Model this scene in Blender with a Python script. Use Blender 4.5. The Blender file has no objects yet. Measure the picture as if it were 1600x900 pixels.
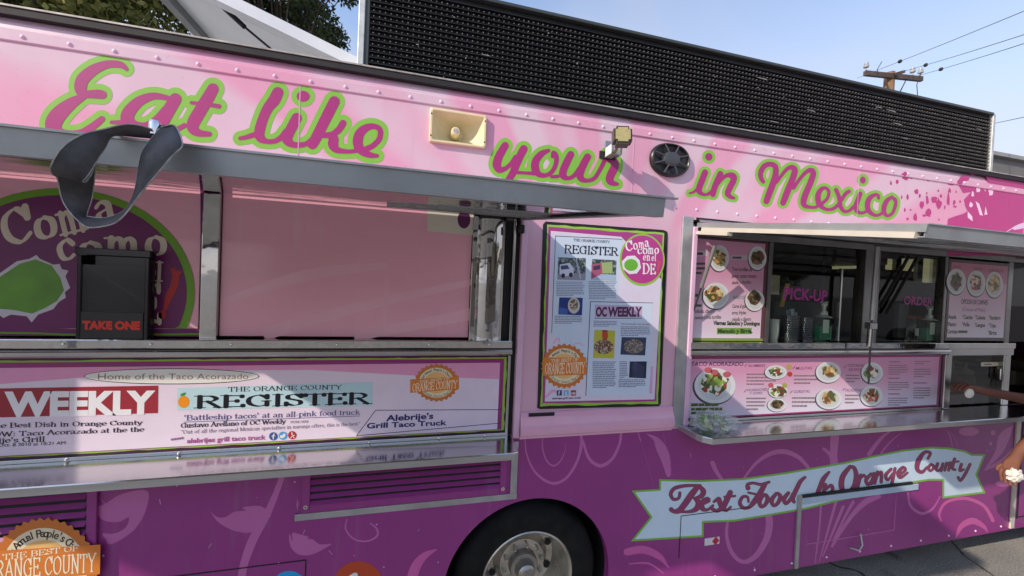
import bpy, bmesh, math, random
import numpy as np
from mathutils import Vector, Matrix, Euler

# ---------------------------------------------------------------- camera, sky, sun, exposure
scene = bpy.context.scene
COL = scene.collection
RT = Vector((0.97043398, -0.23751503, 0.04294758))      # camera right
UP = Vector((-0.03749359, 0.02743471, 0.9989202))       # camera up
FW = Vector((0.23843682, 0.97099637, -0.01771828))      # camera forward
CAM = Vector((0.0, -1.95, 2.11))
FPX = 580.0                                              # focal length in photo pixels (1600 wide)
cam_d = bpy.data.cameras.new('camera')
cam_o = bpy.data.objects.new('camera', cam_d)
COL.objects.link(cam_o)
m3 = Matrix((RT, UP, -FW)).transposed()
cam_o.matrix_world = Matrix.Translation(CAM) @ m3.to_4x4()
cam_d.sensor_fit = 'HORIZONTAL'
cam_d.sensor_width = 36.0
cam_d.lens = 36.0 * FPX / 1600.0
cam_d.clip_start = 0.05
cam_d.clip_end = 2000.0
scene.camera = cam_o

SUN_DIR = Vector((2.35, 1.0, -1.58)).normalized()        # the way the light travels
world = bpy.data.worlds.new('World')
scene.world = world
world.use_nodes = True
wn, wl = world.node_tree.nodes, world.node_tree.links
bg = wn['Background']
sky = wn.new('ShaderNodeTexSky')
sky.sky_type = 'NISHITA'
sky.sun_disc = False
sky.sun_elevation = math.asin(-SUN_DIR.z)
sky.sun_rotation = math.atan2(-SUN_DIR.x, -SUN_DIR.y)
sky.air_density = 1.0
sky.dust_density = 0.5
sky.ozone_density = 2.2
tc = wn.new('ShaderNodeTexCoord')
mp = wn.new('ShaderNodeMapping')
mp.inputs['Scale'].default_value = (1.0, 1.0, 2.6)
wl.new(tc.outputs['Generated'], mp.inputs['Vector'])
nz = wn.new('ShaderNodeTexNoise')
nz.inputs['Scale'].default_value = 1.1
nz.inputs['Detail'].default_value = 6.0
nz.inputs['Roughness'].default_value = 0.45
nz.inputs['Distortion'].default_value = 0.5
wl.new(mp.outputs['Vector'], nz.inputs['Vector'])
cr = wn.new('ShaderNodeValToRGB')
cr.color_ramp.elements[0].position = 0.40
cr.color_ramp.elements[0].color = (0.0, 0.0, 0.0, 1)
cr.color_ramp.elements[1].position = 0.66
cr.color_ramp.elements[1].color = (0.45, 0.45, 0.45, 1)
wl.new(nz.outputs['Fac'], cr.inputs['Fac'])
mx = wn.new('ShaderNodeMixRGB')
mx.inputs['Color2'].default_value = (2.45, 2.45, 2.75, 1)   # thin white cloud, in the sky's own units
sx = wn.new('ShaderNodeSeparateXYZ'); wl.new(tc.outputs['Generated'], sx.inputs[0])
hz_ = wn.new('ShaderNodeMapRange'); hz_.interpolation_type = 'SMOOTHSTEP'          # pale haze thickening towards the horizon, all the way round
hz_.inputs['From Min'].default_value = 0.60; hz_.inputs['From Max'].default_value = 0.20; hz_.inputs['To Min'].default_value = 0.03; hz_.inputs['To Max'].default_value = 0.80
wl.new(sx.outputs['Z'], hz_.inputs['Value'])
am = wn.new('ShaderNodeMath'); am.operation = 'ADD'; am.use_clamp = True
wl.new(cr.outputs['Color'], am.inputs[0]); wl.new(hz_.outputs[0], am.inputs[1]); wl.new(am.outputs[0], mx.inputs['Fac'])
wl.new(sky.outputs['Color'], mx.inputs['Color1'])
wl.new(mx.outputs['Color'], bg.inputs['Color'])
bg.inputs['Strength'].default_value = 0.15

sun_d = bpy.data.lights.new('sun', 'SUN')
sun_d.energy = 2.35
sun_d.angle = math.radians(0.55)
sun_d.color = (1.0, 0.88, 0.74)
sun_o = bpy.data.objects.new('sun', sun_d)
sun_o.rotation_euler = SUN_DIR.to_track_quat('-Z', 'Y').to_euler()
sun_o.location = (-12, -6, 10)
COL.objects.link(sun_o)

scene.view_settings.view_transform = 'Standard'
scene.view_settings.look = 'None'
scene.view_settings.exposure = 1.03
scene.view_settings.gamma = 1.0
scene.view_settings.use_curve_mapping = False
scene.render.engine = 'CYCLES'
scene.cycles.max_bounces = 8
scene.cycles.transparent_max_bounces = 12
scene.cycles.sample_clamp_indirect = 6.0

random.seed(11)
RNG = np.random.default_rng(5)

# ---------------------------------------------------------------- helpers: measuring
def W(x, y, Y=0.0):
    """the point at depth Y (metres behind the truck's side) seen at photo pixel x, y"""
    d = RT * ((x - 800.0) / FPX) - UP * ((y - 450.0) / FPX) + FW
    t = (Y - CAM.y) / d.y
    return CAM + d * t
def at(x, y, dist):
    d = RT * ((x - 800.0) / FPX) - UP * ((y - 450.0) / FPX) + FW
    return CAM + d.normalized() * dist

# ---------------------------------------------------------------- helpers: materials
MATS = {}
def srgb(r, g, b):
    f = lambda c: (c / 255.0) / 12.92 if c / 255.0 <= 0.04045 else (((c / 255.0) + 0.055) / 1.055) ** 2.4
    return (f(r), f(g), f(b))
def mat(name, col, rough=0.5, metal=0.0, var=0.06, vscale=6.0, bump=0.0, bscale=40.0, stretch=None, spec=0.5,
        emit=None, trans=0.0, rvar=0.0):
    if name in MATS: return MATS[name]
    m = bpy.data.materials.new(name)
    m.use_nodes = True
    n, l = m.node_tree.nodes, m.node_tree.links
    b = n['Principled BSDF']
    b.inputs['Roughness'].default_value = rough
    b.inputs['Metallic'].default_value = metal
    b.inputs['Specular IOR Level'].default_value = spec
    co = n.new('ShaderNodeTexCoord')
    mpp = n.new('ShaderNodeMapping')
    if stretch: mpp.inputs['Scale'].default_value = stretch
    l.new(co.outputs['Object'], mpp.inputs['Vector'])
    t = n.new('ShaderNodeTexNoise')
    t.inputs['Scale'].default_value = vscale
    t.inputs['Detail'].default_value = 6
    t.inputs['Roughness'].default_value = 0.6
    l.new(mpp.outputs['Vector'], t.inputs['Vector'])
    if var > 0:
        r = n.new('ShaderNodeValToRGB')
        r.color_ramp.elements[0].position = 0.25
        r.color_ramp.elements[1].position = 0.75
        r.color_ramp.elements[0].color = tuple(max(0, c * (1 - var * 2)) for c in col) + (1,)
        r.color_ramp.elements[1].color = tuple(min(1, c * (1 + var * 1.2)) for c in col) + (1,)
        l.new(t.outputs['Fac'], r.inputs['Fac'])
        l.new(r.outputs['Color'], b.inputs['Base Color'])
    else:
        b.inputs['Base Color'].default_value = tuple(col) + (1,)
    if rvar > 0:
        mr = n.new('ShaderNodeMapRange')
        mr.inputs['To Min'].default_value = max(0.02, rough - rvar)
        mr.inputs['To Max'].default_value = min(1, rough + rvar)
        l.new(t.outputs['Fac'], mr.inputs['Value'])
        l.new(mr.outputs['Result'], b.inputs['Roughness'])
    if bump > 0:
        t2 = n.new('ShaderNodeTexNoise')
        t2.inputs['Scale'].default_value = bscale
        t2.inputs['Detail'].default_value = 4
        l.new(mpp.outputs['Vector'], t2.inputs['Vector'])
        bp = n.new('ShaderNodeBump')
        bp.inputs['Strength'].default_value = 1.0
        bp.inputs['Distance'].default_value = bump
        l.new(t2.outputs['Fac'], bp.inputs['Height'])
        l.new(bp.outputs['Normal'], b.inputs['Normal'])
    if emit:
        b.inputs['Emission Color'].default_value = tuple(emit[:3]) + (1,)
        b.inputs['Emission Strength'].default_value = emit[3]
    if trans: b.inputs['Transmission Weight'].default_value = trans
    MATS[name] = m
    return m
def ink(r, g, b, rough=0.38):
    """a flat printed colour given as the photo's own 0-255 values of the print"""
    return mat('print_%d_%d_%d' % (r, g, b), srgb(r, g, b), rough, var=0.025, vscale=9, spec=0.4)

def grime_or_reflections(m, amount=0.5, col=(0.30, 0.26, 0.27)):
    """runs of road film and hairline scratches, or painted reflections on the shutter vinyl"""
    n, l = m.node_tree.nodes, m.node_tree.links; b = n['Principled BSDF']
    co = n.new('ShaderNodeTexCoord')
    def tex(scale, sc, lo, hi, det=8):
        mp_ = n.new('ShaderNodeMapping'); mp_.inputs['Scale'].default_value = sc; l.new(co.outputs['Object'], mp_.inputs['Vector'])
        t = n.new('ShaderNodeTexNoise'); t.inputs['Scale'].default_value = scale; t.inputs['Detail'].default_value = det; l.new(mp_.outputs[0], t.inputs['Vector'])
        r = n.new('ShaderNodeMapRange'); r.inputs['From Min'].default_value = lo; r.inputs['From Max'].default_value = hi; r.clamp = True; l.new(t.outputs['Fac'], r.inputs['Value'])
        return r.outputs[0]
    runs = tex(7.0, (3.0, 1, .22), .56, .80); blot = tex(1.3, (1, 1, 1), .35, .75)
    fine = tex(60.0, (1, 1, 1), .62, .80, 3)
    mu = n.new('ShaderNodeMath'); mu.operation = 'MULTIPLY'; l.new(runs, mu.inputs[0]); l.new(blot, mu.inputs[1])
    ad = n.new('ShaderNodeMath'); ad.operation = 'MULTIPLY_ADD'; l.new(fine, ad.inputs[0]); ad.inputs[1].default_value = .35; l.new(mu.outputs[0], ad.inputs[2])
    sc_ = n.new('ShaderNodeMath'); sc_.operation = 'MULTIPLY'; sc_.use_clamp = True; l.new(ad.outputs[0], sc_.inputs[0]); sc_.inputs[1].default_value = amount
    src = b.inputs['Base Color'].links[0].from_socket
    mi = n.new('ShaderNodeMixRGB'); l.new(sc_.outputs[0], mi.inputs[0]); l.new(src, mi.inputs[1]); mi.inputs[2].default_value = col + (1,)
    l.new(mi.outputs[0], b.inputs['Base Color'])
    r0 = b.inputs['Roughness'].default_value
    rr_ = n.new('ShaderNodeMapRange'); rr_.inputs['To Min'].default_value = r0; rr_.inputs['To Max'].default_value = min(1, r0 + .35); l.new(ad.outputs[0], rr_.inputs['Value']); l.new(rr_.outputs[0], b.inputs['Roughness'])
    return m
# pink vinyl wrap with pale rays printed from one centre
def mat_wrap():
    m = bpy.data.materials.new('pink_wrap'); m.use_nodes = True
    n, l = m.node_tree.nodes, m.node_tree.links
    b = n['Principled BSDF']; b.inputs['Roughness'].default_value = 0.32
    co = n.new('ShaderNodeTexCoord'); sp = n.new('ShaderNodeSeparateXYZ')
    l.new(co.outputs['Object'], sp.inputs[0])
    def math_(op, a, bb):
        q = n.new('ShaderNodeMath'); q.operation = op
        for i, v in enumerate((a, bb)):
            if v is None: continue
            if isinstance(v, (int, float)): q.inputs[i].default_value = v
            else: l.new(v, q.inputs[i])
        return q.outputs[0]
    dx = math_('SUBTRACT', sp.outputs['X'], 1.05); dz = math_('SUBTRACT', sp.outputs['Z'], 1.75)
    an = math_('ARCTAN2', dz, dx)
    s1 = math_('SINE', math_('MULTIPLY', an, 17.0), None)
    s2 = math_('SINE', math_('MULTIPLY', an, 29.0), None)
    sm = math_('ADD', math_('MULTIPLY', s1, 0.55), math_('MULTIPLY', s2, 0.45))
    t = n.new('ShaderNodeTexNoise'); t.inputs['Scale'].default_value = 2.2; t.inputs['Detail'].default_value = 3
    l.new(co.outputs['Object'], t.inputs['Vector'])
    sm2 = math_('ADD', sm, math_('MULTIPLY', math_('SUBTRACT', t.outputs['Fac'], 0.5), 1.4))
    r = n.new('ShaderNodeValToRGB')
    r.color_ramp.elements[0].position = 0.40; r.color_ramp.elements[1].position = 0.62
    r.color_ramp.elements[0].color = srgb(220, 158, 184) + (1,)
    r.color_ramp.elements[1].color = srgb(215, 187, 200) + (1,)
    dist = math_('SQRT', math_('ADD', math_('MULTIPLY', dx, dx), math_('MULTIPLY', dz, dz)), None)
    fade = n.new('ShaderNodeMapRange'); fade.inputs['From Min'].default_value = 0.75; fade.inputs['From Max'].default_value = 1.15
    l.new(dist, fade.inputs['Value'])
    l.new(math_('ADD', math_('MULTIPLY', math_('MULTIPLY', sm2, fade.outputs[0]), 0.36), 0.5), r.inputs['Fac'])
    # fine dirt
    t3 = n.new('ShaderNodeTexNoise'); t3.inputs['Scale'].default_value = 55; t3.inputs['Detail'].default_value = 8
    l.new(co.outputs['Object'], t3.inputs['Vector'])
    r3 = n.new('ShaderNodeValToRGB')
    r3.color_ramp.elements[0].position = 0.23; r3.color_ramp.elements[0].color = (0.72, 0.70, 0.72, 1)
    r3.color_ramp.elements[1].position = 0.36; r3.color_ramp.elements[1].color = (1, 1, 1, 1)
    l.new(t3.outputs['Fac'], r3.inputs['Fac'])
    mxx = n.new('ShaderNodeMixRGB'); mxx.blend_type = 'MULTIPLY'; mxx.inputs[0].default_value = 0.8
    l.new(r.outputs[0], mxx.inputs[1]); l.new(r3.outputs[0], mxx.inputs[2])
    l.new(mxx.outputs[0], b.inputs['Base Color'])
    t4 = n.new('ShaderNodeTexNoise'); t4.inputs['Scale'].default_value = 3.0
    l.new(co.outputs['Object'], t4.inputs['Vector'])
    bp = n.new('ShaderNodeBump'); bp.inputs['Distance'].default_value = 0.004
    l.new(t4.outputs['Fac'], bp.inputs['Height']); l.new(bp.outputs[0], b.inputs['Normal'])
    MATS['pink_wrap'] = m
    return m
def mat_glass(name='window_glass', tint=(0.86, 0.9, 0.88), boost=1.0):
    m = bpy.data.materials.new(name); m.use_nodes = True
    n, l = m.node_tree.nodes, m.node_tree.links
    n.remove(n['Principled BSDF'])
    tr = n.new('ShaderNodeBsdfTransparent'); tr.inputs[0].default_value = tint + (1,)
    gl = n.new('ShaderNodeBsdfGlossy'); gl.inputs['Roughness'].default_value = 0.02
    fr = n.new('ShaderNodeFresnel'); fr.inputs['IOR'].default_value = 1.5 * boost
    mi = n.new('ShaderNodeMixShader')
    ge = n.new('ShaderNodeNewGeometry'); su = n.new('ShaderNodeMath'); su.operation = 'SUBTRACT'; su.inputs[0].default_value = 1.0
    l.new(ge.outputs['Backfacing'], su.inputs[1])
    m0 = n.new('ShaderNodeMath'); m0.operation = 'MULTIPLY'; m0.inputs[1].default_value = 0.5; l.new(fr.outputs[0], m0.inputs[0])   # one lightly coated surface
    mu = n.new('ShaderNodeMath'); mu.operation = 'MULTIPLY'; l.new(m0.outputs[0], mu.inputs[0]); l.new(su.outputs[0], mu.inputs[1])
    l.new(mu.outputs[0], mi.inputs[0]); l.new(tr.outputs[0], mi.inputs[1]); l.new(gl.outputs[0], mi.inputs[2])
    l.new(mi.outputs[0], n['Material Output'].inputs['Surface'])
    MATS[name] = m
    return m
def mat_food(name, cols, scale=60):
    if name in MATS: return MATS[name]
    m = bpy.data.materials.new(name); m.use_nodes = True
    n, l = m.node_tree.nodes, m.node_tree.links
    b = n['Principled BSDF']; b.inputs['Roughness'].default_value = 0.4
    co = n.new('ShaderNodeTexCoord')
    v = n.new('ShaderNodeTexVoronoi'); v.inputs['Scale'].default_value = scale
    t = n.new('ShaderNodeTexNoise'); t.inputs['Scale'].default_value = scale * 0.7
    l.new(co.outputs['Object'], t.inputs['Vector'])
    ad = n.new('ShaderNodeMixRGB'); ad.inputs[0].default_value = 0.04
    l.new(co.outputs['Object'], ad.inputs[1]); l.new(t.outputs['Color'], ad.inputs[2])
    l.new(ad.outputs[0], v.inputs['Vector'])
    sp = n.new('ShaderNodeSeparateColor'); l.new(v.outputs['Color'], sp.inputs[0])
    r = n.new('ShaderNodeValToRGB'); r.color_ramp.interpolation = 'CONSTANT'
    el = r.color_ramp.elements
    for i, c in enumerate(cols):
        e = el[0] if i == 0 else (el[1] if i == 1 else el.new(i / len(cols)))
        e.position = i / len(cols); e.color = srgb(*c) + (1,)
    l.new(sp.outputs[0], r.inputs['Fac']); l.new(r.outputs[0], b.inputs['Base Color'])
    MATS[name] = m
    return m

# ---------------------------------------------------------------- helpers: objects
def tag(o, label=None, cat=None, group=None, kind=None):
    if label: o['label'] = label
    if cat: o['category'] = cat
    if group: o['group'] = group
    if kind: o['kind'] = kind
    return o
def empty(name, loc=(0, 0, 0)):
    o = bpy.data.objects.new(name, None); o.empty_display_size = 0.2
    o.location = loc; COL.objects.link(o)
    return o
def link(name, me, m=None, parent=None, smooth=False):
    o = bpy.data.objects.new(name, me)
    if m is not None:
        me.materials.clear()
        for q in (m if isinstance(m, (list, tuple)) else [m]): me.materials.append(q)
    if smooth: me.polygons.foreach_set('use_smooth', [True] * len(me.polygons))
    COL.objects.link(o)
    if parent is not None:
        o.parent = parent
        p, base = parent, Vector((0, 0, 0))
        while p is not None: base += p.location; p = p.parent
        o.location = -base            # meshes are written in world metres
    return o
def mesh(name, V, F):
    me = bpy.data.meshes.new(name)
    me.from_pydata([tuple(v) for v in V], [], F); me.update()
    return me
class MB:
    """collects shapes, then becomes one mesh object"""
    def __init__(s): s.V = []; s.F = []
    def add(s, V, F):
        b = len(s.V); s.V += [tuple(v) for v in V]; s.F += [tuple(i + b for i in f) for f in F]; return s
    def box(s, x0, x1, y0, y1, z0, z1, bev=0.0):
        if bev <= 0:
            V = [(x, y, z) for x in (x0, x1) for y in (y0, y1) for z in (z0, z1)]
            F = [(0, 1, 3, 2), (4, 6, 7, 5), (0, 4, 5, 1), (2, 3, 7, 6), (0, 2, 6, 4), (1, 5, 7, 3)]
            return s.add(V, F)
        bm = bmesh.new(); bmesh.ops.create_cube(bm, size=1)
        bmesh.ops.scale(bm, vec=(x1 - x0, y1 - y0, z1 - z0), verts=bm.verts)
        bmesh.ops.translate(bm, vec=((x0 + x1) / 2, (y0 + y1) / 2, (z0 + z1) / 2), verts=bm.verts)
        bmesh.ops.bevel(bm, geom=bm.edges[:] , offset=bev, segments=2, affect='EDGES', profile=0.5)
        return s.bm(bm)
    def bm(s, bm):
        bm.verts.ensure_lookup_table()
        for i, v in enumerate(bm.verts): v.index = i
        s.add([v.co[:] for v in bm.verts], [[v.index for v in f.verts] for f in bm.faces]); bm.free(); return s
    def tube(s, pts, r, n=8, cap=True):
        pts = [Vector(p) for p in pts]
        rr = r if isinstance(r, (list, tuple)) else [r] * len(pts)
        V = []; F = []; prev = None
        for i, p in enumerate(pts):
            d = (pts[min(i + 1, len(pts) - 1)] - pts[max(i - 1, 0)]).normalized()
            if prev is None:
                a = d.orthogonal().normalized()
            else:
                a = (prev - d * prev.dot(d)).normalized()
            prev = a; b = d.cross(a)
            for k in range(n):
                t = 2 * math.pi * k / n
                V.append(p + (a * math.cos(t) + b * math.sin(t)) * rr[i])
        for i in range(len(pts) - 1):
            for k in range(n):
                k2 = (k + 1) % n
                F.append((i * n + k, i * n + k2, (i + 1) * n + k2, (i + 1) * n + k))
        if cap:
            F.append(tuple(range(n))[::-1]); F.append(tuple((len(pts) - 1) * n + k for k in range(n)))
        return s.add(V, F)
    def lathe(s, prof, c, axis='Z', n=32, closed=False):
        """prof: (radius, height) pairs turned about axis through c"""
        V = []; F = []
        for (r, h) in prof:
            for k in range(n):
                t = 2 * math.pi * k / n
                a, b = r * math.cos(t), r * math.sin(t)
                V.append((c[0] + a, c[1] + b, c[2] + h) if axis == 'Z' else (c[0] + a, c[1] + h, c[2] + b))
        for i in range(len(prof) - 1):
            for k in range(n):
                k2 = (k + 1) % n
                F.append((i * n + k, i * n + k2, (i + 1) * n + k2, (i + 1) * n + k))
        return s.add(V, F)
    def build(s, name, m, parent=None, smooth=False, bevel=0.0):
        me = mesh(name, s.V, s.F)
        bm = bmesh.new(); bm.from_mesh(me); bmesh.ops.recalc_face_normals(bm, faces=bm.faces); bm.to_mesh(me); bm.free()
        o = link(name, me, m, parent, smooth)
        if smooth:
            try: me.set_sharp_from_angle(angle=math.radians(40))
            except Exception: pass
        return o
def box(name, m, parent, x0, x1, y0, y1, z0, z1, bev=0.0):
    return MB().box(x0, x1, y0, y1, z0, z1, bev).build(name, m, parent)

# ---------------------------------------------------------------- helpers: flat print (outlines filled as thin sheets)
def fill2d(loops):
    """closed outlines (with holes) -> vertices, faces"""
    cu = bpy.data.curves.new('outline', 'CURVE'); cu.dimensions = '2D'; cu.fill_mode = 'BOTH'
    for lp in loops:
        if len(lp) < 3: continue
        sp = cu.splines.new('POLY'); sp.points.add(len(lp) - 1)
        sp.points.foreach_set('co', [c for (x, y) in lp for c in (x, y, 0.0, 1.0)])
        sp.use_cyclic_u = True
    ob = bpy.data.objects.new('outline', cu)
    me = bpy.data.meshes.new_from_object(ob)
    V = [v.co[:2] for v in me.vertices]; F = [tuple(p.vertices) for p in me.polygons]
    bpy.data.objects.remove(ob); bpy.data.curves.remove(cu); bpy.data.meshes.remove(me)
    return V, F
def catmull(P, step=3.0, closed=False):
    P = [tuple(map(float, p)) for p in P]; out = []; n = len(P)
    if n < 3 and not closed: return P
    rng = range(n if closed else n - 1)
    for i in rng:
        g = (lambda k: P[k % n]) if closed else (lambda k: P[min(max(k, 0), n - 1)])
        p0, p1, p2, p3 = g(i - 1), g(i), g(i + 1), g(i + 2)
        L = math.hypot(p2[0] - p1[0], p2[1] - p1[1]); k = max(2, int(L / step))
        for j in range(k):
            t = j / k; t2 = t * t; t3 = t2 * t
            out.append(tuple(0.5 * (2 * b + (c - a) * t + (2 * a - 5 * b + 4 * c - d) * t2 + (3 * b - a - 3 * c + d) * t3)
                             for a, b, c, d in zip(p0, p1, p2, p3)))
    if not closed: out.append(P[-1])
    return out
def sdf(shapes, g):
    """shapes: ('s', [(x, y, width)...]) strokes, ('p', [(x, y)...]) areas; returns field, x0, y0"""
    xs = [p[0] for k, s in shapes for p in s]; ys = [p[1] for k, s in shapes for p in s]
    wmax = max([p[2] for k, s in shapes if k == 's' for p in s] + [0]) * 0.6 + sdf.pad
    x0, x1, y0, y1 = min(xs) - wmax, max(xs) + wmax, min(ys) - wmax, max(ys) + wmax
    nx, ny = int((x1 - x0) / g) + 2, int((y1 - y0) / g) + 2
    D = np.full((ny, nx), 1e3)
    for k, s in shapes:
        if k == 's':
            for a, b in zip(s[:-1], s[1:]):
                ra, rb = a[2] / 2, b[2] / 2; m = max(ra, rb) + sdf.pad
                i0 = max(0, int((min(a[0], b[0]) - m - x0) / g)); i1 = min(nx, int((max(a[0], b[0]) + m - x0) / g) + 2)
                j0 = max(0, int((min(a[1], b[1]) - m - y0) / g)); j1 = min(ny, int((max(a[1], b[1]) + m - y0) / g) + 2)
                X = x0 + g * np.arange(i0, i1)[None, :]; Yy = y0 + g * np.arange(j0, j1)[:, None]
                dx, dy = b[0] - a[0], b[1] - a[1]; L2 = dx * dx + dy * dy + 1e-9
                t = np.clip(((X - a[0]) * dx + (Yy - a[1]) * dy) / L2, 0, 1)
                d = np.hypot(X - a[0] - t * dx, Yy - a[1] - t * dy) - (ra + t * (rb - ra))
                D[j0:j1, i0:i1] = np.minimum(D[j0:j1, i0:i1], d)
        else:
            px_, py_ = [p[0] for p in s], [p[1] for p in s]; m = sdf.pad
            i0 = max(0, int((min(px_) - m - x0) / g)); i1 = min(nx, int((max(px_) + m - x0) / g) + 2)
            j0 = max(0, int((min(py_) - m - y0) / g)); j1 = min(ny, int((max(py_) + m - y0) / g) + 2)
            X = x0 + g * np.arange(i0, i1)[None, :]; Yy = y0 + g * np.arange(j0, j1)[:, None]
            d = np.full((j1 - j0, i1 - i0), 1e6); ins = np.zeros((j1 - j0, i1 - i0), bool)
            for a, b in zip(s, list(s[1:]) + [s[0]]):
                dx, dy = b[0] - a[0], b[1] - a[1]; L2 = dx * dx + dy * dy + 1e-9
                t = np.clip(((X - a[0]) * dx + (Yy - a[1]) * dy) / L2, 0, 1)
                d = np.minimum(d, np.hypot(X - a[0] - t * dx, Yy - a[1] - t * dy))
                if abs(dy) > 1e-9:
                    c = ((a[1] > Yy) != (b[1] > Yy)) & (X < dx * (Yy - a[1]) / dy + a[0])
                    ins ^= c
            D[j0:j1, i0:i1] = np.minimum(D[j0:j1, i0:i1], np.where(ins, -d, d))
    D[0, :] = D[-1, :] = 1e3; D[:, 0] = D[:, -1] = 1e3
    return D, x0, y0
sdf.pad = 12.0
def contours(D, x0, y0, g, level=0.0):
    ins = D < level
    code = ins[:-1, :-1] * 1 + ins[:-1, 1:] * 2 + ins[1:, 1:] * 4 + ins[1:, :-1] * 8
    js, is_ = np.nonzero((code > 0) & (code < 15))
    nxt = {}
    def pt(j, i, e):          # edge key and position
        if e == 0: a, b, k = (j, i), (j, i + 1), (j, i, 0)
        elif e == 1: a, b, k = (j, i + 1), (j + 1, i + 1), (j, i + 1, 1)
        elif e == 2: a, b, k = (j + 1, i), (j + 1, i + 1), (j + 1, i, 0)
        else: a, b, k = (j, i), (j + 1, i), (j, i, 1)
        return k
    T = {1: [(3, 0)], 2: [(0, 1)], 3: [(3, 1)], 4: [(1, 2)], 5: [(3, 2), (1, 0)], 6: [(0, 2)], 7: [(3, 2)],
         8: [(2, 3)], 9: [(2, 0)], 10: [(0, 3), (2, 1)], 11: [(2, 1)], 12: [(1, 3)], 13: [(1, 0)], 14: [(0, 3)]}
    for j, i in zip(js.tolist(), is_.tolist()):
        for e0, e1 in T[int(code[j, i])]: nxt[pt(j, i, e0)] = pt(j, i, e1)
    loops = []
    while nxt:
        k0, k = nxt.popitem(); lp = [k0]
        while k != k0 and k in nxt:
            lp.append(k); k = nxt.pop(k)
        P = []
        for (j, i, ty) in lp:
            a = D[j, i]; b = D[j, i + 1] if ty == 0 else D[j + 1, i]
            t = min(max((level - a) / (b - a + 1e-12), 0.02), 0.98)
            P.append((x0 + g * (i + (t if ty == 0 else 0)), y0 + g * (j + (t if ty == 1 else 0))))
        if len(P) > 5: loops.append(P)
    return loops
def simplify(P, tol):
    n = len(P)
    if n < 8: return P
    A = np.array(P); keep = np.zeros(n, bool); h = n // 2; keep[0] = keep[h] = True
    st = [(0, h), (h, n)]
    while st:
        a, b = st.pop()
        if b - a < 2: continue
        p, q = A[a], A[b % n]; d = q - p; L = np.hypot(*d) + 1e-12
        s = A[a + 1:b] - p; e = np.abs(s[:, 0] * d[1] - s[:, 1] * d[0]) / L
        k = int(e.argmax())
        if e[k] > tol: keep[a + 1 + k] = True; st += [(a, a + 1 + k), (a + 1 + k, b)]
    return [tuple(p) for p in A[keep]]
def sheet(name, loops_px, Y, m, parent, thick=0.0):
    """loops in photo pixels on the plane at depth Y -> thin sheet (optionally with its edge thickness going back)"""
    L = [[(w.x, w.z) for w in (W(x, y, Y) for x, y in lp)] for lp in loops_px]
    return sheet_m(name, L, Y, m, parent, thick)
def sheet_m(name, loops, Y, m, parent, thick=0.0):
    V2, F = fill2d(loops)
    mb = MB(); mb.add([(x, Y, z) for x, z in V2], F)
    if thick:
        for lp in loops:
            n = len(lp)
            mb.add([(x, Y, z) for x, z in lp] + [(x, Y + thick, z) for x, z in lp],
                   [(i, (i + 1) % n, n + (i + 1) % n, n + i) for i in range(n)])
    me = mesh(name, mb.V, mb.F)
    bm = bmesh.new(); bm.from_mesh(me); bmesh.ops.remove_doubles(bm, verts=bm.verts, dist=1e-5)
    for f in bm.faces:
        f.normal_update()
        if abs(f.normal.y) > 0.9 and f.normal.y > 0: f.normal_flip()
    bm.to_mesh(me); bm.free()
    return link(name, me, m, parent)
def prep(strokes, zoom, smooth=True, step=2.0):
    x0, y0, s = zoom; out = []
    for st in strokes:
        kind = 's'
        if st and isinstance(st[0], str): kind, st = st[0], st[1]
        if kind in ('s', 'S'):
            P = [(x0 + p[0] / s, y0 + p[1] / s, p[2] / s) for p in st]
            out.append(('s', catmull(P, step) if kind == 's' and smooth else P))
        else:
            P = [(x0 + p[0] / s, y0 + p[1] / s) for p in st]
            out.append(('p', catmull(P, step, True) if kind == 'P' else P))
    return out
def inside(p, L):
    c = False
    for (x1, y1), (x2, y2) in zip(L, L[1:] + L[:1]):
        if (y1 > p[1]) != (y2 > p[1]) and p[0] < (x2 - x1) * (p[1] - y1) / (y2 - y1) + x1: c = not c
    return c
def decal(name, strokes, zoom, Y, m, parent, grow=0.0, g=0.5, tol=0.10, smooth=True, split=False):
    sdf.pad = max(2.0, abs(grow) + 2.0)
    D, x0, y0 = sdf(prep(strokes, zoom, smooth), g)
    sdf.pad = 12.0
    L = [simplify(lp, tol) for lp in contours(D, x0, y0, g, grow)]
    if not split: return sheet(name, L, Y, m, parent)
    dep = [[j for j in range(len(L)) if j != i and inside(L[i][0], L[j])] for i in range(len(L))]
    o = None
    for i in range(len(L)):
        if len(dep[i]) % 2: continue
        o = sheet(name, [L[i]] + [L[j] for j in range(len(L)) if i in dep[j] and len(dep[j]) == len(dep[i]) + 1], Y, m, parent)
    return o
def ell(cx, cy, rx, ry, n=36, rot=0.0):
    return [(cx + rx * math.cos(2 * math.pi * k / n) * math.cos(rot) - ry * math.sin(2 * math.pi * k / n) * math.sin(rot),
             cy + rx * math.cos(2 * math.pi * k / n) * math.sin(rot) + ry * math.sin(2 * math.pi * k / n) * math.cos(rot)) for k in range(n)]

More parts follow.
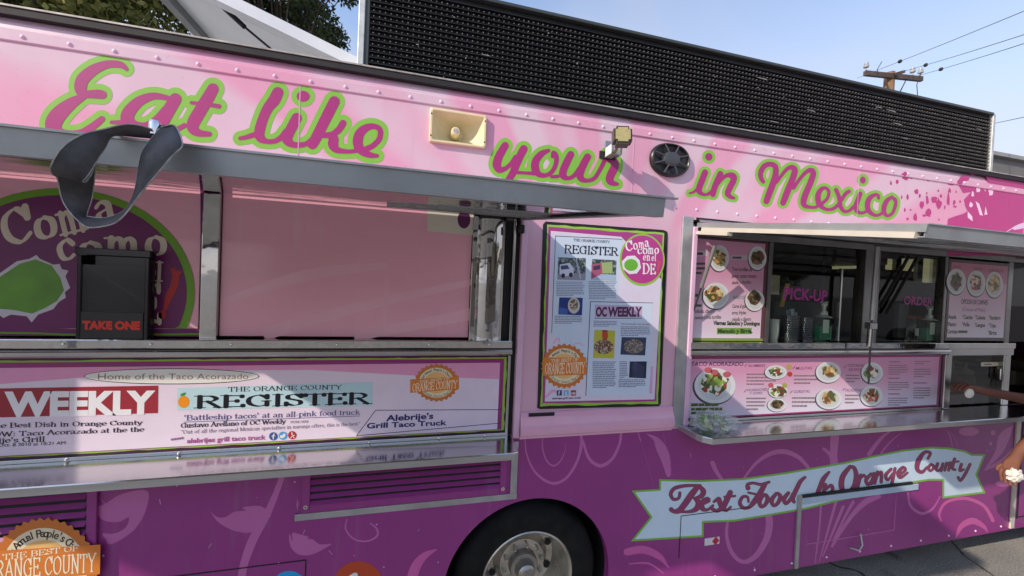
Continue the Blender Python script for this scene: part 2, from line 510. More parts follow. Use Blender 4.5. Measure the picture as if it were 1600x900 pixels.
# lettering: the built-in sans, and a drawn serif face (skeletons inked with a broad nib)
GL = {
 'A': (9.6, 'l10 .9,0 4.8,10|l01 4.8,10 8.7,0|l00 2.4,3.6 7.2,3.6'),
 'B': (8.8, 'l11 1.8,0 1.8,10|c00 1.8,9.8 5.5,9.7 7.2,7.6 5.5,5.4 1.8,5.2|c00 1.8,5.2 6,5 7.8,2.6 6,.2 1.8,.2'),
 'C': (9.2, 'c00 8.1,7.4 5.4,9.8 2.2,8.2 1.2,5 2.2,1.8 5.2,.2 8.2,2.2|l00 8.2,9.8 8.2,6.8'),
 'D': (9.8, 'l11 1.8,0 1.8,10|c00 1.8,9.8 6,9.5 8.6,5 6,.4 1.8,.2'),
 'E': (8.8, 'l11 1.8,0 1.8,10|l00 1.8,9.7 7.6,9.7|l00 7.6,9.7 7.6,8.4|l00 1.8,5.1 5.8,5.1|l00 5.8,5.7 5.8,4.5|l00 1.8,.3 8,.3|l00 8,.3 8,1.7'),
 'F': (8.2, 'l11 1.8,0 1.8,10|l00 1.8,9.7 7.6,9.7|l00 7.6,9.7 7.6,8.4|l00 1.8,5.1 5.8,5.1|l00 5.8,5.7 5.8,4.5'),
 'G': (10., 'c00 8.1,7.4 5.4,9.8 2.2,8.2 1.2,5 2.2,1.8 5.2,.2 8,1.4|l00 8.2,9.8 8.2,6.8|l00 8.2,.6 8.2,4.4|l00 6.4,4.6 9.6,4.6'),
 'H': (10., 'l11 2,0 2,10|l11 8,0 8,10|l00 2,5.1 8,5.1'),
 'I': (4.6, 'l11 2.3,0 2.3,10'), 'L': (8., 'l11 1.8,0 1.8,10|l00 1.8,.3 7.5,.3|l00 7.5,.3 7.5,2.8'),
 'M': (12., 'l11 2,0 2,10|l00 2,10 6,.6|l00 6,.6 10,10|l11 10,10 10,0'), 'K': (9.4, 'l11 1.8,0 1.8,10|l01 1.8,4 8,10|l01 3.8,6 8.6,0'),
 'N': (10., 'l11 2,0 2,10|l00 2,10 8,0|l01 8,0 8,10'),
 'O': (10., 'c00 5,9.8 2,8.2 1.2,5 2,1.8 5,.2 8,1.8 8.8,5 8,8.2 5,9.8'),
 'R': (9.4, 'l11 1.8,0 1.8,10|c00 1.8,9.8 5.8,9.6 7.6,7.5 5.8,5.3 1.8,5.1|l01 4.6,5.2 8.6,0'),
 'S': (7.8, 'c00 6.6,7.6 4.6,9.8 1.8,8.8 1.8,6.4 4,5.2 6.4,3.8 6.4,1.2 3.6,.2 1,2.2|l00 6.8,9.8 6.8,7.2|l00 1,.2 1,2.8'),
 'T': (9., 'l01 4.5,9.7 4.5,0|l00 .8,9.7 8.2,9.7|l00 .8,9.7 .8,8.2|l00 8.2,9.7 8.2,8.2'),
 'U': (9.8, 'c11 2,10 2,4 2.6,1.2 5,.3 7.4,1.4 7.9,4 7.9,10'),
 'V': (9.8, 'l10 1,10 5,0|l01 5,0 9,10'),
 'W': (13.6, 'l10 1,10 4,0|l00 4,0 6.8,9|l00 6.8,9 9.6,0|l01 9.6,0 12.6,10'),
 'Y': (9.4, 'l10 .8,10 4.7,5|l10 8.6,10 4.7,5|l01 4.7,5 4.7,0'),
 'a': (6.8, 'c00 1.2,5.4 3,6.7 5,5.6 5,3 5,.9 6.6,.2|c00 5,4 2,3.2 1,1.8 2.2,.2 4,.8 5,2'),
 'b': (7.4, 'l10 1.6,10 1.6,0|c00 1.6,5 4,6.7 6.5,5 6.5,1.6 4,.1 1.6,1.4'),
 'c': (6.4, 'c00 5.6,5.2 3.6,6.6 1.4,5 1,3 2,.6 4,.1 5.8,1.4'),
 'd': (7.4, 'l10 5.6,10 5.6,0|l00 5.6,.2 6.9,.2|c00 5.6,5 3.4,6.7 1,5 1,1.6 3.4,.1 5.6,1.4'),
 'e': (6.6, 'c00 1.2,3.6 5.7,3.6 5.2,5.8 3.4,6.6 1.2,5 1.2,1.8 3.2,.1 5.7,1.2'),
 'f': (4.8, 'c01 4.7,9 3.3,9.8 2.2,8.4 2.2,6 2.2,0|l00 .8,6.5 4,6.5'),
 'g': (6.8, 'c00 3.2,6.6 1.2,5.6 1.2,3.6 3.2,2.6 5.2,3.6 5.2,5.6 3.2,6.6|c00 2,2.6 1.2,1.2 5,.6 6,-1 4.4,-2.8 1.6,-2.6 .8,-1.2 2,.4|l00 5,6 6.5,6.6'),
 'h': (7.6, 'l11 1.8,10 1.8,0|c01 1.8,4.6 3.6,6.6 5.6,5.8 5.8,3.6 5.8,0'),
 'i': (3.6, 'l11 1.8,6.6 1.8,0|d00 1.8,9.2 1.81,9.2'), 'j': (3.6, 'c10 2,6.6 2,0 1.6,-2.6 0,-2.6|d00 2,9.2 2.01,9.2'),
 'k': (7.4, 'l11 1.8,10 1.8,0|l01 1.8,2.6 5.8,6.6|l01 3.2,4 6.8,0'), 'l': (3.6, 'l11 1.8,10 1.8,0'),
 'm': (11., 'l11 1.8,6.6 1.8,0|c01 1.8,4.6 3.4,6.6 5,5.8 5.4,3.6 5.4,0|c01 5.4,4.6 7,6.6 8.6,5.8 9,3.6 9,0'),
 'n': (7.6, 'l11 1.8,6.6 1.8,0|c01 1.8,4.6 3.6,6.6 5.6,5.8 5.8,3.6 5.8,0'),
 'o': (7., 'c00 3.5,6.6 1.6,5.6 1,3.3 1.6,1 3.5,.1 5.4,1 6,3.3 5.4,5.6 3.5,6.6'),
 'p': (7.4, 'l11 1.6,6.6 1.6,-3|c00 1.6,5 4,6.7 6.5,5 6.5,1.6 4,.1 1.6,1.4'),
 'r': (5.6, 'l11 1.8,6.6 1.8,0|c00 1.8,4.2 3,6.2 5,6.3 5.2,5.4'),
 's': (5.6, 'c00 4.8,5.4 3.2,6.6 1.2,5.6 1.6,4 4,2.8 4.6,1.2 2.8,.1 1,1.2'),
 't': (4.6, 'c00 2,9 2,2 2.6,.2 4.3,.8|l00 .6,6.4 4,6.4'),
 'u': (7.6, 'c10 1.8,6.6 1.8,2 2.8,.2 4.6,.6 5.8,2.2|l10 5.8,6.6 5.8,0|l00 5.8,.2 7,.2'),
 'v': (7., 'l10 .8,6.6 3.6,0|l01 3.6,0 6.4,6.6'), 'y': (7., 'l10 .8,6.6 3.6,0|c10 6.4,6.6 3.6,0 2.2,-2.6 .6,-2.6'),
 'x': (7., 'l11 .8,6.6 6.2,0|l11 .8,0 6.2,6.6'), 'z': (6.2, 'l00 1,6.3 5.4,6.3|l00 5.4,6.3 .9,.3|l00 .9,.3 5.6,.3'),
 ':': (3.4, 'd00 1.7,5.6 1.71,5.6|d00 1.7,.8 1.71,.8'), '.': (3., 'd00 1.5,.8 1.51,.8'), "'": (3., 'l00 1.5,10 1.5,7.6'),
 ',': (3., 'l00 1.6,.8 1.2,-1.4'), '-': (4.4, 'l00 .8,3 3.6,3'), ' ': (4., ''), '"': (4., 'l00 1.2,10 1.2,7.6|l00 2.8,10 2.8,7.6'),
}
_gc = {}
def glyph(ch, thick, thin):
    key = (ch, thick, thin)
    if key in _gc: return _gc[key]
    adv, src = GL.get(ch, GL["o"]); shapes = []; nib = math.radians(14)
    for st in filter(None, src.split('|')):
        head, *pts = st.split(' ')
        P = [tuple(map(float, p.split(','))) for p in pts]
        if head[0] == 'c': P = catmull(P, 0.35)
        if head[0] == 'd': shapes.append(('s', [(p[0], p[1], thick * 1.15) for p in P])); continue
        for a, b in zip(P[:-1], P[1:]):
            w = thin + (thick - thin) * abs(math.sin(math.atan2(b[1] - a[1], b[0] - a[0]) - nib)) ** 1.3
            shapes.append(('s', [(a[0], a[1], w), (b[0], b[1], w)]))
        for f, p in ((head[1], P[0]), (head[2], P[-1])):
            if f == '1': shapes.append(('s', [(p[0] - thick * .95, p[1], thin * 1.1), (p[0] + thick * .95, p[1], thin * 1.1)]))
    L = []
    if shapes:
        sdf.pad = 0.5
        D, x0, y0 = sdf(shapes, 0.14); sdf.pad = 12.0
        L = [simplify(lp, 0.035) for lp in contours(D, x0, y0, 0.14)]
    r = (adv, fill2d(L) if L else ([], []))
    _gc[key] = r
    return r
_tc = {}
def text2d(s, face='sans', bold=0.0):
    """-> vertices (cap height 1), faces, width"""
    key = (s, face, bold)
    if key in _tc: return _tc[key]
    V, F = [], []
    if face == 'serif':
        x = 0.0; thick = 1.25 + bold * 0.6; thin = 0.45 + bold * 0.12
        for ch in s:
            adv, (gv, gf) = glyph(ch, thick, thin); b = len(V)
            V += [((x + a) / 10, c / 10) for a, c in gv]; F += [tuple(i + b for i in f) for f in gf]; x += adv
        w = x / 10
    else:
        cu = bpy.data.curves.new('lettering', 'FONT'); cu.body = s; cu.offset = bold; cu.resolution_u = 4
        ob = bpy.data.objects.new('lettering', cu); me = bpy.data.meshes.new_from_object(ob)
        k = 1 / 0.729
        V = [(v.co.x * k, v.co.y * k) for v in me.vertices]; F = [tuple(p.vertices) for p in me.polygons]
        x0 = min(v[0] for v in V); V = [(a - x0, c) for a, c in V]; w = max(v[0] for v in V)
        bpy.data.objects.remove(ob); bpy.data.curves.remove(cu); bpy.data.meshes.remove(me)
    _tc[key] = (V, F, w)
    return _tc[key]
def text_mb(mb, s, p0, p1, h, Y, face='sans', bold=0.0, shear=0.0):
    """sets s between photo points p0 and p1 (baseline), capitals h pixels tall"""
    V, F, w = text2d(s, face, bold)
    a, b = W(p0[0], p0[1], Y), W(p1[0], p1[1], Y)
    up = W(p0[0], p0[1] - h, Y).z - a.z
    ux, uz = (b.x - a.x) / w, (b.z - a.z) / w
    mb.add([(a.x + x * ux + shear * y * up, Y, a.z + x * uz + y * up) for x, y in V], F)
    return mb
def text(name, s, p0, p1, h, Y, m, parent, face='sans', bold=0.0, shear=0.0):
    mb = text_mb(MB(), s, p0, p1, h, Y, face, bold, shear)
    me = mesh(name, mb.V, mb.F)
    return link(name, me, m, parent)
def arc_text(mb, s, c, rx, ry, a0, a1, h, Y, face='sans', bold=0.0):
    n = len(s)
    for i, ch in enumerate(s):
        if ch == ' ': continue
        t = math.radians(a0 + (a1 - a0) * (i + 0.5) / n)
        px, py = c[0] + rx * math.sin(t), c[1] - ry * math.cos(t)
        V, F, w = text2d(ch, face, bold)
        o = W(px, py, Y); sc = W(px, py - h, Y).z - o.z
        ca, sa = math.cos(-t), math.sin(-t)
        mb.add([(o.x + ((x - w / 2) * ca - y * sa) * sc * 0.8, Y, o.z + ((x - w / 2) * sa + y * ca) * sc) for x, y in V], F)
def lines(mb, x0, x1, y0, y1, n, Y, fill=0.5, slope=0.0, seed=0, last=0.6):
    """rows of tiny print, too small to read: word-length strokes"""
    r = random.Random(seed)
    for k in range(n):
        yy = y0 + (y1 - y0) * (k + 0.5) / n; hh = (y1 - y0) / n * fill / 2
        x = x0; xe = x0 + (x1 - x0) * (last if k == n - 1 else r.uniform(0.9, 1.0))
        while x < xe - 1:
            L = min(r.uniform(0.05, 0.15) * (x1 - x0), xe - x)
            a, b = W(x, yy - hh + slope * (x - x0), Y), W(x + L, yy + hh + slope * (x + L - x0), Y)
            mb.add([(a.x, Y, a.z), (b.x, Y, a.z), (b.x, Y, b.z), (a.x, Y, b.z)], [(0, 3, 2, 1)])
            x += L + 0.016 * (x1 - x0)
    return mb
def rectpx(x0, y0, x1, y1, lean=0.0):
    """rectangle on the wall from its photo corners (upright on the truck)"""
    return [(x0 + lean, y0), (x1 + lean, y0), (x1, y1), (x0, y1)]
def wallrect(x0, x1, yt, yb, Y=0.0):
    xm, ym = (x0 + x1) / 2, (yt + yb) / 2
    return W(x0, ym, Y).x, W(x1, ym, Y).x, W(xm, yb, Y).z, W(xm, yt, Y).z
# ---------------------------------------------------------------- materials used all over
M_wrap = mat_wrap()
M_purple = mat('purple_wrap', srgb(148, 56, 130), 0.34, var=0.05, vscale=2.5, bump=0.003, bscale=2.5)
grime_or_reflections(M_wrap, .35, (.45, .36, .40)); grime_or_reflections(M_purple, .45, (.30, .22, .28))
M_mag = ink(182, 46, 124)
M_letter = ink(164, 46, 118, 0.45)
M_green = ink(128, 190, 66, 0.45)
M_swirl = mat('lilac_swirl_print', srgb(190, 104, 166), 0.34, var=0.03)
M_steel = mat('brushed_steel', (0.46, 0.46, 0.455), 0.2, 1.0, var=0.10, vscale=3, bump=0.0003, bscale=6, rvar=0.10)
M_polish = mat('polished_steel', (0.52, 0.51, 0.50), 0.06, 1.0, var=0.05, vscale=3, bump=0.006, bscale=3.0, rvar=0.04)
M_alu = mat('dull_aluminium', (0.48, 0.49, 0.50), 0.45, 0.7, var=0.12, vscale=8, bump=0.0008, bscale=60, rvar=0.1)
M_lip = mat('weathered_aluminium_edge', (0.36, 0.38, 0.38), 0.5, 0.55, var=0.14, vscale=4, bump=0.001, bscale=30)
M_dark = mat('dark_channel', (0.013, 0.013, 0.015), 0.75, var=0.2, vscale=10)
M_black = mat('black_rubber', (0.009, 0.009, 0.0095), 0.85, spec=0.3, var=0.5, vscale=9, bump=0.001, bscale=80)
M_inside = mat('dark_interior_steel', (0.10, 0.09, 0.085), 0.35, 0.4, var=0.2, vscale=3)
M_glass = mat_glass()
M_rivet = mat('painted_rivet', srgb(240, 205, 225), 0.35, var=0.04)
M_cream = mat('cream_plastic', srgb(226, 214, 168), 0.45, var=0.05, vscale=12)
M_white = mat('white_vinyl', (0.78, 0.78, 0.77), 0.4, var=0.03)
M_chrome = mat('bright_bolt', (0.8, 0.8, 0.8), 0.15, 1.0, var=0.0)

# ---------------------------------------------------------------- ground
def ground():
    m = bpy.data.materials.new('worn_concrete'); m.use_nodes = True
    n, l = m.node_tree.nodes, m.node_tree.links
    b = n['Principled BSDF']; b.inputs['Roughness'].default_value = 0.85
    co = n.new('ShaderNodeTexCoord')
    t = n.new('ShaderNodeTexNoise'); t.inputs['Scale'].default_value = 1.1; t.inputs['Detail'].default_value = 9
    t2 = n.new('ShaderNodeTexNoise'); t2.inputs['Scale'].default_value = 90; t2.inputs['Detail'].default_value = 4
    for q in (t, t2): l.new(co.outputs['Object'], q.inputs['Vector'])
    r = n.new('ShaderNodeValToRGB')
    r.color_ramp.elements[0].position = 0.35; r.color_ramp.elements[0].color = (0.24, 0.228, 0.21, 1)
    r.color_ramp.elements[1].position = 0.7; r.color_ramp.elements[1].color = (0.42, 0.395, 0.355, 1)
    l.new(t.outputs['Fac'], r.inputs['Fac'])
    r2 = n.new('ShaderNodeValToRGB')
    r2.color_ramp.elements[0].position = 0.35; r2.color_ramp.elements[0].color = (0.55, 0.55, 0.55, 1)
    r2.color_ramp.elements[1].position = 0.65; r2.color_ramp.elements[1].color = (1.1, 1.1, 1.1, 1)
    l.new(t2.outputs['Fac'], r2.inputs['Fac'])
    mm = n.new('ShaderNodeMixRGB'); mm.blend_type = 'MULTIPLY'; mm.inputs[0].default_value = 1
    l.new(r.outputs[0], mm.inputs[1]); l.new(r2.outputs[0], mm.inputs[2]); l.new(mm.outputs[0], b.inputs['Base Color'])
    bp = n.new('ShaderNodeBump'); bp.inputs['Distance'].default_value = 0.01
    l.new(t2.outputs['Fac'], bp.inputs['Height']); l.new(bp.outputs[0], b.inputs['Normal'])
    vo = n.new('ShaderNodeTexVoronoi'); vo.feature = 'DISTANCE_TO_EDGE'; vo.inputs['Scale'].default_value = 0.45
    tw = n.new('ShaderNodeTexNoise'); tw.inputs['Scale'].default_value = 4; l.new(co.outputs['Object'], tw.inputs['Vector'])
    av = n.new('ShaderNodeMixRGB'); av.inputs[0].default_value = .12; l.new(co.outputs['Object'], av.inputs[1]); l.new(tw.outputs['Color'], av.inputs[2]); l.new(av.outputs[0], vo.inputs['Vector'])
    rc = n.new('ShaderNodeMapRange'); rc.inputs['From Min'].default_value = .0008; rc.inputs['From Max'].default_value = .004; l.new(vo.outputs['Distance'], rc.inputs['Value'])
    mc = n.new('ShaderNodeMixRGB'); mc.inputs[1].default_value = (.03, .028, .026, 1); l.new(rc.outputs[0], mc.inputs[0]); l.new(mm.outputs[0], mc.inputs[2])
    t5 = n.new('ShaderNodeTexNoise'); t5.inputs['Scale'].default_value = 3.2; t5.inputs['Detail'].default_value = 5; l.new(co.outputs['Object'], t5.inputs['Vector'])
    r5 = n.new('ShaderNodeMapRange'); r5.inputs['From Min'].default_value = .58; r5.inputs['From Max'].default_value = .66; l.new(t5.outputs['Fac'], r5.inputs['Value'])
    ms_ = n.new('ShaderNodeMixRGB'); ms_.inputs[2].default_value = (.06, .055, .05, 1); l.new(mc.outputs[0], ms_.inputs[1])
    k5 = n.new('ShaderNodeMath'); k5.operation = 'MULTIPLY'; k5.inputs[1].default_value = .7; l.new(r5.outputs[0], k5.inputs[0]); l.new(k5.outputs[0], ms_.inputs[0]); l.new(ms_.outputs[0], b.inputs['Base Color'])
    S = 400.0
    o = link('ground', mesh('ground', [(-S, -S, 0), (S, -S, 0), (S, S, 0), (-S, S, 0)], [(0, 1, 2, 3)]), m)
    tag(o, kind='structure')
ground()
# ---------------------------------------------------------------- the truck: shell
truck = empty('food_truck', (0, 0, 0))
tag(truck, 'pink and purple food truck with two open serving hatches and script lettering', 'food truck')
ZR, ZG = 3.105, 2.985       # roof edge, seam of the rivet strip
# windows: X0, X1, Z0, Z1
WL = (-1.95, 0.517, 1.262, 2.50)
WR = (1.60, 5.70, 1.262, 2.535)
def rect(x0, x1, z0, z1): return [(x0, z0), (x1, z0), (x1, z1), (x0, z1)]
HORN = (0.012, 0.300, 2.797, 2.966)
upper = sheet_m('upper_wall', [rect(-4.4, 8.6, 1.25, ZG), rect(*WL), rect(*WR), rect(HORN[0] + .012, HORN[1] - .012, HORN[2] + .012, HORN[3] - .012)], 0.0, M_wrap, truck, 0.05)
# lower skirt with the wheel arch
AX, AZ, AR = 0.655, 0.42, 0.485
arc = [(AX + AR * math.cos(math.radians(t)), AZ + AR * math.sin(math.radians(t))) for t in range(-22, 203, 5)]
low = [(-4.4, 0.235)] + [(x, z) for x, z in reversed(arc) if z > 0.235]
low = [(-4.4, 0.235), (arc[-1][0], 0.235)] + [(x, z) for x, z in reversed(arc)] + [(arc[0][0], 0.235), (8.6, 0.235), (8.6, 1.2505), (-4.4, 1.2505)]
lower = sheet_m('lower_wall', [low], 0.0, M_purple, truck, 0.05)
# rivet strip above the seam, leaning back a little to the roof gutter
mb = MB()
prof = [(-0.004, ZG), (-0.007, ZG + 0.004), (-0.007, ZG + 0.045), (-0.004, ZG + 0.05), (0.0, ZG + 0.075), (0.012, ZG + 0.10)]
V = [(x, y, z) for x in (-4.4, 8.6) for y, z in prof]; n = len(prof)
mb.add(V, [(i, i + 1, n + i + 1, n + i) for i in range(n - 1)])
mb.add([(-4.4, 0.0, ZG), (8.6, 0.0, ZG), (8.6, -0.004, ZG), (-4.4, -0.004, ZG)], [(0, 1, 2, 3)])
mb.build('cornice_strip', M_wrap, truck)
mb = MB(); mb.box(-4.4, 8.6, -0.022, 0.03, ZR - 0.024, ZR + 0.006); mb.build('roof_gutter', M_dark, truck)
mb = MB(); mb.box(-4.4, 8.6, -0.026, -0.010, ZR + 0.0062, ZR + 0.013); mb.build('gutter_edge', mat('pale_gutter_edge', (0.42, 0.41, 0.37), 0.6, 0.3, var=0.25, vscale=20), truck)
box('roof', M_alu, truck, -4.4, 8.6, 0.03, 2.08, ZR - 0.05, ZR)
FARWIN = [(1300, 1345, 404, 436), (1383, 1400, 404, 440), (1408, 1434, 404, 440), (1442, 1464, 404, 442)]
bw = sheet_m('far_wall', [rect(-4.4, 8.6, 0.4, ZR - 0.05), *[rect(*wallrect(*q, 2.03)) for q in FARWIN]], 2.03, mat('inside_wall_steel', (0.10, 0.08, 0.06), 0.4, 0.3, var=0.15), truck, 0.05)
box('end_wall', M_purple, truck, -4.45, -4.4, 0.0, 2.08, 0.235, ZR)
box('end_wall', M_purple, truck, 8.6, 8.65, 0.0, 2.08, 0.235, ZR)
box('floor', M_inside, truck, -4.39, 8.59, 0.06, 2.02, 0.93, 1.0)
box('chassis_rail', M_dark, truck, -4.2, 7.6, 0.65, 0.80, 0.42, 0.62)
box('chassis_rail', M_dark, truck, -4.2, 7.6, 1.55, 1.70, 0.42, 0.62)
for q in FARWIN:
    w_ = wallrect(*q, 2.03); box('far_window_pane', MATS.get('far_pane') or mat_glass('far_pane', (0.80, 0.80, 0.62)), truck, w_[0], w_[1], 2.05, 2.055, w_[2], w_[3])
# inner back panel behind the closed left hatch
box('inner_partition', M_inside, truck, -4.39, 0.9, 0.10, 0.14, 1.0, 3.05)
# rivets: one row on the strip, one scattered row low on the band (too small to pick apart)
def rivets():
    mb = MB()
    bm0 = bmesh.new(); bmesh.ops.create_uvsphere(bm0, u_segments=8, v_segments=5, radius=1.0)
    bm0.verts.ensure_lookup_table(); V0 = [v.co.copy() for v in bm0.verts]; F0 = [[v.index for v in f.verts] for f in bm0.faces]; bm0.free()
    P = [(-4.3 + 0.1505 * k, ZG + 0.022, -0.007) for k in range(80)]
    P += [(-4.25 + 0.1505 * k, 2.597, 0.0) for k in range(80)]
    P += [(-4.3 + 0.31 * k, 0.275, 0.0) for k in range(39)]
    for x, z, y in P:
        if z < 1 and abs(x - AX) < AR + 0.05: continue
        mb.add([(x + v.x * 0.0085, y + v.y * 0.006, z + v.z * 0.0085) for v in V0], F0)
    o = mb.build('rivets', M_rivet, truck, True); tag(o, kind='stuff')
rivets()
# thin vertical sheet joints on the upper band
for x in (-0.585, 1.17, 2.92, 4.72):
    MB().box(x, x + 0.004, -0.0015, 0.01, 2.52, ZG - 0.002).build('panel_joint', ink(206, 166, 190), truck)

# rub rail between the hatches
mb = MB()
prof = [(-0.002, 1.395), (-0.012, 1.388), (-0.014, 1.36), (-0.03, 1.335), (-0.038, 1.30), (-0.03, 1.272), (-0.012, 1.262), (-0.010, 1.248), (-0.002, 1.244)]
V = [(x, y, z) for x in (0.555, 1.515) for y, z in prof]; n = len(prof)
mb.add(V, [(i, i + 1, n + i + 1, n + i) for i in range(n - 1)] + [tuple(range(n)), tuple(range(n, 2 * n))])
mb.build('rub_rail', mat('glossy_pink_rail', srgb(226, 172, 198), 0.12, var=0.04, vscale=4, bump=.002, bscale=3), truck, True)

# ---------------------------------------------------------------- wheel and arch
wheel = empty('wheel', (0, 0, 0)); wheel.parent = truck
WX, WZ, TR = 0.655, 0.425, 0.425
mb = MB().lathe([(0.268, 0.045), (0.275, 0.028), (0.30, 0.018), (0.34, 0.012), (0.375, 0.02), (0.40, 0.035), (0.418, 0.06), (TR, 0.10), (TR, 0.20), (0.41, 0.26), (0.30, 0.28), (0.26, 0.27)], (WX, 0, WZ), 'Y', 64)
tyre = mb.build('tyre', M_black, wheel, True)
M_rim = mat('tarnished_alloy', (0.58, 0.55, 0.48), 0.32, 0.8, var=0.2, vscale=12, rvar=0.15)
mb = MB().lathe([(0.270, 0.05), (0.272, 0.036), (0.264, 0.030), (0.255, 0.036), (0.248, 0.05), (0.243, 0.075), (0.236, 0.095), (0.230, 0.15), (0.205, 0.205), (0.17, 0.215), (0.145, 0.19), (0.137, 0.165), (0.115, 0.160), (0.085, 0.160)], (WX, 0, WZ), 'Y', 64)
rim = mb.build('rim', M_rim, wheel, True)
mb = MB().lathe([(0.088, 0.162), (0.086, 0.125), (0.08, 0.115), (0.060, 0.112), (0.055, 0.09), (0.052, 0.065), (0.035, 0.050), (0.0, 0.044)], (WX, 0, WZ), 'Y', 40)
mb.build('hub', mat('hub_metal', (0.36, 0.35, 0.33), 0.3, 0.85, var=0.15), wheel, True)
for k in range(10):
    t = 2 * math.pi * (k + 0.3) / 10
    c = (WX + 0.117 * math.cos(t), 0, WZ + 0.117 * math.sin(t))
    MB().lathe([(0.0, 0.122), (0.007, 0.122), (0.009, 0.130), (0.013, 0.135), (0.014, 0.161)], c, 'Y', 6).build('lug_nut', M_rim, wheel)
for k in range(8):
    t = 2 * math.pi * (k + 0.5) / 8
    c = (WX + 0.188 * math.cos(t), 0.1685, WZ + 0.188 * math.sin(t))
    V = []
    for i in range(16):
        a = 2 * math.pi * i / 16
        V.append((c[0] + 0.022 * math.cos(a), 0.2035, c[2] + 0.022 * math.sin(a)))
    MB().add(V, [tuple(range(16))]).build('hand_hole', M_dark, wheel)
# arch liner
mb = MB().lathe([(AR - 0.001, 0.05), (AR + 0.01, 0.06), (AR + 0.01, 0.5), (0.0, 0.5)], (AX, 0, AZ), 'Y', 48)
mb.build('wheel_arch_liner', M_dark, truck)
MB().tube([(WX, 0.2, WZ), (WX, 1.9, WZ)], 0.07, 10).build('axle', M_dark, truck)
# rear-side wheels under the far flank keep the chassis grounded
for x in (0.655, 5.9):
    for y in ((1.68,) if x < 1 else (0.02, 1.68)):
        w2 = empty('wheel', (0, 0, 0)); w2.parent = truck
        for src in ([tyre, rim]):
            c = src.copy(); COL.objects.link(c); c.parent = w2; c.location = (x - WX, y, 0)

# ---------------------------------------------------------------- left hatch: what stands in the opening
def steel(name, x0, x1, y0, y1, z0, z1, m=M_steel, bev=0.003, parent=truck): return box(name, m, parent, x0, x1, y0, y1, z0, z1, bev)
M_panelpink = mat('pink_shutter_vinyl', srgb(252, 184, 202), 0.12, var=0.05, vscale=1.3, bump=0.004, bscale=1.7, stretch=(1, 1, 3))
grime_or_reflections(M_panelpink, .45, (.95, .80, .82))  # pale blotches in the colour stand in for reflections on the glossy panels
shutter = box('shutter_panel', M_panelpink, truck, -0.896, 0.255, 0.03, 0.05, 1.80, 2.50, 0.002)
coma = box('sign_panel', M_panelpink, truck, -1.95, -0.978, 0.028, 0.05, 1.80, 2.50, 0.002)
steel('window_post', -0.966, -0.898, 0.012, 0.05, 1.79, 2.50, M_polish)
steel('window_post', 0.257, 0.286, 0.012, 0.05, 1.79, 2.50, M_polish)
box('dark_gap', M_dark, truck, -0.978, -0.966, 0.03, 0.05, 1.80, 2.5)
# polished rounded column at the right of the opening
mb = MB(); n = 20
V = []
for z in (1.79, 2.44):
    for k in range(n + 1):
        u = k / n; V.append((0.286 + u * 0.155, 0.035 - 0.030 * math.sin(math.pi * u) , z))
mb.add(V, [(k, k + 1, n + 2 + k, n + 1 + k) for k in range(n)])
mb.build('polished_column', M_polish, truck, True)
box('track_channel', M_dark, truck, 0.441, 0.475, 0.03, 0.09, 1.27, 2.49)
steel('window_post', 0.475, 0.490, 0.0, 0.06, 1.27, 2.49, M_steel)
box('track_channel', M_dark, truck, 0.490, 0.517, 0.02, 0.09, 1.27, 2.49)
steel('jamb_trim', 0.519, 0.553, -0.012, 0.0, 1.255, 2.46, mat('pale_pink_jamb', srgb(226, 186, 212), 0.35), 0.004)
box('latch_block', M_dark, truck, 0.497, 0.528, -0.03, 0.0, 2.37, 2.415, 0.004)
# ledge under the shutters
steel('window_sill', -1.95, 0.487, -0.030, 0.05, 1.752, 1.792, M_polish, 0.004)
mb = MB(); prof = [(-0.005, 1.752), (-0.026, 1.748), (-0.036, 1.738), (-0.036, 1.722), (-0.026, 1.712), (-0.005, 1.708)]
V = [(x, y, z) for x in (-1.95, 0.487) for y, z in prof]; n = len(prof)
mb.add(V, [(i, i + 1, n + i + 1, n + i) for i in range(n - 1)] + [tuple(range(n)), tuple(range(n, 2 * n))])
mb.build('sill_moulding', M_steel, truck, True)
for x in (-1.42, -1.12, -0.82, -0.38, 0.05, 0.36):
    MB().lathe([(0.0, -0.007), (0.004, -0.006), (0.006, -0.002), (0.006, 0.0)], (x, -0.030, 1.772), 'Y', 10).build('bolt', M_chrome, truck, True)
steel('banner_backing', -1.95, 0.487, 0.012, 0.05, 1.262, 1.712, M_dark, 0)

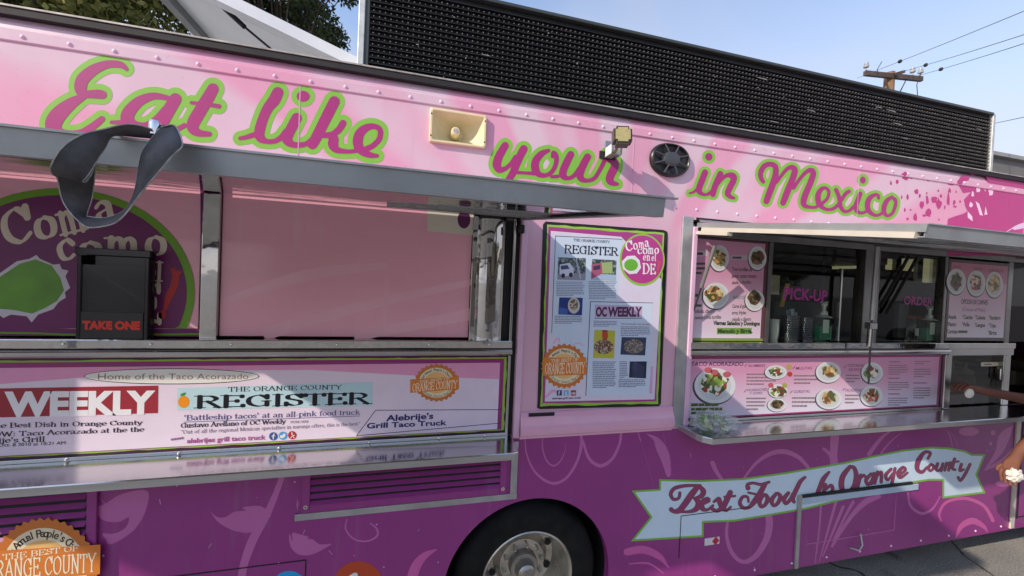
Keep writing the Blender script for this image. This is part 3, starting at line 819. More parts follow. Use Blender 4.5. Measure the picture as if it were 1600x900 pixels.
# ---------------------------------------------------------------- counters
def counter(x0, x1, z, depth, parent, ch_l, ch_r):
    e = empty('counter'); e.parent = parent
    def outline(d, inset=0.0):
        P = [(x0 + inset, 0.0)]
        if ch_l: P += [(x0 + inset, -d + 0.07), (x0 + 0.012 + inset, -d + 0.035), (x0 + 0.05, -d + inset)]
        else: P += [(x0 + inset, -d + inset)]
        if ch_r: P += [(x1 - 0.035, -d + inset), (x1 - 0.01 - inset, -d + 0.012), (x1 - inset, -d + 0.045)]
        else: P += [(x1 - inset, -d + inset)]
        P += [(x1 - inset, 0.0)]
        return P
    A = outline(depth); B = outline(depth, 0.004)
    mb = MB(); n = len(A)
    V = [(x, y, z - 0.004) for x, y in A] + [(x, y, z) for x, y in B]
    mb.add(V, [(i, i + 1, n + i + 1, n + i) for i in range(n - 1)] + [tuple(range(n, 2 * n))])
    mb.build('counter_top', mat('counter_steel', (0.60, 0.60, 0.60), 0.16, 1.0, var=0.08, vscale=3, bump=0.0012, bscale=4, stretch=(0.5, 3, 3), rvar=0.10), e)
    mb = MB()
    mb.add([(x, y, z - 0.0045) for x, y in A] + [(x, y, z - 0.034) for x, y in A], [(i, i + 1, n + i + 1, n + i) for i in range(n - 1)] + [tuple(range(n, 2 * n))])
    mb.build('counter_edge', mat('counter_edge_steel', (0.50, 0.50, 0.49), 0.42, 0.75, var=0.12, vscale=5, stretch=(0.3, 3, 3)), e)
    return e
c1 = counter(-1.98, 0.507, 1.272, 0.212, truck, False, True)
c2 = counter(1.565, 5.3, 1.280, 0.225, truck, True, False)
# upstand strip with screws behind the left counter
steel('counter_upstand', -1.95, 0.48, -0.006, 0.011, 1.272, 1.288, M_steel, 0.002)
steel('counter_upstand', 1.61, 3.885, -0.006, 0.011, 1.281, 1.296, M_steel, 0.002)
for x in (-1.42, -1.02, -0.62, -0.22, 0.12, 0.36): MB().lathe([(0.0, -0.008), (0.005, -0.006), (0.006, 0.0)], (x, -0.006, 1.281), 'Y', 8).build('bolt', M_chrome, truck, True)

# ---------------------------------------------------------------- awnings (the raised hatch doors)
def awning(x0, x1, zh, yf, zf, lip, label_parent, yh=-0.012):
    e = empty('awning'); e.parent = label_parent
    L = math.hypot(yf - yh, zf - zh); ny, nz = (yf - yh) / L, (zf - zh) / L         # along the flap
    ux, uz = -nz, ny                                                               # towards the underside (ny<0 -> down)
    if uz > 0: ux, uz = -ux, -uz
    def pt(x, s, t): return (x, yh + ny * s + ux * t, zh + nz * s + uz * t)         # s out from hinge, t below the top skin
    def slab(name, m, xa, xb, s0, s1, t0, t1, smooth=False):
        V = [pt(x, s, t) for x in (xa, xb) for s in (s0, s1) for t in (t0, t1)]
        F = [(0, 1, 3, 2), (4, 6, 7, 5), (0, 4, 5, 1), (2, 3, 7, 6), (0, 2, 6, 4), (1, 5, 7, 3)]
        return MB().add(V, F).build(name, m, e)
    slab('top_skin', M_wrap, x0, x1, 0.0, L - 0.004, 0.0, 0.004)
    slab('underside', M_polish, x0 + 0.03, x1 - 0.03, 0.01, L - 0.03, 0.022, 0.026)
    slab('front_channel', M_lip, x0, x1, L - 0.003, L, -0.002, lip)
    slab('front_channel_edge', M_alu, x0, x1 + 0.03, L - 0.012, L + 0.004, -0.006, -0.0021)
    slab('front_flange', M_lip, x0, x1, L - 0.035, L - 0.0031, lip - 0.004, lip)
    return e, pt, slab, L
aw1, pt1, slab1, L1 = awning(-1.86, 0.535, 2.478, -1.205, 2.312, 0.040, truck)
slab1('side_channel', M_lip, 0.531, 0.535, 0.0, L1 - 0.004, 0.0045, 0.036)
slab1('side_flange', M_alu, 0.505, 0.5309, 0.0, L1 - 0.04, 0.032, 0.036)
for xa, xb, s in ((-0.15, 0.50, 0.30), (0.05, 0.50, 0.52)): slab1('stiffener_rail', M_steel, xa, xb, s, s + 0.014, 0.0265, 0.036)
aw2, pt2, slab2, L2 = awning(1.625, 5.62, 2.512, -1.075, 2.357, 0.042, truck)
slab2('side_channel', M_lip, 1.619, 1.6249, 0.0, L2 + 0.003, -0.004, 0.024)
slab2('side_tube', mat('cream_tube', srgb(196, 190, 176), 0.45, var=0.08), 1.612, 1.640, 0.05, L2 - 0.02, 0.0245, 0.046)
slab2('hinge_bracket', mat('cream_tube', (0, 0, 0)), 1.605, 1.640, 0.02, 0.26, 0.0465, 0.066)
for s in (0.35, 0.72): slab2('stiffener_rail', M_steel, 1.66, 5.6, s, s + 0.016, 0.0265, 0.036)
for x in (2.9, 4.35): slab2('cross_rail', M_steel, x, x + 0.03, 0.12, L2 - 0.08, 0.0385, 0.050)
# hinge tube with knuckles over the right hatch
MB().tube([(1.63, -0.012, 2.528), (5.62, -0.012, 2.528)], 0.009, 10).build('hinge_tube', M_steel, truck)
MB().tube([(-1.86, -0.012, 2.492), (0.53, -0.012, 2.492)], 0.009, 10).build('hinge_tube', M_steel, truck)
# gas strut of the right awning and its prop rod
a, b = W(1117, 384, -0.13), W(1101, 432, -0.06); c = W(1083, 488, -0.015)
d = (c - a); mid = a + d * 0.62
st = empty('gas_strut'); st.parent = truck
MB().tube([a, mid], 0.011, 12).build('strut_barrel', mat('grey_strut', (0.20, 0.19, 0.18), 0.4, 0.4), st, True)
MB().tube([mid, c], 0.005, 8).build('strut_rod', M_dark, st, True)
pr = empty('prop_rod'); pr.parent = truck
p0, p1, p2 = W(1371, 385, -0.10), W(1362, 500, -0.10), W(1357, 600, -0.10)
MB().tube([p0, p1], 0.013, 10).build('rod_sleeve', M_alu, pr, True)
MB().tube([p1, p2], 0.0055, 8).build('rod', mat('dark_rod', (0.10, 0.09, 0.10), 0.4, 0.4), pr, True)
bx = W(1361, 509, -0.10); MB().box(bx.x - 0.03, bx.x + 0.03, -0.12, -0.08, bx.z - 0.022, bx.z + 0.022, 0.004).build('rod_clamp', M_steel, pr)
MB().tube([(bx.x, -0.10, bx.z - 0.02), (bx.x - 0.004, -0.10, bx.z - 0.14)], 0.017, 12).build('rod_grip', M_steel, pr, True)
# gas struts seen inside, by the second pane
for (q0, q1) in (((1420, 400), (1375, 480)), ((1433, 402), (1385, 490))):
    MB().tube([W(*q0, 0.02), W(*q1, 0.02)], 0.010, 8).build('stay_bar', M_dark, truck, True)

# ---------------------------------------------------------------- right hatch: posts, panes, ledge
steel('jamb_trim', 1.517, 1.590, -0.016, 0.0, 1.262, 2.548, M_alu, 0.004)
steel('jamb_trim', 1.5905, 1.622, -0.022, 0.0, 1.262, 2.49, mat('pale_pink_jamb', (0, 0, 0)), 0.004)
box('seam_shadow_gap', M_dark, truck, 1.62, 5.7, -0.001, 0.02, 2.534, 2.550)
steel('head_rail', 1.6, 5.7, 0.0, 0.06, 2.44, 2.505, mat('dull_dark_steel', (0.20, 0.195, 0.19), 0.3, 0.9, var=0.2, vscale=4, rvar=0.1))
MX = [(2.205, 2.235), (3.035, 3.125), (3.150, 3.195), (3.870, 3.900), (4.605, 4.665)]
M_post = mat('dull_dark_steel', (0.20, 0.195, 0.19), 0.3, 0.9, var=0.2, vscale=4, rvar=0.1)
for x0, x1 in MX: steel('window_post', x0, x1, 0.012 if x1 - x0 < .08 else 0.0, 0.06, 1.785, 2.44, M_post)
def pane(name, x0, x1, z0, z1, y=0.035):
    return MB().box(x0, x1, y, y + 0.004, z0, z1).build(name, M_glass, truck)
pane('window_pane', 2.236, 3.034, 1.79, 2.44)
pane('window_pane', 3.196, 3.869, 1.79, 2.44, 0.04)
pane('window_pane', 4.666, 5.69, 1.79, 2.44, 0.035)
pane('window_pane', 3.126, 3.149, 1.79, 2.44)
steel('sliding_frame', 2.86, 2.872, 0.03, 0.05, 1.79, 2.30, M_steel, 0.001)
# deep shelf that carries the bottles, and the ledge front
steel('window_sill', 1.61, 4.66, -0.028, 0.34, 1.745, 1.786, M_polish, 0.003)
mb = MB(); prof = [(-0.005, 1.745), (-0.024, 1.741), (-0.032, 1.731), (-0.032, 1.712), (-0.022, 1.700), (-0.005, 1.696)]
V = [(x, y, z) for x in (1.61, 3.90) for y, z in prof]; n = len(prof)
mb.add(V, [(i, i + 1, n + i + 1, n + i) for i in range(n - 1)] + [tuple(range(n)), tuple(range(n, 2 * n))])
mb.build('sill_moulding', M_steel, truck, True)
steel('sill_moulding', 3.905, 4.66, -0.02, 0.0, 1.69, 1.7445, M_steel)
steel('banner_backing', 1.61, 3.887, 0.012, 0.05, 1.262, 1.70, M_dark, 0)
steel('window_post', 3.888, 3.955, -0.015, 0.06, 1.282, 1.695, M_steel, 0.006)
steel('window_post', 4.585, 4.665, -0.006, 0.06, 1.282, 1.69, M_steel, 0.006)
pass_door = MB().box(3.956, 4.584, 0.03, 0.034, 1.284, 1.69).build('pass_through_pane', mat_glass('tinted_pass_glass', (0.5, 0.5, 0.48), 1.25), truck)
h = W(1556, 590, 0.028); MB().tube([(h.x, 0.03, 1.58), (h.x - 0.012, 0.0, 1.575), (h.x - 0.012, 0.0, 1.49), (h.x, 0.03, 1.485)], 0.006, 8).build('pull_handle', M_chrome, truck, True)
l0 = wallrect(1533, 1562, 566, 572, 0.028); box('door_label', mat('cream_label', srgb(222, 208, 180), 0.5), truck, l0[0], l0[1], 0.026, 0.0295, l0[2], l0[3])
_mb = MB(); lines(_mb, 1537, 1558, 567.5, 571, 1, 0.0255, 0.5); link('door_label_print', mesh('door_label_print', _mb.V, _mb.F), ink(70, 60, 60), truck)
# room behind the pass-through and below the shelf
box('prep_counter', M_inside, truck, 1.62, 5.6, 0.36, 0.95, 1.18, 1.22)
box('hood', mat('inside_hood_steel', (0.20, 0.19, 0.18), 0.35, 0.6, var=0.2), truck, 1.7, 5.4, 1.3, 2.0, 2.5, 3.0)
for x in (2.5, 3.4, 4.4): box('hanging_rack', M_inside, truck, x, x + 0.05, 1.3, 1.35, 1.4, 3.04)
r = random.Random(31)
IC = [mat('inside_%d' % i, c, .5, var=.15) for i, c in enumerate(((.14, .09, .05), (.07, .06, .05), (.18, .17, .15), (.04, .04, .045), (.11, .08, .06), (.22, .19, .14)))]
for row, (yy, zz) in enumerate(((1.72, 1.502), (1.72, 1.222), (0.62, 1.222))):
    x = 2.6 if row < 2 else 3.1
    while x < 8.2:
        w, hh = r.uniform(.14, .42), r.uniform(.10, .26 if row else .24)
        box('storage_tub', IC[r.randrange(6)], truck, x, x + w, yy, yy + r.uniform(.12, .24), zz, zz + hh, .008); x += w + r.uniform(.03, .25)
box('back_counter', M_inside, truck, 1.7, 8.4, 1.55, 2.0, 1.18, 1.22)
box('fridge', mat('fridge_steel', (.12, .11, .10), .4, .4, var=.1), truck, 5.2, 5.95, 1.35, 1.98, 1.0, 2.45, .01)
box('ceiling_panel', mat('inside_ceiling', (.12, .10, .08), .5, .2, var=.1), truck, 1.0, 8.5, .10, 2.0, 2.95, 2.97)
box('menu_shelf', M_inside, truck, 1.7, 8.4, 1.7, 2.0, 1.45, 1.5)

# ---------------------------------------------------------------- louvred vents in the skirt
def vent(x0, x1, z0, z1, n):
    v = empty('vent_grille'); v.parent = truck
    box('vent_recess', M_dark, v, x0 + .03, x1 - .03, -0.0035, -0.0005, z0 + .03, z1 - .005)
    for nm, r in (('vent_frame', (x0, x0 + .035, z0, z1)), ('vent_frame', (x1 - .035, x1, z0, z1)), ('vent_frame', (x0 + .0352, x1 - .0352, z0, z0 + .035))):
        box(nm, M_purple, v, r[0], r[1], -0.014, -0.004, r[2], r[3], 0.002)
    h = (z1 - z0 - 0.04) / n
    for k in range(n):
        za = z0 + 0.038 + h * k
        MB().add([(x0 + .036, -0.020, za), (x1 - .036, -0.020, za), (x1 - .036, -0.004, za + h * 0.42), (x0 + .036, -0.004, za + h * 0.42),
                  (x0 + .036, -0.018, za - 0.002), (x1 - .036, -0.018, za - 0.002), (x1 - .036, -0.004, za + 0.004), (x0 + .036, -0.004, za + 0.004)],
                 [(0, 1, 2, 3), (4, 7, 6, 5), (0, 4, 5, 1)]).build('louvre_slat', M_purple, v)
    for x in (x0 + .018, x1 - .018):
        MB().lathe([(0.004, -0.017), (0.010, -0.017), (0.010, -0.014)], (x, 0, z0 + 0.03), 'Y', 10).build('vent_screw', M_chrome, v)
    return v
v1 = vent(-0.515, 0.490, 0.955, 1.235, 7)
v2 = vent(-2.6, -1.31, 0.60, 1.235, 15)
steel('vent_rail', -0.545, 0.555, -0.010, -0.001, 0.918, 0.950, M_alu, 0.002)
steel('vent_rail', 0.515, 0.552, -0.010, -0.001, 0.9505, 1.236, M_alu, 0.002)

# storage hatches lower right
def groove(name, pts, w=0.004, m=None, y=-0.0022):
    mb = MB()
    for (xa, za), (xb, zb) in zip(pts[:-1], pts[1:]):
        if abs(xb - xa) > abs(zb - za): mb.box(min(xa, xb), max(xa, xb), y, 0.004, za - w / 2, za + w / 2)
        else: mb.box(xa - w / 2, xa + w / 2, y, 0.004, min(za, zb), max(za, zb))
    return mb.build(name, m or M_dark, truck)
g1 = W(1064, 806); g2 = W(1160, 795); g3 = W(1061, 872)
groove('hatch_seam', [(g1.x, g3.z), (g1.x, g1.z), (g2.x + 0.06, g1.z)], 0.005)
hx0, hx1, hz0, hz1 = 2.545, 3.63, 0.262, 0.765
hatch = box('storage_hatch', M_purple, truck, hx0 + .03, hx1, -0.0003, 0.004, hz0 + .02, hz1 - .045)
box('hatch_edge', M_alu, truck, hx0 - .012, hx0 + .018, -0.014, -0.0005, hz0 - .02, hz1 - .02, 0.002)
box('hatch_gap', M_dark, truck, hx0 + .0185, hx0 + .0295, -0.002, 0.004, hz0, hz1 - .03)
box('hatch_gap', M_dark, truck, hx0 + .02, hx1 - .02, -0.016, -0.004, hz1 - .036, hz1 - .018, 0.002)
box('hatch_rail', mat('pale_blue_strip', srgb(176, 198, 216), 0.35, var=0.06), truck, hx0 + .02, hx1 + .05, -0.012, -0.0035, hz1 - .085, hz1 - .042, 0.002)
groove('hatch_trim', [(hx0 + .1, hz0 + .13), (hx1 - .16, hz0 + .13), (hx1 - .16, hz1 - .12)], 0.006, M_swirl, -0.0020)
hd = W(1335, 848); MB().tube([(hd.x - .06, -0.012, hd.z - .02), (hd.x, -0.03, hd.z - .035), (hd.x + .03, -0.03, hd.z + .0), (hd.x + .035, -0.012, hd.z + .07)], 0.006, 8).build('hatch_handle', M_alu, truck, True)
e0 = W(1590, 663); e1 = W(1574, 828)
steel('corner_trim', e0.x - .03, e0.x + .02, -0.012, 0.0, 0.25, 1.245, mat('cream_trim', srgb(206, 196, 184), 0.5, var=0.1), 0.003)
groove('door_seam', [(e0.x + .07, 0.32), (e0.x + .07, 1.24)], 0.02)
groove('door_seam', [(e0.x + .08, 0.33), (7.0, 0.33)], 0.008)
# ---------------------------------------------------------------- big script lettering on the upper band
def px(strokes, zoom):
    x0, y0, s = zoom; out = []
    for st in strokes:
        if isinstance(st[0], str): out.append((st[0], [(x0 + p[0] / s, y0 + p[1] / s) + ((p[2] / s,) if len(p) > 2 else ()) for p in st[1]]))
        else: out.append([(x0 + p[0] / s, y0 + p[1] / s, p[2] / s) for p in st])
    return out
Z1, Z2, Z3, Z4, Z5 = (50, 70, 5.0), (350, 110, 5.625), (750, 190, 6.667), (1060, 220, 8.0), (1240, 250, 8.889)
EAT = px([
 [(738,190,30),(690,155,52),(590,152,62),(480,195,85),(395,270,100),(378,340,95),(395,385,60)],
 [(395,390,60),(450,385,62),(520,385,72),(550,390,66)],
 [(400,405,50),(310,455,90),(210,540,125),(165,620,130),(190,680,100),(270,700,70),(380,690,60),(470,640,60),(545,580,50)],
 [(1060,415,40),(950,400,56),(840,440,80),(760,520,100),(745,580,105),(790,620,70),(880,625,40),(960,580,40),(1040,500,50)],
 [(620,605,30),(690,605,36),(750,600,50)],
 [(1120,425,95),(1080,490,100),(1030,580,100),(1010,640,90),(1060,670,50),(1130,660,40),(1190,630,40)],
 [(1413,345,90),(1370,420,98),(1310,520,100),(1260,610,100),(1260,660,80),(1310,690,56),(1385,697,40)],
 [(1245,452,28),(1340,462,30),(1460,480,36)]], Z1)
LIKE = px([
 [(140,597,34),(200,585,40),(265,565,50)],
 [(472,195,100),(440,260,105),(385,330,92),(340,430,90),(312,530,92),(318,590,80),(370,622,46),(440,622,44),(500,590,50),(545,540,60)],
 [(638,418,92),(610,470,92),(565,560,92),(555,610,90),(600,650,58),(670,655,50),(730,640,44),(790,590,50)],
 ('P', ell(695,227,58,48)),
 [(968,275,98),(920,370,98),(860,490,96),(800,610,94),(776,648,90)],
 [(1045,465,62),(1010,520,60),(950,560,50),(880,570,52)],
 [(930,570,55),(962,600,85),(958,650,90),(985,695,60),(1070,712,40),(1150,708,38),(1190,690,50)],
 [(1190,690,80),(1175,630,90),(1190,560,85),(1240,510,70),(1310,490,50),(1370,520,48),(1365,600,50),(1310,660,48),(1250,690,50)],
 [(1180,680,80),(1230,720,70),(1290,745,50),(1345,750,34)]], Z2)
YOUR = px([
 [(262,250,78),(225,310,84),(190,380,88),(175,450,90),(200,500,70),(260,490,50),(320,440,45),(370,370,50)],
 [(455,285,84),(420,350,84),(380,440,82),(345,530,78),(300,600,70)],
 [(390,530,36),(480,535,34),(560,540,44)],
 [(715,300,36),(640,335,66),(580,410,80),(575,490,85),(610,545,64),(680,560,46),(750,520,46),(790,440,50),(795,360,50),(765,325,50),(755,365,36)],
 [(745,575,34),(810,570,40)],
 [(945,342,74),(910,410,78),(870,500,80),(865,560,76),(910,590,44),(970,570,44),(1030,500,50),(1060,450,50)],
 [(1120,368,76),(1080,440,80),(1045,530,80),(1050,590,70),(1110,615,44),(1190,590,44),(1250,500,44),(1290,420,46),(1320,350,60)],
 [(1320,340,60),(1330,390,50),(1400,420,80),(1400,480,86),(1360,560,86),(1350,610,80),(1380,640,60),(1430,650,36)]], Z3)
IN = px([
 [(140,655,26),(190,640,32),(240,600,44)],
 [(333,395,78),(305,470,80),(265,570,80),(260,630,70),(310,670,42),(370,665,40),(430,620,50)],
 ('P', ell(380,200,46,48)),
 [(525,412,74),(490,490,76),(450,590,76),(432,668,70)],
 [(480,560,40),(540,480,44),(610,430,54),(680,440,84),(690,490,80),(640,590,78),(615,660,72),(650,700,54),(695,715,36)]], Z4)
MEX = px([
 [(1060,510,50),(1030,460,58),(1030,390,66),(1070,320,66),(1140,290,62),(1210,320,70),(1215,420,78),(1180,540,82),(1130,670,82),(1100,755,76)],
 [(1225,520,40),(1290,430,44),(1360,350,50),(1420,330,64),(1455,370,78),(1430,470,80),(1380,590,82),(1325,730,80),(1308,775,74)]], Z4) + px([
 [(0,390,50),(80,270,50),(170,170,56),(240,140,70),(275,180,80),(240,300,86),(180,440,88),(140,560,88),(150,630,70),(230,655,46),(310,655,44),(350,620,50)],
 [(400,600,50),(470,530,46),(490,440,48),(450,390,46),(390,400,60),(345,470,76),(340,560,80),(370,630,70),(440,680,48),(520,685,46),(590,650,50),(640,590,50)],
 [(590,415,60),(620,480,60),(640,560,62),(650,640,62),(700,710,50),(770,705,44),(830,650,48)],
 [(770,435,56),(720,470,54),(670,550,50)],
 [(923,470,68),(895,550,70),(865,640,72),(880,710,60),(940,735,44),(1010,710,44),(1040,650,50)],
 ('P', ell(962,278,42,48)),
 [(1180,530,44),(1175,490,44),(1120,485,50),(1050,540,72),(1025,620,76),(1040,700,70),(1110,760,50),(1180,765,42),(1240,730,44)],
 [(1370,510,40),(1300,560,64),(1260,640,72),(1255,720,64),(1300,775,44),(1370,740,46),(1410,650,50),(1420,570,48),(1400,545,60)]], Z5)
ONE = (0, 0, 1.0)
for word, grow in ((EAT, 9.0), (LIKE, 8.2), (YOUR, 6.3), (IN, 4.7), (MEX, 4.6)):
    o = decal('lettering', word, ONE, -0.001260, M_letter, truck)
    d = decal('lettering_outline', word, ONE, -0.00056, M_green, o, grow)

# magenta splash at the right of the band
sp = []
r = random.Random(21)
def blob(cx, cy, rx, ry, k, seed, n=11):
    q = random.Random(seed)
    return ('P', [(cx + rx * (1 + q.uniform(-k, k)) * math.cos(2 * math.pi * i / n), cy + ry * (1 + q.uniform(-k, k)) * math.sin(2 * math.pi * i / n)) for i in range(n)])
edge = [(1480,354),(1481,342),(1492,338),(1505,334),(1512,330),(1508,322),(1506,312),(1512,306),(1517,300),(1505,302),(1498,290),(1496,280),(1506,279),(1520,284),(1532,290),(1540,300),(1545,286),(1560,288),(1580,290),(1640,300),(1640,400),(1480,400)]
sp.append(('p', edge))
for (x, y, a, b) in [(1415,277,5,6),(1424,275,4,4),(1392,286,1.6,3),(1402,284,2,4),(1441,319,4,6),(1449,313,3,6),(1451,333,4,8),(1430,340,3,6),(1460,312,5,6),(1467,318,4,7),(1482,312,2.4,9),(1470,306,2,3),(1409,308,1.4,3),(1418,308,2,5),(1437,306,2,3),(1432,300,3,4),(1484,298,2.4,3.4),(1491,316,2,4),(1492,323,3,1.6),(1476,324,1.4,3),(1500,315,1.5,2.5),(1418,342,1.6,2.4),(1444,337,2.6,2),(1414,328,1.4,3),(1423,328,1.4,1.6),(1467,343,1,2.4),(1450,279,3,3.5),(1467,279,4,3.5),(1478,279,1.4,4),(1490,280,1.6,2),(1440,270,1.6,5),(1466,298,1.4,2),(1494,300,1.2,2),(1448,302,1.2,2),(1486,287,5,3)]:
    sp.append(blob(x, y, a, b, 0.35, int(x * 7 + y)))
SPL = decal('paint_splash_print', sp, ONE, -0.0007, M_mag, truck, g=0.6, split=True)
# same colour on the strip above the seam (it stands a little proud)
decal('paint_splash_print', [('p', [(1545,286),(1541,277),(1533,270),(1548,271),(1640,287),(1640,302)]), blob(1500,284,4,4,.3,5), blob(1507,279,9,5,.3,8), blob(1414,272,4,3,.4,3), blob(1521,272,5,2,.4,31)], ONE, -0.0076, M_mag, truck, g=0.6, split=True)
# far end of the band beyond the frame is the same magenta
sheet_m('end_wrap', [rect(5.75, 7.79, 1.255, ZG - .005)], -0.000784, M_mag, truck)
lt = [('p', [(1524,314),(1530,318),(1536,337),(1531,336)]), ('p', [(1540,322),(1543,335),(1538,336)]), blob(1517,320,3,4,.3,77), blob(1528,296,3,5,.3,78), blob(1549,300,4,7,.4,79), blob(1520,303,2,4,.3,80), ('p', [(1512,330),(1519,338),(1520,346),(1512,340)])]
decal('splash_highlight_print', lt, ONE, -0.001456, M_rivet, truck, g=0.5, split=True)
decal('stripe_print', [[(1572,363,1.2),(1590,352,1.6),(1620,343,2)], [(1585,357,5),(1612,350,8)]], ONE, -0.001456, ink(226, 200, 226), truck)

# ---------------------------------------------------------------- swirls on the purple skirt
A6, A7, A5, A4, A3 = (980, 650, 3.6), (1300, 640, 3.46), (640, 650, 3.6), (300, 700, 4.5), (0, 700, 4.5)
sw = []
sw += px([[(480,265,30),(500,310,26),(535,360,20)],                                   # fern tip
 [(650,360,14),(720,270,20),(800,215,26),(880,200,30),(960,230,26),(1020,290,20)],
 [(565,590,18),(560,680,22),(590,770,26),(650,820,26),(720,790,34),(780,700,40),(800,610,44),(795,560,40)],
 [(1160,120,12),(1165,190,26),(1170,260,34)], [(1105,185,20),(1140,215,24),(1165,260,28)],
 [(1090,500,14),(1080,640,12),(1055,830,8)], [(1175,480,20),(1130,640,16),(1080,820,8)], [(1215,510,20),(1170,620,18),(1100,790,10)],
 [(110,100,6),(160,130,30),(190,180,60),(215,240,56),(232,330,30)], [(62,90,5),(100,220,5),(150,400,5)], [(200,90,5),(230,220,5),(256,340,5)]], A6)
sw += px([[(330,110,6),(270,150,20),(200,240,26)], [(375,125,6),(320,170,10),(265,235,12)], [(620,110,6),(640,150,8),(650,200,8)], [(630,115,5),(660,150,6),(678,200,6)],
 [(410,450,14),(425,520,16),(480,560,18),(540,540,14),(585,470,10)], [(15,150,50),(10,220,44),(5,290,34)],
 [(255,470,24),(180,500,36),(110,570,26),(40,670,22),(0,740,16)], [(115,500,22),(80,560,18),(10,700,12)],
 [(975,90,10),(930,150,60),(900,230,40),(830,320,10)], [(985,200,8),(930,270,26),(860,310,20),(820,330,6)], ('P', ell(870,125,14,16)), ('P', ell(858,185,10,12)), ('P', ell(838,222,6,6)), ('P', ell(925,400,42,18)), ('P', ell(740,118,56,26))], A7)
sw += px([[(750,110,8),(748,180,10),(770,250,12),(810,280,12),(850,250,10),(875,190,6),(876,150,5)],
 [(648,120,8),(660,220,12),(710,320,16),(800,378,18),(880,350,18),(940,260,18),(965,170,20),(965,105,20)],
 [(975,140,16),(1010,240,20),(1075,280,24),(1140,240,20),(1180,160,18),(1190,95,16)], [(1285,90,8),(1300,140,10)]], A5)
sw += px([[(680,0,34),(668,80,38),(640,180,42),(590,320,46),(520,480,56),(430,640,66),(370,800,60),(350,900,60)],
 ('P', [(120,430),(170,480),(230,485),(290,450),(350,440),(378,438),(350,420),(400,408),(470,405),(520,425),(553,455),(530,520),(470,570),(400,598),(320,590),(240,560),(170,510)]),
 ('P', [(680,625),(690,600),(705,650),(705,595),(760,605),(825,625),(815,640),(850,640),(900,675),(985,672),(930,710),(860,745),(790,758),(730,740),(690,690)]),
 ('p', [(740,345),(752,390),(740,460),(732,400)]),
 [(1255,530,14),(1300,570,18),(1300,620,18),(1230,655,16),(1140,640,16),(1080,570,16),(1090,500,12)]], A4)
sw += px([[(680,330,6),(740,390,10)], ('P', [(655,410),(720,400),(860,320),(1035,300),(1030,430),(960,560),(860,640),(770,680),(740,640),(720,600),(800,600),(880,560),(905,490),(840,520),(760,520),(700,490)])], A3)
decal('swirl_print', sw, ONE, -0.000448, M_swirl, truck, grow=-0.45, g=0.5, split=True)
# big round swirls either side of the wheel
sw2 = px([[(150,752,8),(90,782,36),(45,830,52),(20,890,58),(10,960,60)]], A5) + px([[(0,765,40),(90,752,44),(180,790,34),(232,852,6)], [(10,832,6),(120,830,12),(205,885,5)]], A6) + px([[(590,600,10),(580,560,14),(620,500,16),(720,480,18),(820,520,18),(870,600,20)], [(670,692,8),(700,630,28),(760,602,34),(818,630,22),(840,660,6)]], A7)
decal('swirl_print', sw2, ONE, -0.000504, mat('rose_swirl_print', srgb(204, 96, 164), 0.34, var=0.03), truck, g=0.6, split=True)
# round badges low down
decal('badge_print', [('P', ell(452, 917, 27, 25))], ONE, -0.000616, ink(40, 160, 222), truck)
decal('badge_print', [('P', ell(560, 912, 38, 35))], ONE, -0.000616, ink(190, 74, 40), truck)
decal('badge_mark_print', [[(545,903,5),(556,898,6),(553,912,5)]], ONE, -0.001120, M_white, truck)
gq = [W(300, 897), W(470, 876), W(478, 877), W(478, 910)]
groove('hatch_seam', [(gq[0].x - .1, (gq[0].z + gq[1].z) / 2), (gq[2].x, (gq[0].z + gq[1].z) / 2), (gq[2].x, 0.3)], 0.005)

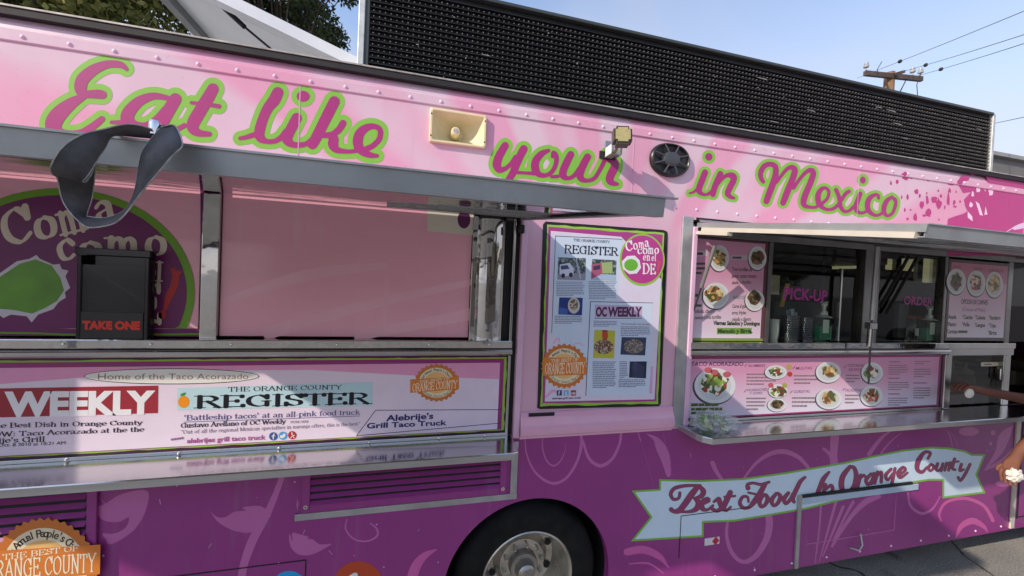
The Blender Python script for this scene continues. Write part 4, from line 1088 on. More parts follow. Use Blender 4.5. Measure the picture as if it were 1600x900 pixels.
# ribbon
RIB = [(987,766.7),(1030,764),(1030,748.6),(1091,750.5),(1163,747),(1230,737.5),(1320,722),(1360,713),(1409,703),(1456,698),(1484,699.5),(1508,704),(1519,709.7),(1540,709.7),(1527,741.5),(1540,770.6),(1472.5,779),(1472.5,751),(1452,751),(1427.5,754.7),(1395.6,763),(1315,782),(1259,796),(1202,806),(1147,815),(1099.4,816.7),(1099.4,839),(985.5,846),(1016,808)]
rb = decal('ribbon_print', [('p', RIB)], ONE, -0.001176, ink(206, 226, 240), truck, grow=-3.0)
decal('ribbon_border_print', [('p', RIB)], ONE, -0.000784, ink(128, 190, 70), rb)
B6, B7 = (1030, 730, 6.667), (1240, 690, 5.333)
BEST = px([
 [(215,270,26),(205,320,24),(150,335,26),(120,280,32),(160,220,32),(260,195,28),(360,190,22),(430,190,18)],
 [(400,205,46),(340,280,58),(270,380,58),(210,450,52),(150,460,34),(125,440,40)],
 [(420,200,26),(460,250,50),(440,300,42),(370,325,20)], [(370,325,26),(410,370,54),(390,430,50),(320,462,26),(200,465,18)],
 [(440,390,20),(520,350,24),(500,325,26),(445,370,50),(450,430,44),(500,445,22),(560,400,20)],
 [(570,360,20),(620,330,36),(630,370,44),(650,420,44),(600,455,30),(545,430,30)],
 [(740,265,48),(700,350,52),(670,420,48),(700,450,26),(745,415,18)], [(680,310,16),(790,300,16)],
 [(925,215,44),(920,180,26),(980,165,22),(1060,180,24),(1145,155,20)],
 [(1100,180,44),(1050,270,50),(990,360,50),(930,420,28),(870,420,30),(840,370,32),(870,310,26),(920,310,20),(930,360,18)], [(930,265,16),(1000,280,16)],
 [(1085,290,30),(1045,350,40),(1060,410,28),(1105,390,32),(1130,330,40),(1110,290,30),(1085,290,26)],
 [(1220,275,28),(1172,340,40),(1190,400,26),(1235,375,32),(1262,310,38),(1240,275,26),(1220,275,24)],
 [(1345,270,30),(1300,330,40),(1320,380,26),(1370,330,32),(1390,280,24)], [(1520,105,20),(1470,150,36),(1430,230,42),(1390,320,42),(1405,362,26)]], B6) + px([
 [(295,255,16),(250,310,34),(220,380,34),(190,460,32)], [(90,480,16),(130,490,18),(190,470,20)],
 [(265,360,26),(245,450,26)], [(255,410,12),(310,365,22),(325,400,24),(300,455,24),(330,460,14)],
 [(470,210,26),(410,290,40),(400,380,40),(440,430,24),(500,380,34),(522,290,36),(505,220,26),(470,210,22)],
 [(560,280,22),(535,370,24)], [(556,310,12),(585,280,18),(600,300,12)],
 [(645,270,20),(604,320,26),(622,360,18),(660,310,20)], [(670,265,20),(648,350,22)],
 [(700,255,22),(676,345,22)], [(692,295,12),(730,255,20),(730,335,22)],
 [(812,230,20),(768,280,24),(785,320,16),(825,270,18)], [(845,225,20),(812,370,22),(775,390,16)],
 [(880,280,14),(932,238,18),(912,215,20),(872,260,28),(890,300,20),(950,260,12)],
 [(1120,140,16),(1140,95,18),(1090,90,22),(1040,160,38),(1030,230,30),(1070,255,22),(1110,215,14)],
 [(1145,190,16),(1122,220,20),(1142,245,14),(1170,210,18),(1150,190,14)],
 [(1200,185,20),(1186,230,20),(1208,243,14),(1232,215,12)], [(1244,185,18),(1230,242,18)],
 [(1274,180,18),(1260,238,18)], [(1268,205,10),(1302,178,18),(1292,238,18)],
 [(1342,145,20),(1322,220,22),(1348,235,12)], [(1300,175,10),(1375,165,10)],
 [(1398,190,20),(1386,240,20),(1418,232,12)], [(1470,190,20),(1430,270,22),(1390,325,18),(1372,300,20)]], B7)
o = decal('ribbon_lettering', BEST, ONE, -0.001904, ink(150, 62, 104), truck, g=0.3, tol=0.07)
decal('ribbon_lettering_outline', BEST, ONE, -0.001540, ink(92, 92, 66), o, 0.75, g=0.3, tol=0.07)
# small hazard sticker and its screw
sq = wallrect(1101, 1124, 840, 851); box('hazard_sticker', ink(222, 220, 222), truck, sq[0], sq[1], -0.000840, -0.00014, sq[2], sq[3])
dc = W(1118, 845); dz = 0.028
link('hazard_diamond', mesh('hazard_diamond', [(dc.x - dz, -0.001260, dc.z), (dc.x, -0.001260, dc.z - dz), (dc.x + dz, -0.001260, dc.z), (dc.x, -0.001260, dc.z + dz)], [(0, 1, 2, 3)]), ink(190, 40, 60), truck)

# ---------------------------------------------------------------- scratches and chips on the skirt (bare metal showing)
mb = MB(); r = random.Random(8)
for k in range(70):
    x, y = r.uniform(160, 1580), r.uniform(690, 890)
    c = W(x, y); s = r.uniform(0.0015, 0.0045)
    if c.z < 0.26 or c.z > 1.2 or abs(c.x - AX) < AR: continue
    if r.random() < 0.3:
        dx, dz2 = r.uniform(-.02, .02), r.uniform(.01, .03); w = 0.0012
        mb.add([(c.x - w, -0.001624, c.z), (c.x + w, -0.001624, c.z), (c.x + dx + w, -0.001624, c.z + dz2), (c.x + dx - w, -0.001624, c.z + dz2)], [(0, 1, 2, 3)])
    else:
        mb.add([(c.x + s * math.cos(t) * r.uniform(.6, 1.3), -0.001624, c.z + s * math.sin(t) * r.uniform(.6, 1.3)) for t in (0, 1.05, 2.1, 3.14, 4.2, 5.2)], [tuple(range(6))])
o = mb.build('paint_chips', ink(214, 180, 206), truck); tag(o, kind='stuff')

# ---------------------------------------------------------------- circular sign in the left opening
YS = 0.026
CZ = (0, 290, 3.6)
ring = ell(92, 457, 212, 163, 72)
def clipb(P, xmin, ymax): return [(max(x, xmin), min(y, ymax)) for x, y in P]
decal('round_sign_print', [('p', clipb(ell(92, 457, 200, 152, 72), -100, 513))], ONE, YS - 0.00084, ink(116, 36, 100), truck, g=1.0)
decal('round_sign_ring', [('p', clipb(ring, -100, 513))], ONE, YS - 0.00042, ink(116, 170, 44), truck, g=1.0)
decal('sign_base_print', [('p', [(-110,524),(-110,512),(0,513),(60,512),(110,514),(180,515),(317,513),(317,526)])], ONE, YS - 0.00126, ink(116, 36, 100), truck, g=1.0)
decal('sign_base_line', [[(-110,519,3),(0,520,3),(60,521,3),(110,523,3),(200,523,3),(316,522,3)]], ONE, YS - 0.00168, ink(116, 170, 44), truck)
decal('sign_stripe', [('p', [(313,290),(319,290),(320,526),(314,526)])], ONE, YS - 0.00084, ink(110, 34, 96), truck)
def big_glyph(mb, ch, x, y, w, h, rot, Y, thick=2.2, thin=0.7):
    adv, (V, F) = glyph(ch, thick, thin)
    xs = [v[0] for v in V]; x0, x1 = min(xs), max(xs); top = 10.0 if (ch.isupper() or ch in 'ldbhkt') else 6.8
    ca, sa = math.cos(math.radians(rot)), math.sin(math.radians(rot)); out = []
    for a, b in V:
        u, v = (a - x0) / (x1 - x0) * w, b / top * h
        p = W(x + u * ca - v * sa, y - u * sa - v * ca, Y); out.append((p.x, Y, p.z))
    mb.add(out, F)
mb = MB(); f = 1 / 3.6
for ch, x, y, w, h, rot in (('C', 25, 340, 180, 195, 12), ('o', 195, 300, 135, 118, 6), ('m', 335, 280, 170, 120, 14), ('a', 545, 215, 130, 110, 18),
                            ('c', 322, 418, 108, 112, 4), ('o', 440, 425, 140, 108, 0), ('m', 580, 400, 215, 108, -1), ('o', 812, 388, 126, 104, -2),
                            ('e', 832, 535, 44, 74, -2), ('l', 872, 535, 44, 104, -2), ('D', 640, 770, 120, 215, 0), ('E', 790, 770, 120, 215, 0)):
    big_glyph(mb, ch, x * f, 290 + y * f, w * f, h * f, rot, YS - 0.001456)
link('sign_lettering', mesh('sign_lettering', mb.V, mb.F), ink(222, 210, 190), truck)
decal('exclamation_print', px([('P', [(945,448),(965,470),(985,458),(990,478),(1030,482),(1008,505),(1002,560),(965,640),(935,702),(918,700),(930,620),(958,560),(968,500)]), ('P', ell(912,728,22,24))], CZ), ONE, YS - 0.001456, ink(190, 44, 44), truck, g=0.4)
# torn-paper opening in the print, plain green behind it
decal('torn_paper_print', px([('p', [(-40,520),(95,425),(165,412),(205,390),(225,412),(300,445),(335,440),(348,470),(385,478),(368,510),(395,575),(365,600),(370,630),(330,655),(300,695),(215,725),(178,770),(150,735),(60,725),(20,745),(-60,690)])], CZ), ONE, YS - 0.0014, ink(214, 210, 222), truck, g=0.5)
decal('torn_opening_print', px([('p', [(-40,540),(110,440),(200,415),(290,450),(340,520),(360,590),(320,650),(250,690),(180,720),(80,700),(-40,690)])], CZ), ONE, YS - 0.00182, mat('leaf_green_print', srgb(104, 168, 40), 0.35, var=0.25, vscale=3), truck, g=0.5)

# pink shutter corner patch with a round mark
decal('shutter_patch_print', [('p', [(668,318),(741,322),(740,368),(668,361)])], ONE, 0.0296, ink(226, 222, 204), shutter)
decal('shutter_mark_print', [('P', ell(725, 343, 10, 14))], ONE, 0.0290, ink(96, 40, 84), shutter)
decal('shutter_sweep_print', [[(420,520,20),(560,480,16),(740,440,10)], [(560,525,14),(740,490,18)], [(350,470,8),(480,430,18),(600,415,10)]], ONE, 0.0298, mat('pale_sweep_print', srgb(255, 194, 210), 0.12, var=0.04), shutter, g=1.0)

# ---------------------------------------------------------------- round seal used three times
def gear(cx, cy, rx, ry, n, k=0.09):
    P = []
    for i in range(n * 2):
        q = 1 + (k if i % 2 else -k * .3); t = math.pi * i / n
        P.append((cx + rx * q * math.cos(t), cy + ry * q * math.sin(t)))
    return P
def seal(cx, cy, rx, ry, band, Y, parent, big):
    s = sheet('seal_print', [gear(cx, cy, rx, ry, 40 if big else 26, .045 if big else .08)], Y, ink(206, 120, 52), parent)
    sheet('seal_ring_print', [ell(cx, cy, rx * .84, ry * .84, 40)], Y - 0.000336, ink(236, 220, 186), s)
    sheet('seal_centre_print', [ell(cx, cy, rx * .60, ry * .60, 40)], Y - 0.00056, ink(238, 190, 120), s)
    mb = MB(); arc_text(mb, "1st Annual People's Choice", (cx, cy), rx * .66, ry * .66, -72, 72, ry * .16, Y - 0.000728, bold=0.01)
    arc_text(mb, "the Orange County Register", (cx, cy), rx * .80, ry * .80, 250, 110, -ry * .13, Y - 0.000728)
    tag(link('seal_small_print', mesh('seal_small_print', mb.V, mb.F), ink(60, 50, 30), s), kind='stuff')
    b = sheet('seal_band_print', [band], Y - 0.000896, ink(222, 130, 54), parent)
    (xa, ya), (xb, yb), (xc, yc), (xd, yd) = band
    h = yd - ya; lx = 0.04 * (xb - xa)
    text('seal_lettering', 'ORANGE COUNTY', (xa + lx, yd - h * .10), (xb - lx, yc - h * .10), h * .58, Y - 0.001344, ink(250, 232, 200), b, 'serif', 0.5)
    text('seal_lettering', 'THE BEST OF', (xa + (xb - xa) * .18, yd - h * .74), (xb - (xb - xa) * .18, yc - h * .74), h * .17, Y - 0.001344, ink(250, 232, 200), b, 'serif', 0.6)

# ---------------------------------------------------------------- left banner
YB = 0.010
ban = empty('printed_banner', (0, 0, 0))
tag(ban, 'wide printed banner quoting newspaper reviews above the left counter', 'banner')
def quad(name, P, Y, m, parent): return sheet(name, [P], Y, m, parent)
def strip(xs, y_of): return [(x, y_of(x)) for x in xs]
B0 = box('banner_board', ink(70, 24, 62), ban, -1.95, 0.478, YB - 0.00028, YB + 0.0015, 1.286, 1.706)
zt, zb = 1.697, 1.298
wig = random.Random(4)
def wavy(x0, x1, z, amp, n):
    return [(x0 + (x1 - x0) * i / n, z + wig.uniform(-amp, amp)) for i in range(n + 1)]
top = wavy(-1.95, 0.470, zt, 0.0022, 60); bot = wavy(0.470, -1.95, zb - 0.002, 0.002, 60)
rt = [(0.470 + wig.uniform(-.004, .004), z) for z in np.linspace(zt - .01, zb + .01, 16)]
sheet_m('banner_green_line', [top + rt + bot], YB - 0.0007, ink(150, 190, 70), B0)
sheet_m('banner_purple_field', [rect(-1.95, 0.455, zb + .003, zt - .008)], YB - 0.00112, ink(150, 50, 118), B0)
sheet_m('banner_paper', [rect(-1.95, 0.432, zb + .006, zt - .030)], YB - 0.00154, ink(232, 216, 232), B0)
sheet_m('banner_pink_sky', [[(-1.95, zt - .0305), (0.431, zt - .0305), (0.431, zt - .12), (0.10, zt - .10), (-0.5, zt - .055), (-1.0, zt - .050), (-1.4, zt - .075), (-1.95, zt - .12)]], YB - 0.001904, ink(232, 158, 196), B0)
Yt = YB - 0.00238; Yt2 = YB - 0.0028
quad('masthead_box', [(-60,608),(247,602.5),(246.5,645.5),(-60,654)], Yt, ink(160, 44, 58), B0)
text('masthead_lettering', 'WEEKLY', (6, 650), (242, 645.5), 38, Yt2, ink(238, 236, 240), B0, 'sans', 0.05)
decal('oval_print', [('P', ell(268, 588, 137, 12.5, 48))], ONE, Yt, ink(60, 70, 60), B0)
decal('oval_print', [('P', ell(268, 588, 135.5, 11.3, 48))], ONE, Yt - 0.000224, ink(236, 234, 226), B0)
text('oval_lettering', 'Home of the Taco Acorazado', (153, 593), (388, 592.5), 10, Yt2, ink(150, 120, 110), B0)
ser = lambda s, a, b, h, c, bold=0.0: text('banner_lettering', s, a, b, h, Yt2, c, B0, 'serif', bold)
K = ink(40, 24, 44)
ser('The Best Dish in Orange County', (-22, 669), (222, 663.5), 7.4, K, 0.6)
ser('NOW: Taco Acorazado at the the', (-26, 683), (225, 674), 7.4, K, 0.6)
ser("Alebrije's Grill", (-50, 693.5), (70, 690), 8, K, 0.6)
text('banner_lettering', 'Fri., Oct. 8 2010 at 10:21 AM', (-22, 699), (102, 694.5), 5.5, Yt2, K, B0)
quad('masthead_box', [(277,606.5),(582,597),(582,634),(277,641)], Yt, ink(190, 220, 228), B0)
ser('THE ORANGE COUNTY', (356, 612), (534, 608), 7, K, 0.5)
ser('REGISTER', (304, 637.5), (577, 630.5), 18.5, ink(22, 20, 28), 1.3)
decal('orange_fruit_print', [('P', ell(287, 628, 9, 9.5, 24))], ONE, Yt2, ink(240, 150, 30), B0)
decal('orange_leaf_print', [('P', [(281,617),(286,614),(291,613.5),(288,618),(284,619)])], ONE, Yt2 - 0.000168, ink(70, 150, 60), B0, g=0.3)
ser("'Battleship tacos' at an all-pink food truck", (287, 657), (562, 647.5), 8, ink(70, 66, 130), 0.2)
decal('underline_print', [[(287,659.5,0.7),(420,655,0.7),(562,650,0.7)]], ONE, Yt2, ink(70, 66, 130), B0, g=0.25, tol=0.05)
ser('Gustavo Arellano of OC Weekly', (282, 668.5), (446, 661.5), 7, K, 0.9)
text('banner_lettering', 'MORE HERE', (454, 661.5), (482, 660.5), 4, Yt2, ink(120, 100, 130), B0)
ser('"Out of all the regional Mexican specialties in naranja offers, this is the best."', (283, 678), (563, 664.5), 5.6, ink(110, 90, 120))
text('banner_lettering', 'alebrijes grill taco truck', (292, 692.5), (415, 686.5), 7.5, Yt2, ink(170, 90, 150), B0, 'sans', 0.03)
_mb = MB(); lines(_mb, 267, 300, 684.5, 689.5, 1, Yt2, 0.7, -0.14); link('banner_small_print', mesh('banner_small_print', _mb.V, _mb.F), ink(150, 100, 150), B0)
for i, (cx, cy, c) in enumerate(((427, 681.8, (50, 84, 150)), (442, 680.8, (70, 160, 220)), (456.5, 680, (190, 40, 50)))):
    sheet('social_badge', [ell(cx, cy, 6.6, 6.4, 24)], Yt2, ink(*c), B0)
decal('social_mark_print', [[(428.5,678,1.6),(427,680,1.6),(427,686,1.6)], [(424.8,681.5,1.2),(429.5,681,1.2)]], ONE, Yt2 - 0.000336, M_white, B0, g=0.25)
decal('social_mark_print', [('P', [(437.5,680),(440.5,680.5),(443,677.5),(446,678.5),(445.5,682),(442,684.5),(438,684)])], ONE, Yt2 - 0.000336, M_white, B0, g=0.25)
decal('social_mark_print', [[(456,676,1.6),(456.5,679.5,1.6)], [(457.5,681,1.3),(460,680,1.2)], [(457.5,682,1.3),(459.5,684,1.2)], [(455.5,682.5,1.3),(454,684.5,1.2)]], ONE, Yt2 - 0.000336, M_white, B0, g=0.25)
decal('box_line_print', [('S', [(783,640,1.0),(587,641,1.0),(557,681,1.0),(783,661,1.0)])], ONE, Yt, ink(50, 36, 80), B0, g=0.25, tol=0.06)
NV = ink(36, 36, 104)
text('banner_lettering', "Alebrije's", (603, 658), (677, 654), 9.5, Yt2, NV, B0, 'sans', 0.028)
text('banner_lettering', 'Grill Taco Truck', (573, 669.5), (698, 664), 8.5, Yt2, NV, B0, 'sans', 0.028)
seal(682, 598, 33, 28, [(641, 593), (717, 588), (717, 608), (641, 614)], Yt, B0, False)

# seal printed across the left vent (lies on the slats, so it is set just in front of them)
VY = -0.0215
seal_v = empty('vent_seal_sticker'); seal_v.parent = truck
seal(69, 892, 80, 80, [(-30, 862), (157, 851), (156, 897), (-30, 912)], VY, seal_v, True)

# ---------------------------------------------------------------- framed news poster between the hatches
PZ = (840, 340, 3.0)
def pp(P): return [(840 + x / 3.0, 340 + y / 3.0) for x, y in P]
pos = empty('news_poster', (0.64, 0, 1.4))
tag(pos, 'framed poster of newspaper clippings on the pink pillar between the hatches', 'poster')
YP = -0.004
pb = sheet('poster_board', [pp([(38,18),(590,58),(608,66),(610,90),(578,872),(568,884),(12,898),(-2,892),(0,860),(26,32)])], YP, mat('black_poster_edge', (0.012, 0.012, 0.014), 0.3, var=0.1), pos, 0.003)
def wob(P, a, seed):
    q = random.Random(seed); out = []
    for (x0, y0), (x1, y1) in zip(P, P[1:] + P[:1]):
        n = max(2, int(math.hypot(x1 - x0, y1 - y0) / 40))
        out += [(x0 + (x1 - x0) * i / n + q.uniform(-a, a), y0 + (y1 - y0) * i / n + q.uniform(-a, a)) for i in range(n)]
    return out
sheet('poster_green_line', [pp(wob([(46,32),(592,72),(564,872),(14,884)], 2.5, 3))], YP - 0.00042, ink(150, 200, 70), pb)
sheet('poster_purple_field', [pp(wob([(52,44),(586,80),(556,862),(22,872)], 2.0, 4))], YP - 0.00084, ink(170, 66, 136), pb)
sheet('poster_paper', [pp([(62,62),(392,90),(580,290),(548,852),(34,862)])], YP - 0.00126, ink(222, 214, 232), pb)
sheet('clipping_paper', [pp([(82,85),(398,102),(372,390),(246,396),(232,720),(66,540)])], YP - 0.00154, ink(206, 220, 236), pb)
sheet('clipping_paper', [pp([(248,394),(540,400),(526,830),(226,834)])], YP - 0.001736, ink(208, 220, 238), pb)
decal('clipping_edge_print', px([('S', [(66,540,2.6),(84,86,2.6),(396,102,2.6)]), ('S', [(226,834,3.2),(248,394,3.2),(540,400,2.4)])], PZ), ONE, YP - 0.002016, ink(50, 56, 76), pb, g=0.25, tol=0.06)
sheet('round_logo_print', [pp(ell(490, 198, 106, 122, 48))], YP - 0.001904, ink(150, 196, 70), pb)
sheet('round_logo_print', [pp(ell(491, 196, 98, 113, 48))], YP - 0.002184, ink(184, 66, 142), pb)
mb = MB()
def gl(ch, x, y, w, h, rot): big_glyph(mb, ch, 840 + x / 3, 340 + y / 3, w / 3, h / 3, rot, YP - 0.00252, 2.0, 0.6)
for a in (('C', 415, 158, 34, 46, 8), ('o', 450, 150, 22, 28, 8), ('m', 474, 146, 28, 28, 6), ('a', 503, 138, 22, 28, 8), ('c', 468, 170, 22, 26, 2), ('o', 492, 170, 24, 26, 0), ('m', 516, 168, 28, 26, -2), ('o', 546, 168, 22, 26, -4),
          ('e', 494, 200, 15, 22, 0), ('n', 510, 200, 18, 22, 0), ('e', 534, 202, 13, 20, 0), ('l', 548, 202, 8, 28, 0), ('D', 490, 262, 36, 46, 0), ('E', 526, 264, 28, 46, 0)): gl(*a)
link('round_logo_lettering', mesh('round_logo_lettering', mb.V, mb.F), ink(240, 232, 236), pb)
decal('exclamation_print', px([('P', [(566,198),(572,210),(580,195),(572,230),(562,250),(558,248),(563,225)]), ('P', ell(558,258,4,4))], PZ), ONE, YP - 0.00252, ink(214, 90, 90), pb, g=0.25)
decal('torn_paper_print', px([('p', [(395,205),(420,180),(455,178),(478,200),(485,235),(465,262),(430,265),(400,240)])], PZ), ONE, YP - 0.00252, ink(232, 228, 236), pb, g=0.25)
decal('torn_opening_print', px([('P', ell(438,222,32,28))], PZ), ONE, YP - 0.002856, ink(110, 180, 60), pb, g=0.25)
PK = ink(36, 34, 52)
def ptext(s, a, b, h, m=PK, face='serif', bold=0.6):
    p0, p1 = pp([a])[0], pp([b])[0]
    text('poster_lettering', s, p0, p1, h / 3, YP - 0.00252, m, pb, face, bold)
ptext('THE ORANGE COUNTY', (168, 110), (338, 120), 12, bold=0.3)
ptext('REGISTER', (124, 166), (376, 178), 38, bold=0.8)
sheet('masthead_print', [pp([(268,408),(490,414),(490,466),(268,466)])], YP - 0.002184, ink(196, 178, 206), pb)
ptext('OC', (272, 462), (324, 462), 44, ink(96, 44, 84), 'sans', 0.05)
ptext('WEEKLY', (328, 462), (488, 462), 44, ink(96, 44, 84), 'sans', 0.05)
sheet('clipping_rule', [pp([(266,470),(490,470),(490,473),(266,473)])], YP - 0.002184, PK, pb)
ptext('Taco Acorazado, Taco de Amor', (390, 502), (527, 504), 9, ink(150, 60, 80), 'serif', 0.1)
mb = MB(); TL = lambda x0, x1, y0, y1, n, s: lines(mb, 840 + x0 / 3, 840 + x1 / 3, 340 + y0 / 3, 340 + y1 / 3, n, YP - 0.00252, 0.42, 0.01, s)
TL(88, 224, 298, 368, 9, 1); TL(240, 372, 296, 384, 11, 2); TL(80, 212, 458, 498, 5, 3); TL(262, 380, 482, 512, 4, 4); TL(390, 528, 508, 556, 6, 5)
TL(258, 368, 672, 800, 15, 6); TL(384, 424, 672, 752, 10, 7); TL(380, 512, 756, 796, 5, 8)
tag(link('poster_small_print', mesh('poster_small_print', mb.V, mb.F), ink(120, 126, 150), pb), kind='stuff')
# press photos: each a small flat picture of a few shapes
def photo(P, base, shapes):
    o = sheet('press_photo', [pp(P)], YP - 0.00224, base, pb)
    for i, (Q, m) in enumerate(shapes): sheet('photo_shape', [pp(Q)], YP - 0.00252 - .0006 * i, m, o)
    return o
ph_tree = mat_food('photo_foliage', [(50, 64, 60), (92, 104, 92), (150, 162, 170), (70, 80, 88)], 90)
photo([(97,186),(226,190),(224,294),(93,290)], ph_tree, [([(97,262),(225,262),(224,294),(93,290)], ink(150, 152, 164)), ([(104,220),(150,212),(168,236),(168,270),(120,276),(102,262)], ink(214, 216, 230)), ([(108,226),(140,222),(150,240),(110,244)], ink(70, 80, 110)), (ell(120,272,9,11,14), ink(40, 40, 52)), (ell(156,268,9,11,14), ink(40, 40, 52)), ([(178,196),(184,196),(206,286),(198,286)], ink(190, 190, 205))])
photo([(256,194),(370,200),(366,296),(250,290)], ph_tree, [([(250,262),(368,268),(366,296),(250,290)], ink(170, 190, 214)), ([(253,220),(300,212),(304,262),(252,288)], ink(170, 90, 120)), ([(300,212),(350,206),(352,262),(304,262)], ink(160, 180, 120)), ([(262,228),(292,222),(294,240),(262,246)], ink(60, 60, 84))])
photo([(102,374),(212,376),(208,458),(97,454)], ink(40, 60, 130), [(ell(170,412,28,38,22), ink(210, 200, 190)), (ell(170,408,20,26,20), mat_food('photo_taco', [(60, 80, 50), (150, 60, 50), (220, 214, 200), (90, 120, 70)], 160)), ([(100,420),(140,428),(140,454),(98,454)], ink(70, 100, 170))])
photo([(266,526),(364,530),(358,660),(260,658)], ink(196, 190, 70), [(ell(316,552,14,26,18), ink(190, 80, 50)), (ell(310,606,46,34,24), mat_food('photo_plate', [(90, 50, 40), (60, 70, 40), (200, 190, 170), (150, 60, 50)], 150)), ([(300,528),(330,528),(326,536),(304,536)], ink(170, 60, 40))])
photo([(394,560),(510,562),(504,646),(388,642)], ink(60, 66, 96), [(ell(450,604,46,34,24), mat_food('photo_bowl', [(120, 120, 116), (70, 70, 60), (180, 170, 160), (110, 80, 66)], 150))])
photo([(432,674),(512,674),(508,754),(428,750)], ink(40, 46, 70), [([(440,690),(470,680),(500,700),(496,750),(446,748)], ink(56, 64, 96)), ([(450,676),(466,676),(462,720),(452,720)], ink(70, 76, 110))])
seal(840 + 125 / 3, 340 + 696 / 3, 34, 33, [(840 + 26 / 3, 340 + 656 / 3), (840 + 228 / 3, 340 + 656 / 3), (840 + 228 / 3, 340 + 736 / 3), (840 + 24 / 3, 340 + 742 / 3)], YP - 0.00238, pb, False)
for i, (x, c) in enumerate(((90, (50, 70, 120)), (122, (120, 180, 220)), (156, (160, 40, 60)))):
    sheet('social_badge', [pp([(x, 810), (x + 24, 809), (x + 24, 834), (x, 835)])], YP - 0.00238, ink(*c), pb)
ptext('f', (97, 832), (104, 832), 20, M_white, 'sans', 0.04); ptext('t', (129, 832), (138, 832), 20, M_white, 'sans', 0.04); ptext('yelp', (158, 828), (178, 827), 12, M_white, 'sans', 0.03)
ptext("alebrijes grill taco truck", (68, 852), (204, 848), 9, ink(110, 60, 110), 'sans', 0.03)
decal('curl_print', px([[(75,590,5),(90,568,6),(102,570,6),(98,585,4)], [(160,600,3),(190,588,4),(220,600,4)], [(40,840,10),(70,812,14),(90,820,6)], [(536,700,10),(530,820,14)]], PZ), ONE, YP - 0.002016, ink(226, 170, 210), pb, g=0.3, split=True)
for x, y in ((18, 40), (600, 74), (566, 872), (8, 884)): pass
box('torn_sticker', M_dark, truck, 0.60, 0.75, -0.0155, -0.0135, 1.372, 1.392)
# ---------------------------------------------------------------- menus of the right hatch
def shape_mb(): return MB()
DISH = {
 'taco': [(150, 96, 56), (196, 160, 92), (70, 88, 44), (120, 60, 40), (214, 196, 150)],
 'salad': [(60, 92, 44), (120, 150, 70), (230, 226, 210), (150, 60, 50), (90, 60, 40)],
 'meat': [(70, 44, 34), (110, 70, 46), (46, 40, 30), (150, 110, 74), (90, 96, 60)],
 'red': [(160, 60, 50), (200, 110, 80), (230, 210, 190), (110, 40, 36), (90, 110, 60)],
 'tort': [(206, 178, 120), (190, 150, 90), (222, 200, 150), (120, 80, 50), (90, 100, 60)]}
def dish(zoom, cx, cy, rx, ry, kind, Y, parent, seed=0, fx=0.0, fy=0.0, k=0.68):
    x0, y0, s = zoom; P = lambda L: [(x0 + a / s, y0 + b / s) for a, b in L]
    q = random.Random(seed)
    sheet('plate_shadow_print', [P(ell(cx - rx * .05, cy + ry * .06, rx * 1.04, ry * 1.03, 28))], Y, ink(70, 60, 84), parent)
    p = sheet('dish_print', [P(ell(cx, cy, rx, ry, 28))], Y - 0.000224, ink(220, 222, 224), parent)
    sheet('plate_well_print', [P(ell(cx, cy, rx * .8, ry * .8, 24))], Y - 0.000392, ink(204, 208, 212), p)
    n = 14
    B = [(cx + fx * rx + rx * k * q.uniform(.75, 1.15) * math.cos(2 * math.pi * i / n), cy + fy * ry + ry * k * q.uniform(.7, 1.15) * math.sin(2 * math.pi * i / n)) for i in range(n)]
    sheet('food_print', [catmull(P(B), 1.0, True)], Y - 0.00056, mat_food('food_' + kind, DISH[kind], 42), p)
    for j in range(4):
        ax, ay = cx + fx * rx + q.uniform(-.4, .4) * rx, cy + fy * ry + q.uniform(-.4, .4) * ry
        c = DISH[kind][q.randrange(5)]
        sheet('food_print', [P(ell(ax, ay, rx * q.uniform(.12, .3), ry * q.uniform(.1, .22), 14, q.uniform(0, 3)))], Y - 0.000728 - .0004 * j, ink(*c), p)
    return p
def ztext(name, s, a, b, h, zoom, Y, m, parent, face='sans', bold=0.0, shear=0.0):
    x0, y0, k = zoom
    return text(name, s, (x0 + a[0] / k, y0 + a[1] / k), (x0 + b[0] / k, y0 + b[1] / k), h / k, Y, m, parent, face, bold, shear)
def zlines(mb, x0_, x1_, ya, yb, n, zoom, Y, fill=0.5, seed=0, slope=0.0):
    x0, y0, k = zoom
    lines(mb, x0 + x0_ / k, x0 + x1_ / k, y0 + ya / k, y0 + yb / k, n, Y, fill, slope, seed)
def mk(name, mb, m, parent):
    o = link(name, mesh(name, mb.V, mb.F), m, parent)
    if 'small' in name: tag(o, kind='stuff')
    return o
GRN = ink(80, 104, 50); VIO = ink(110, 60, 116); VIO2 = ink(150, 110, 150)

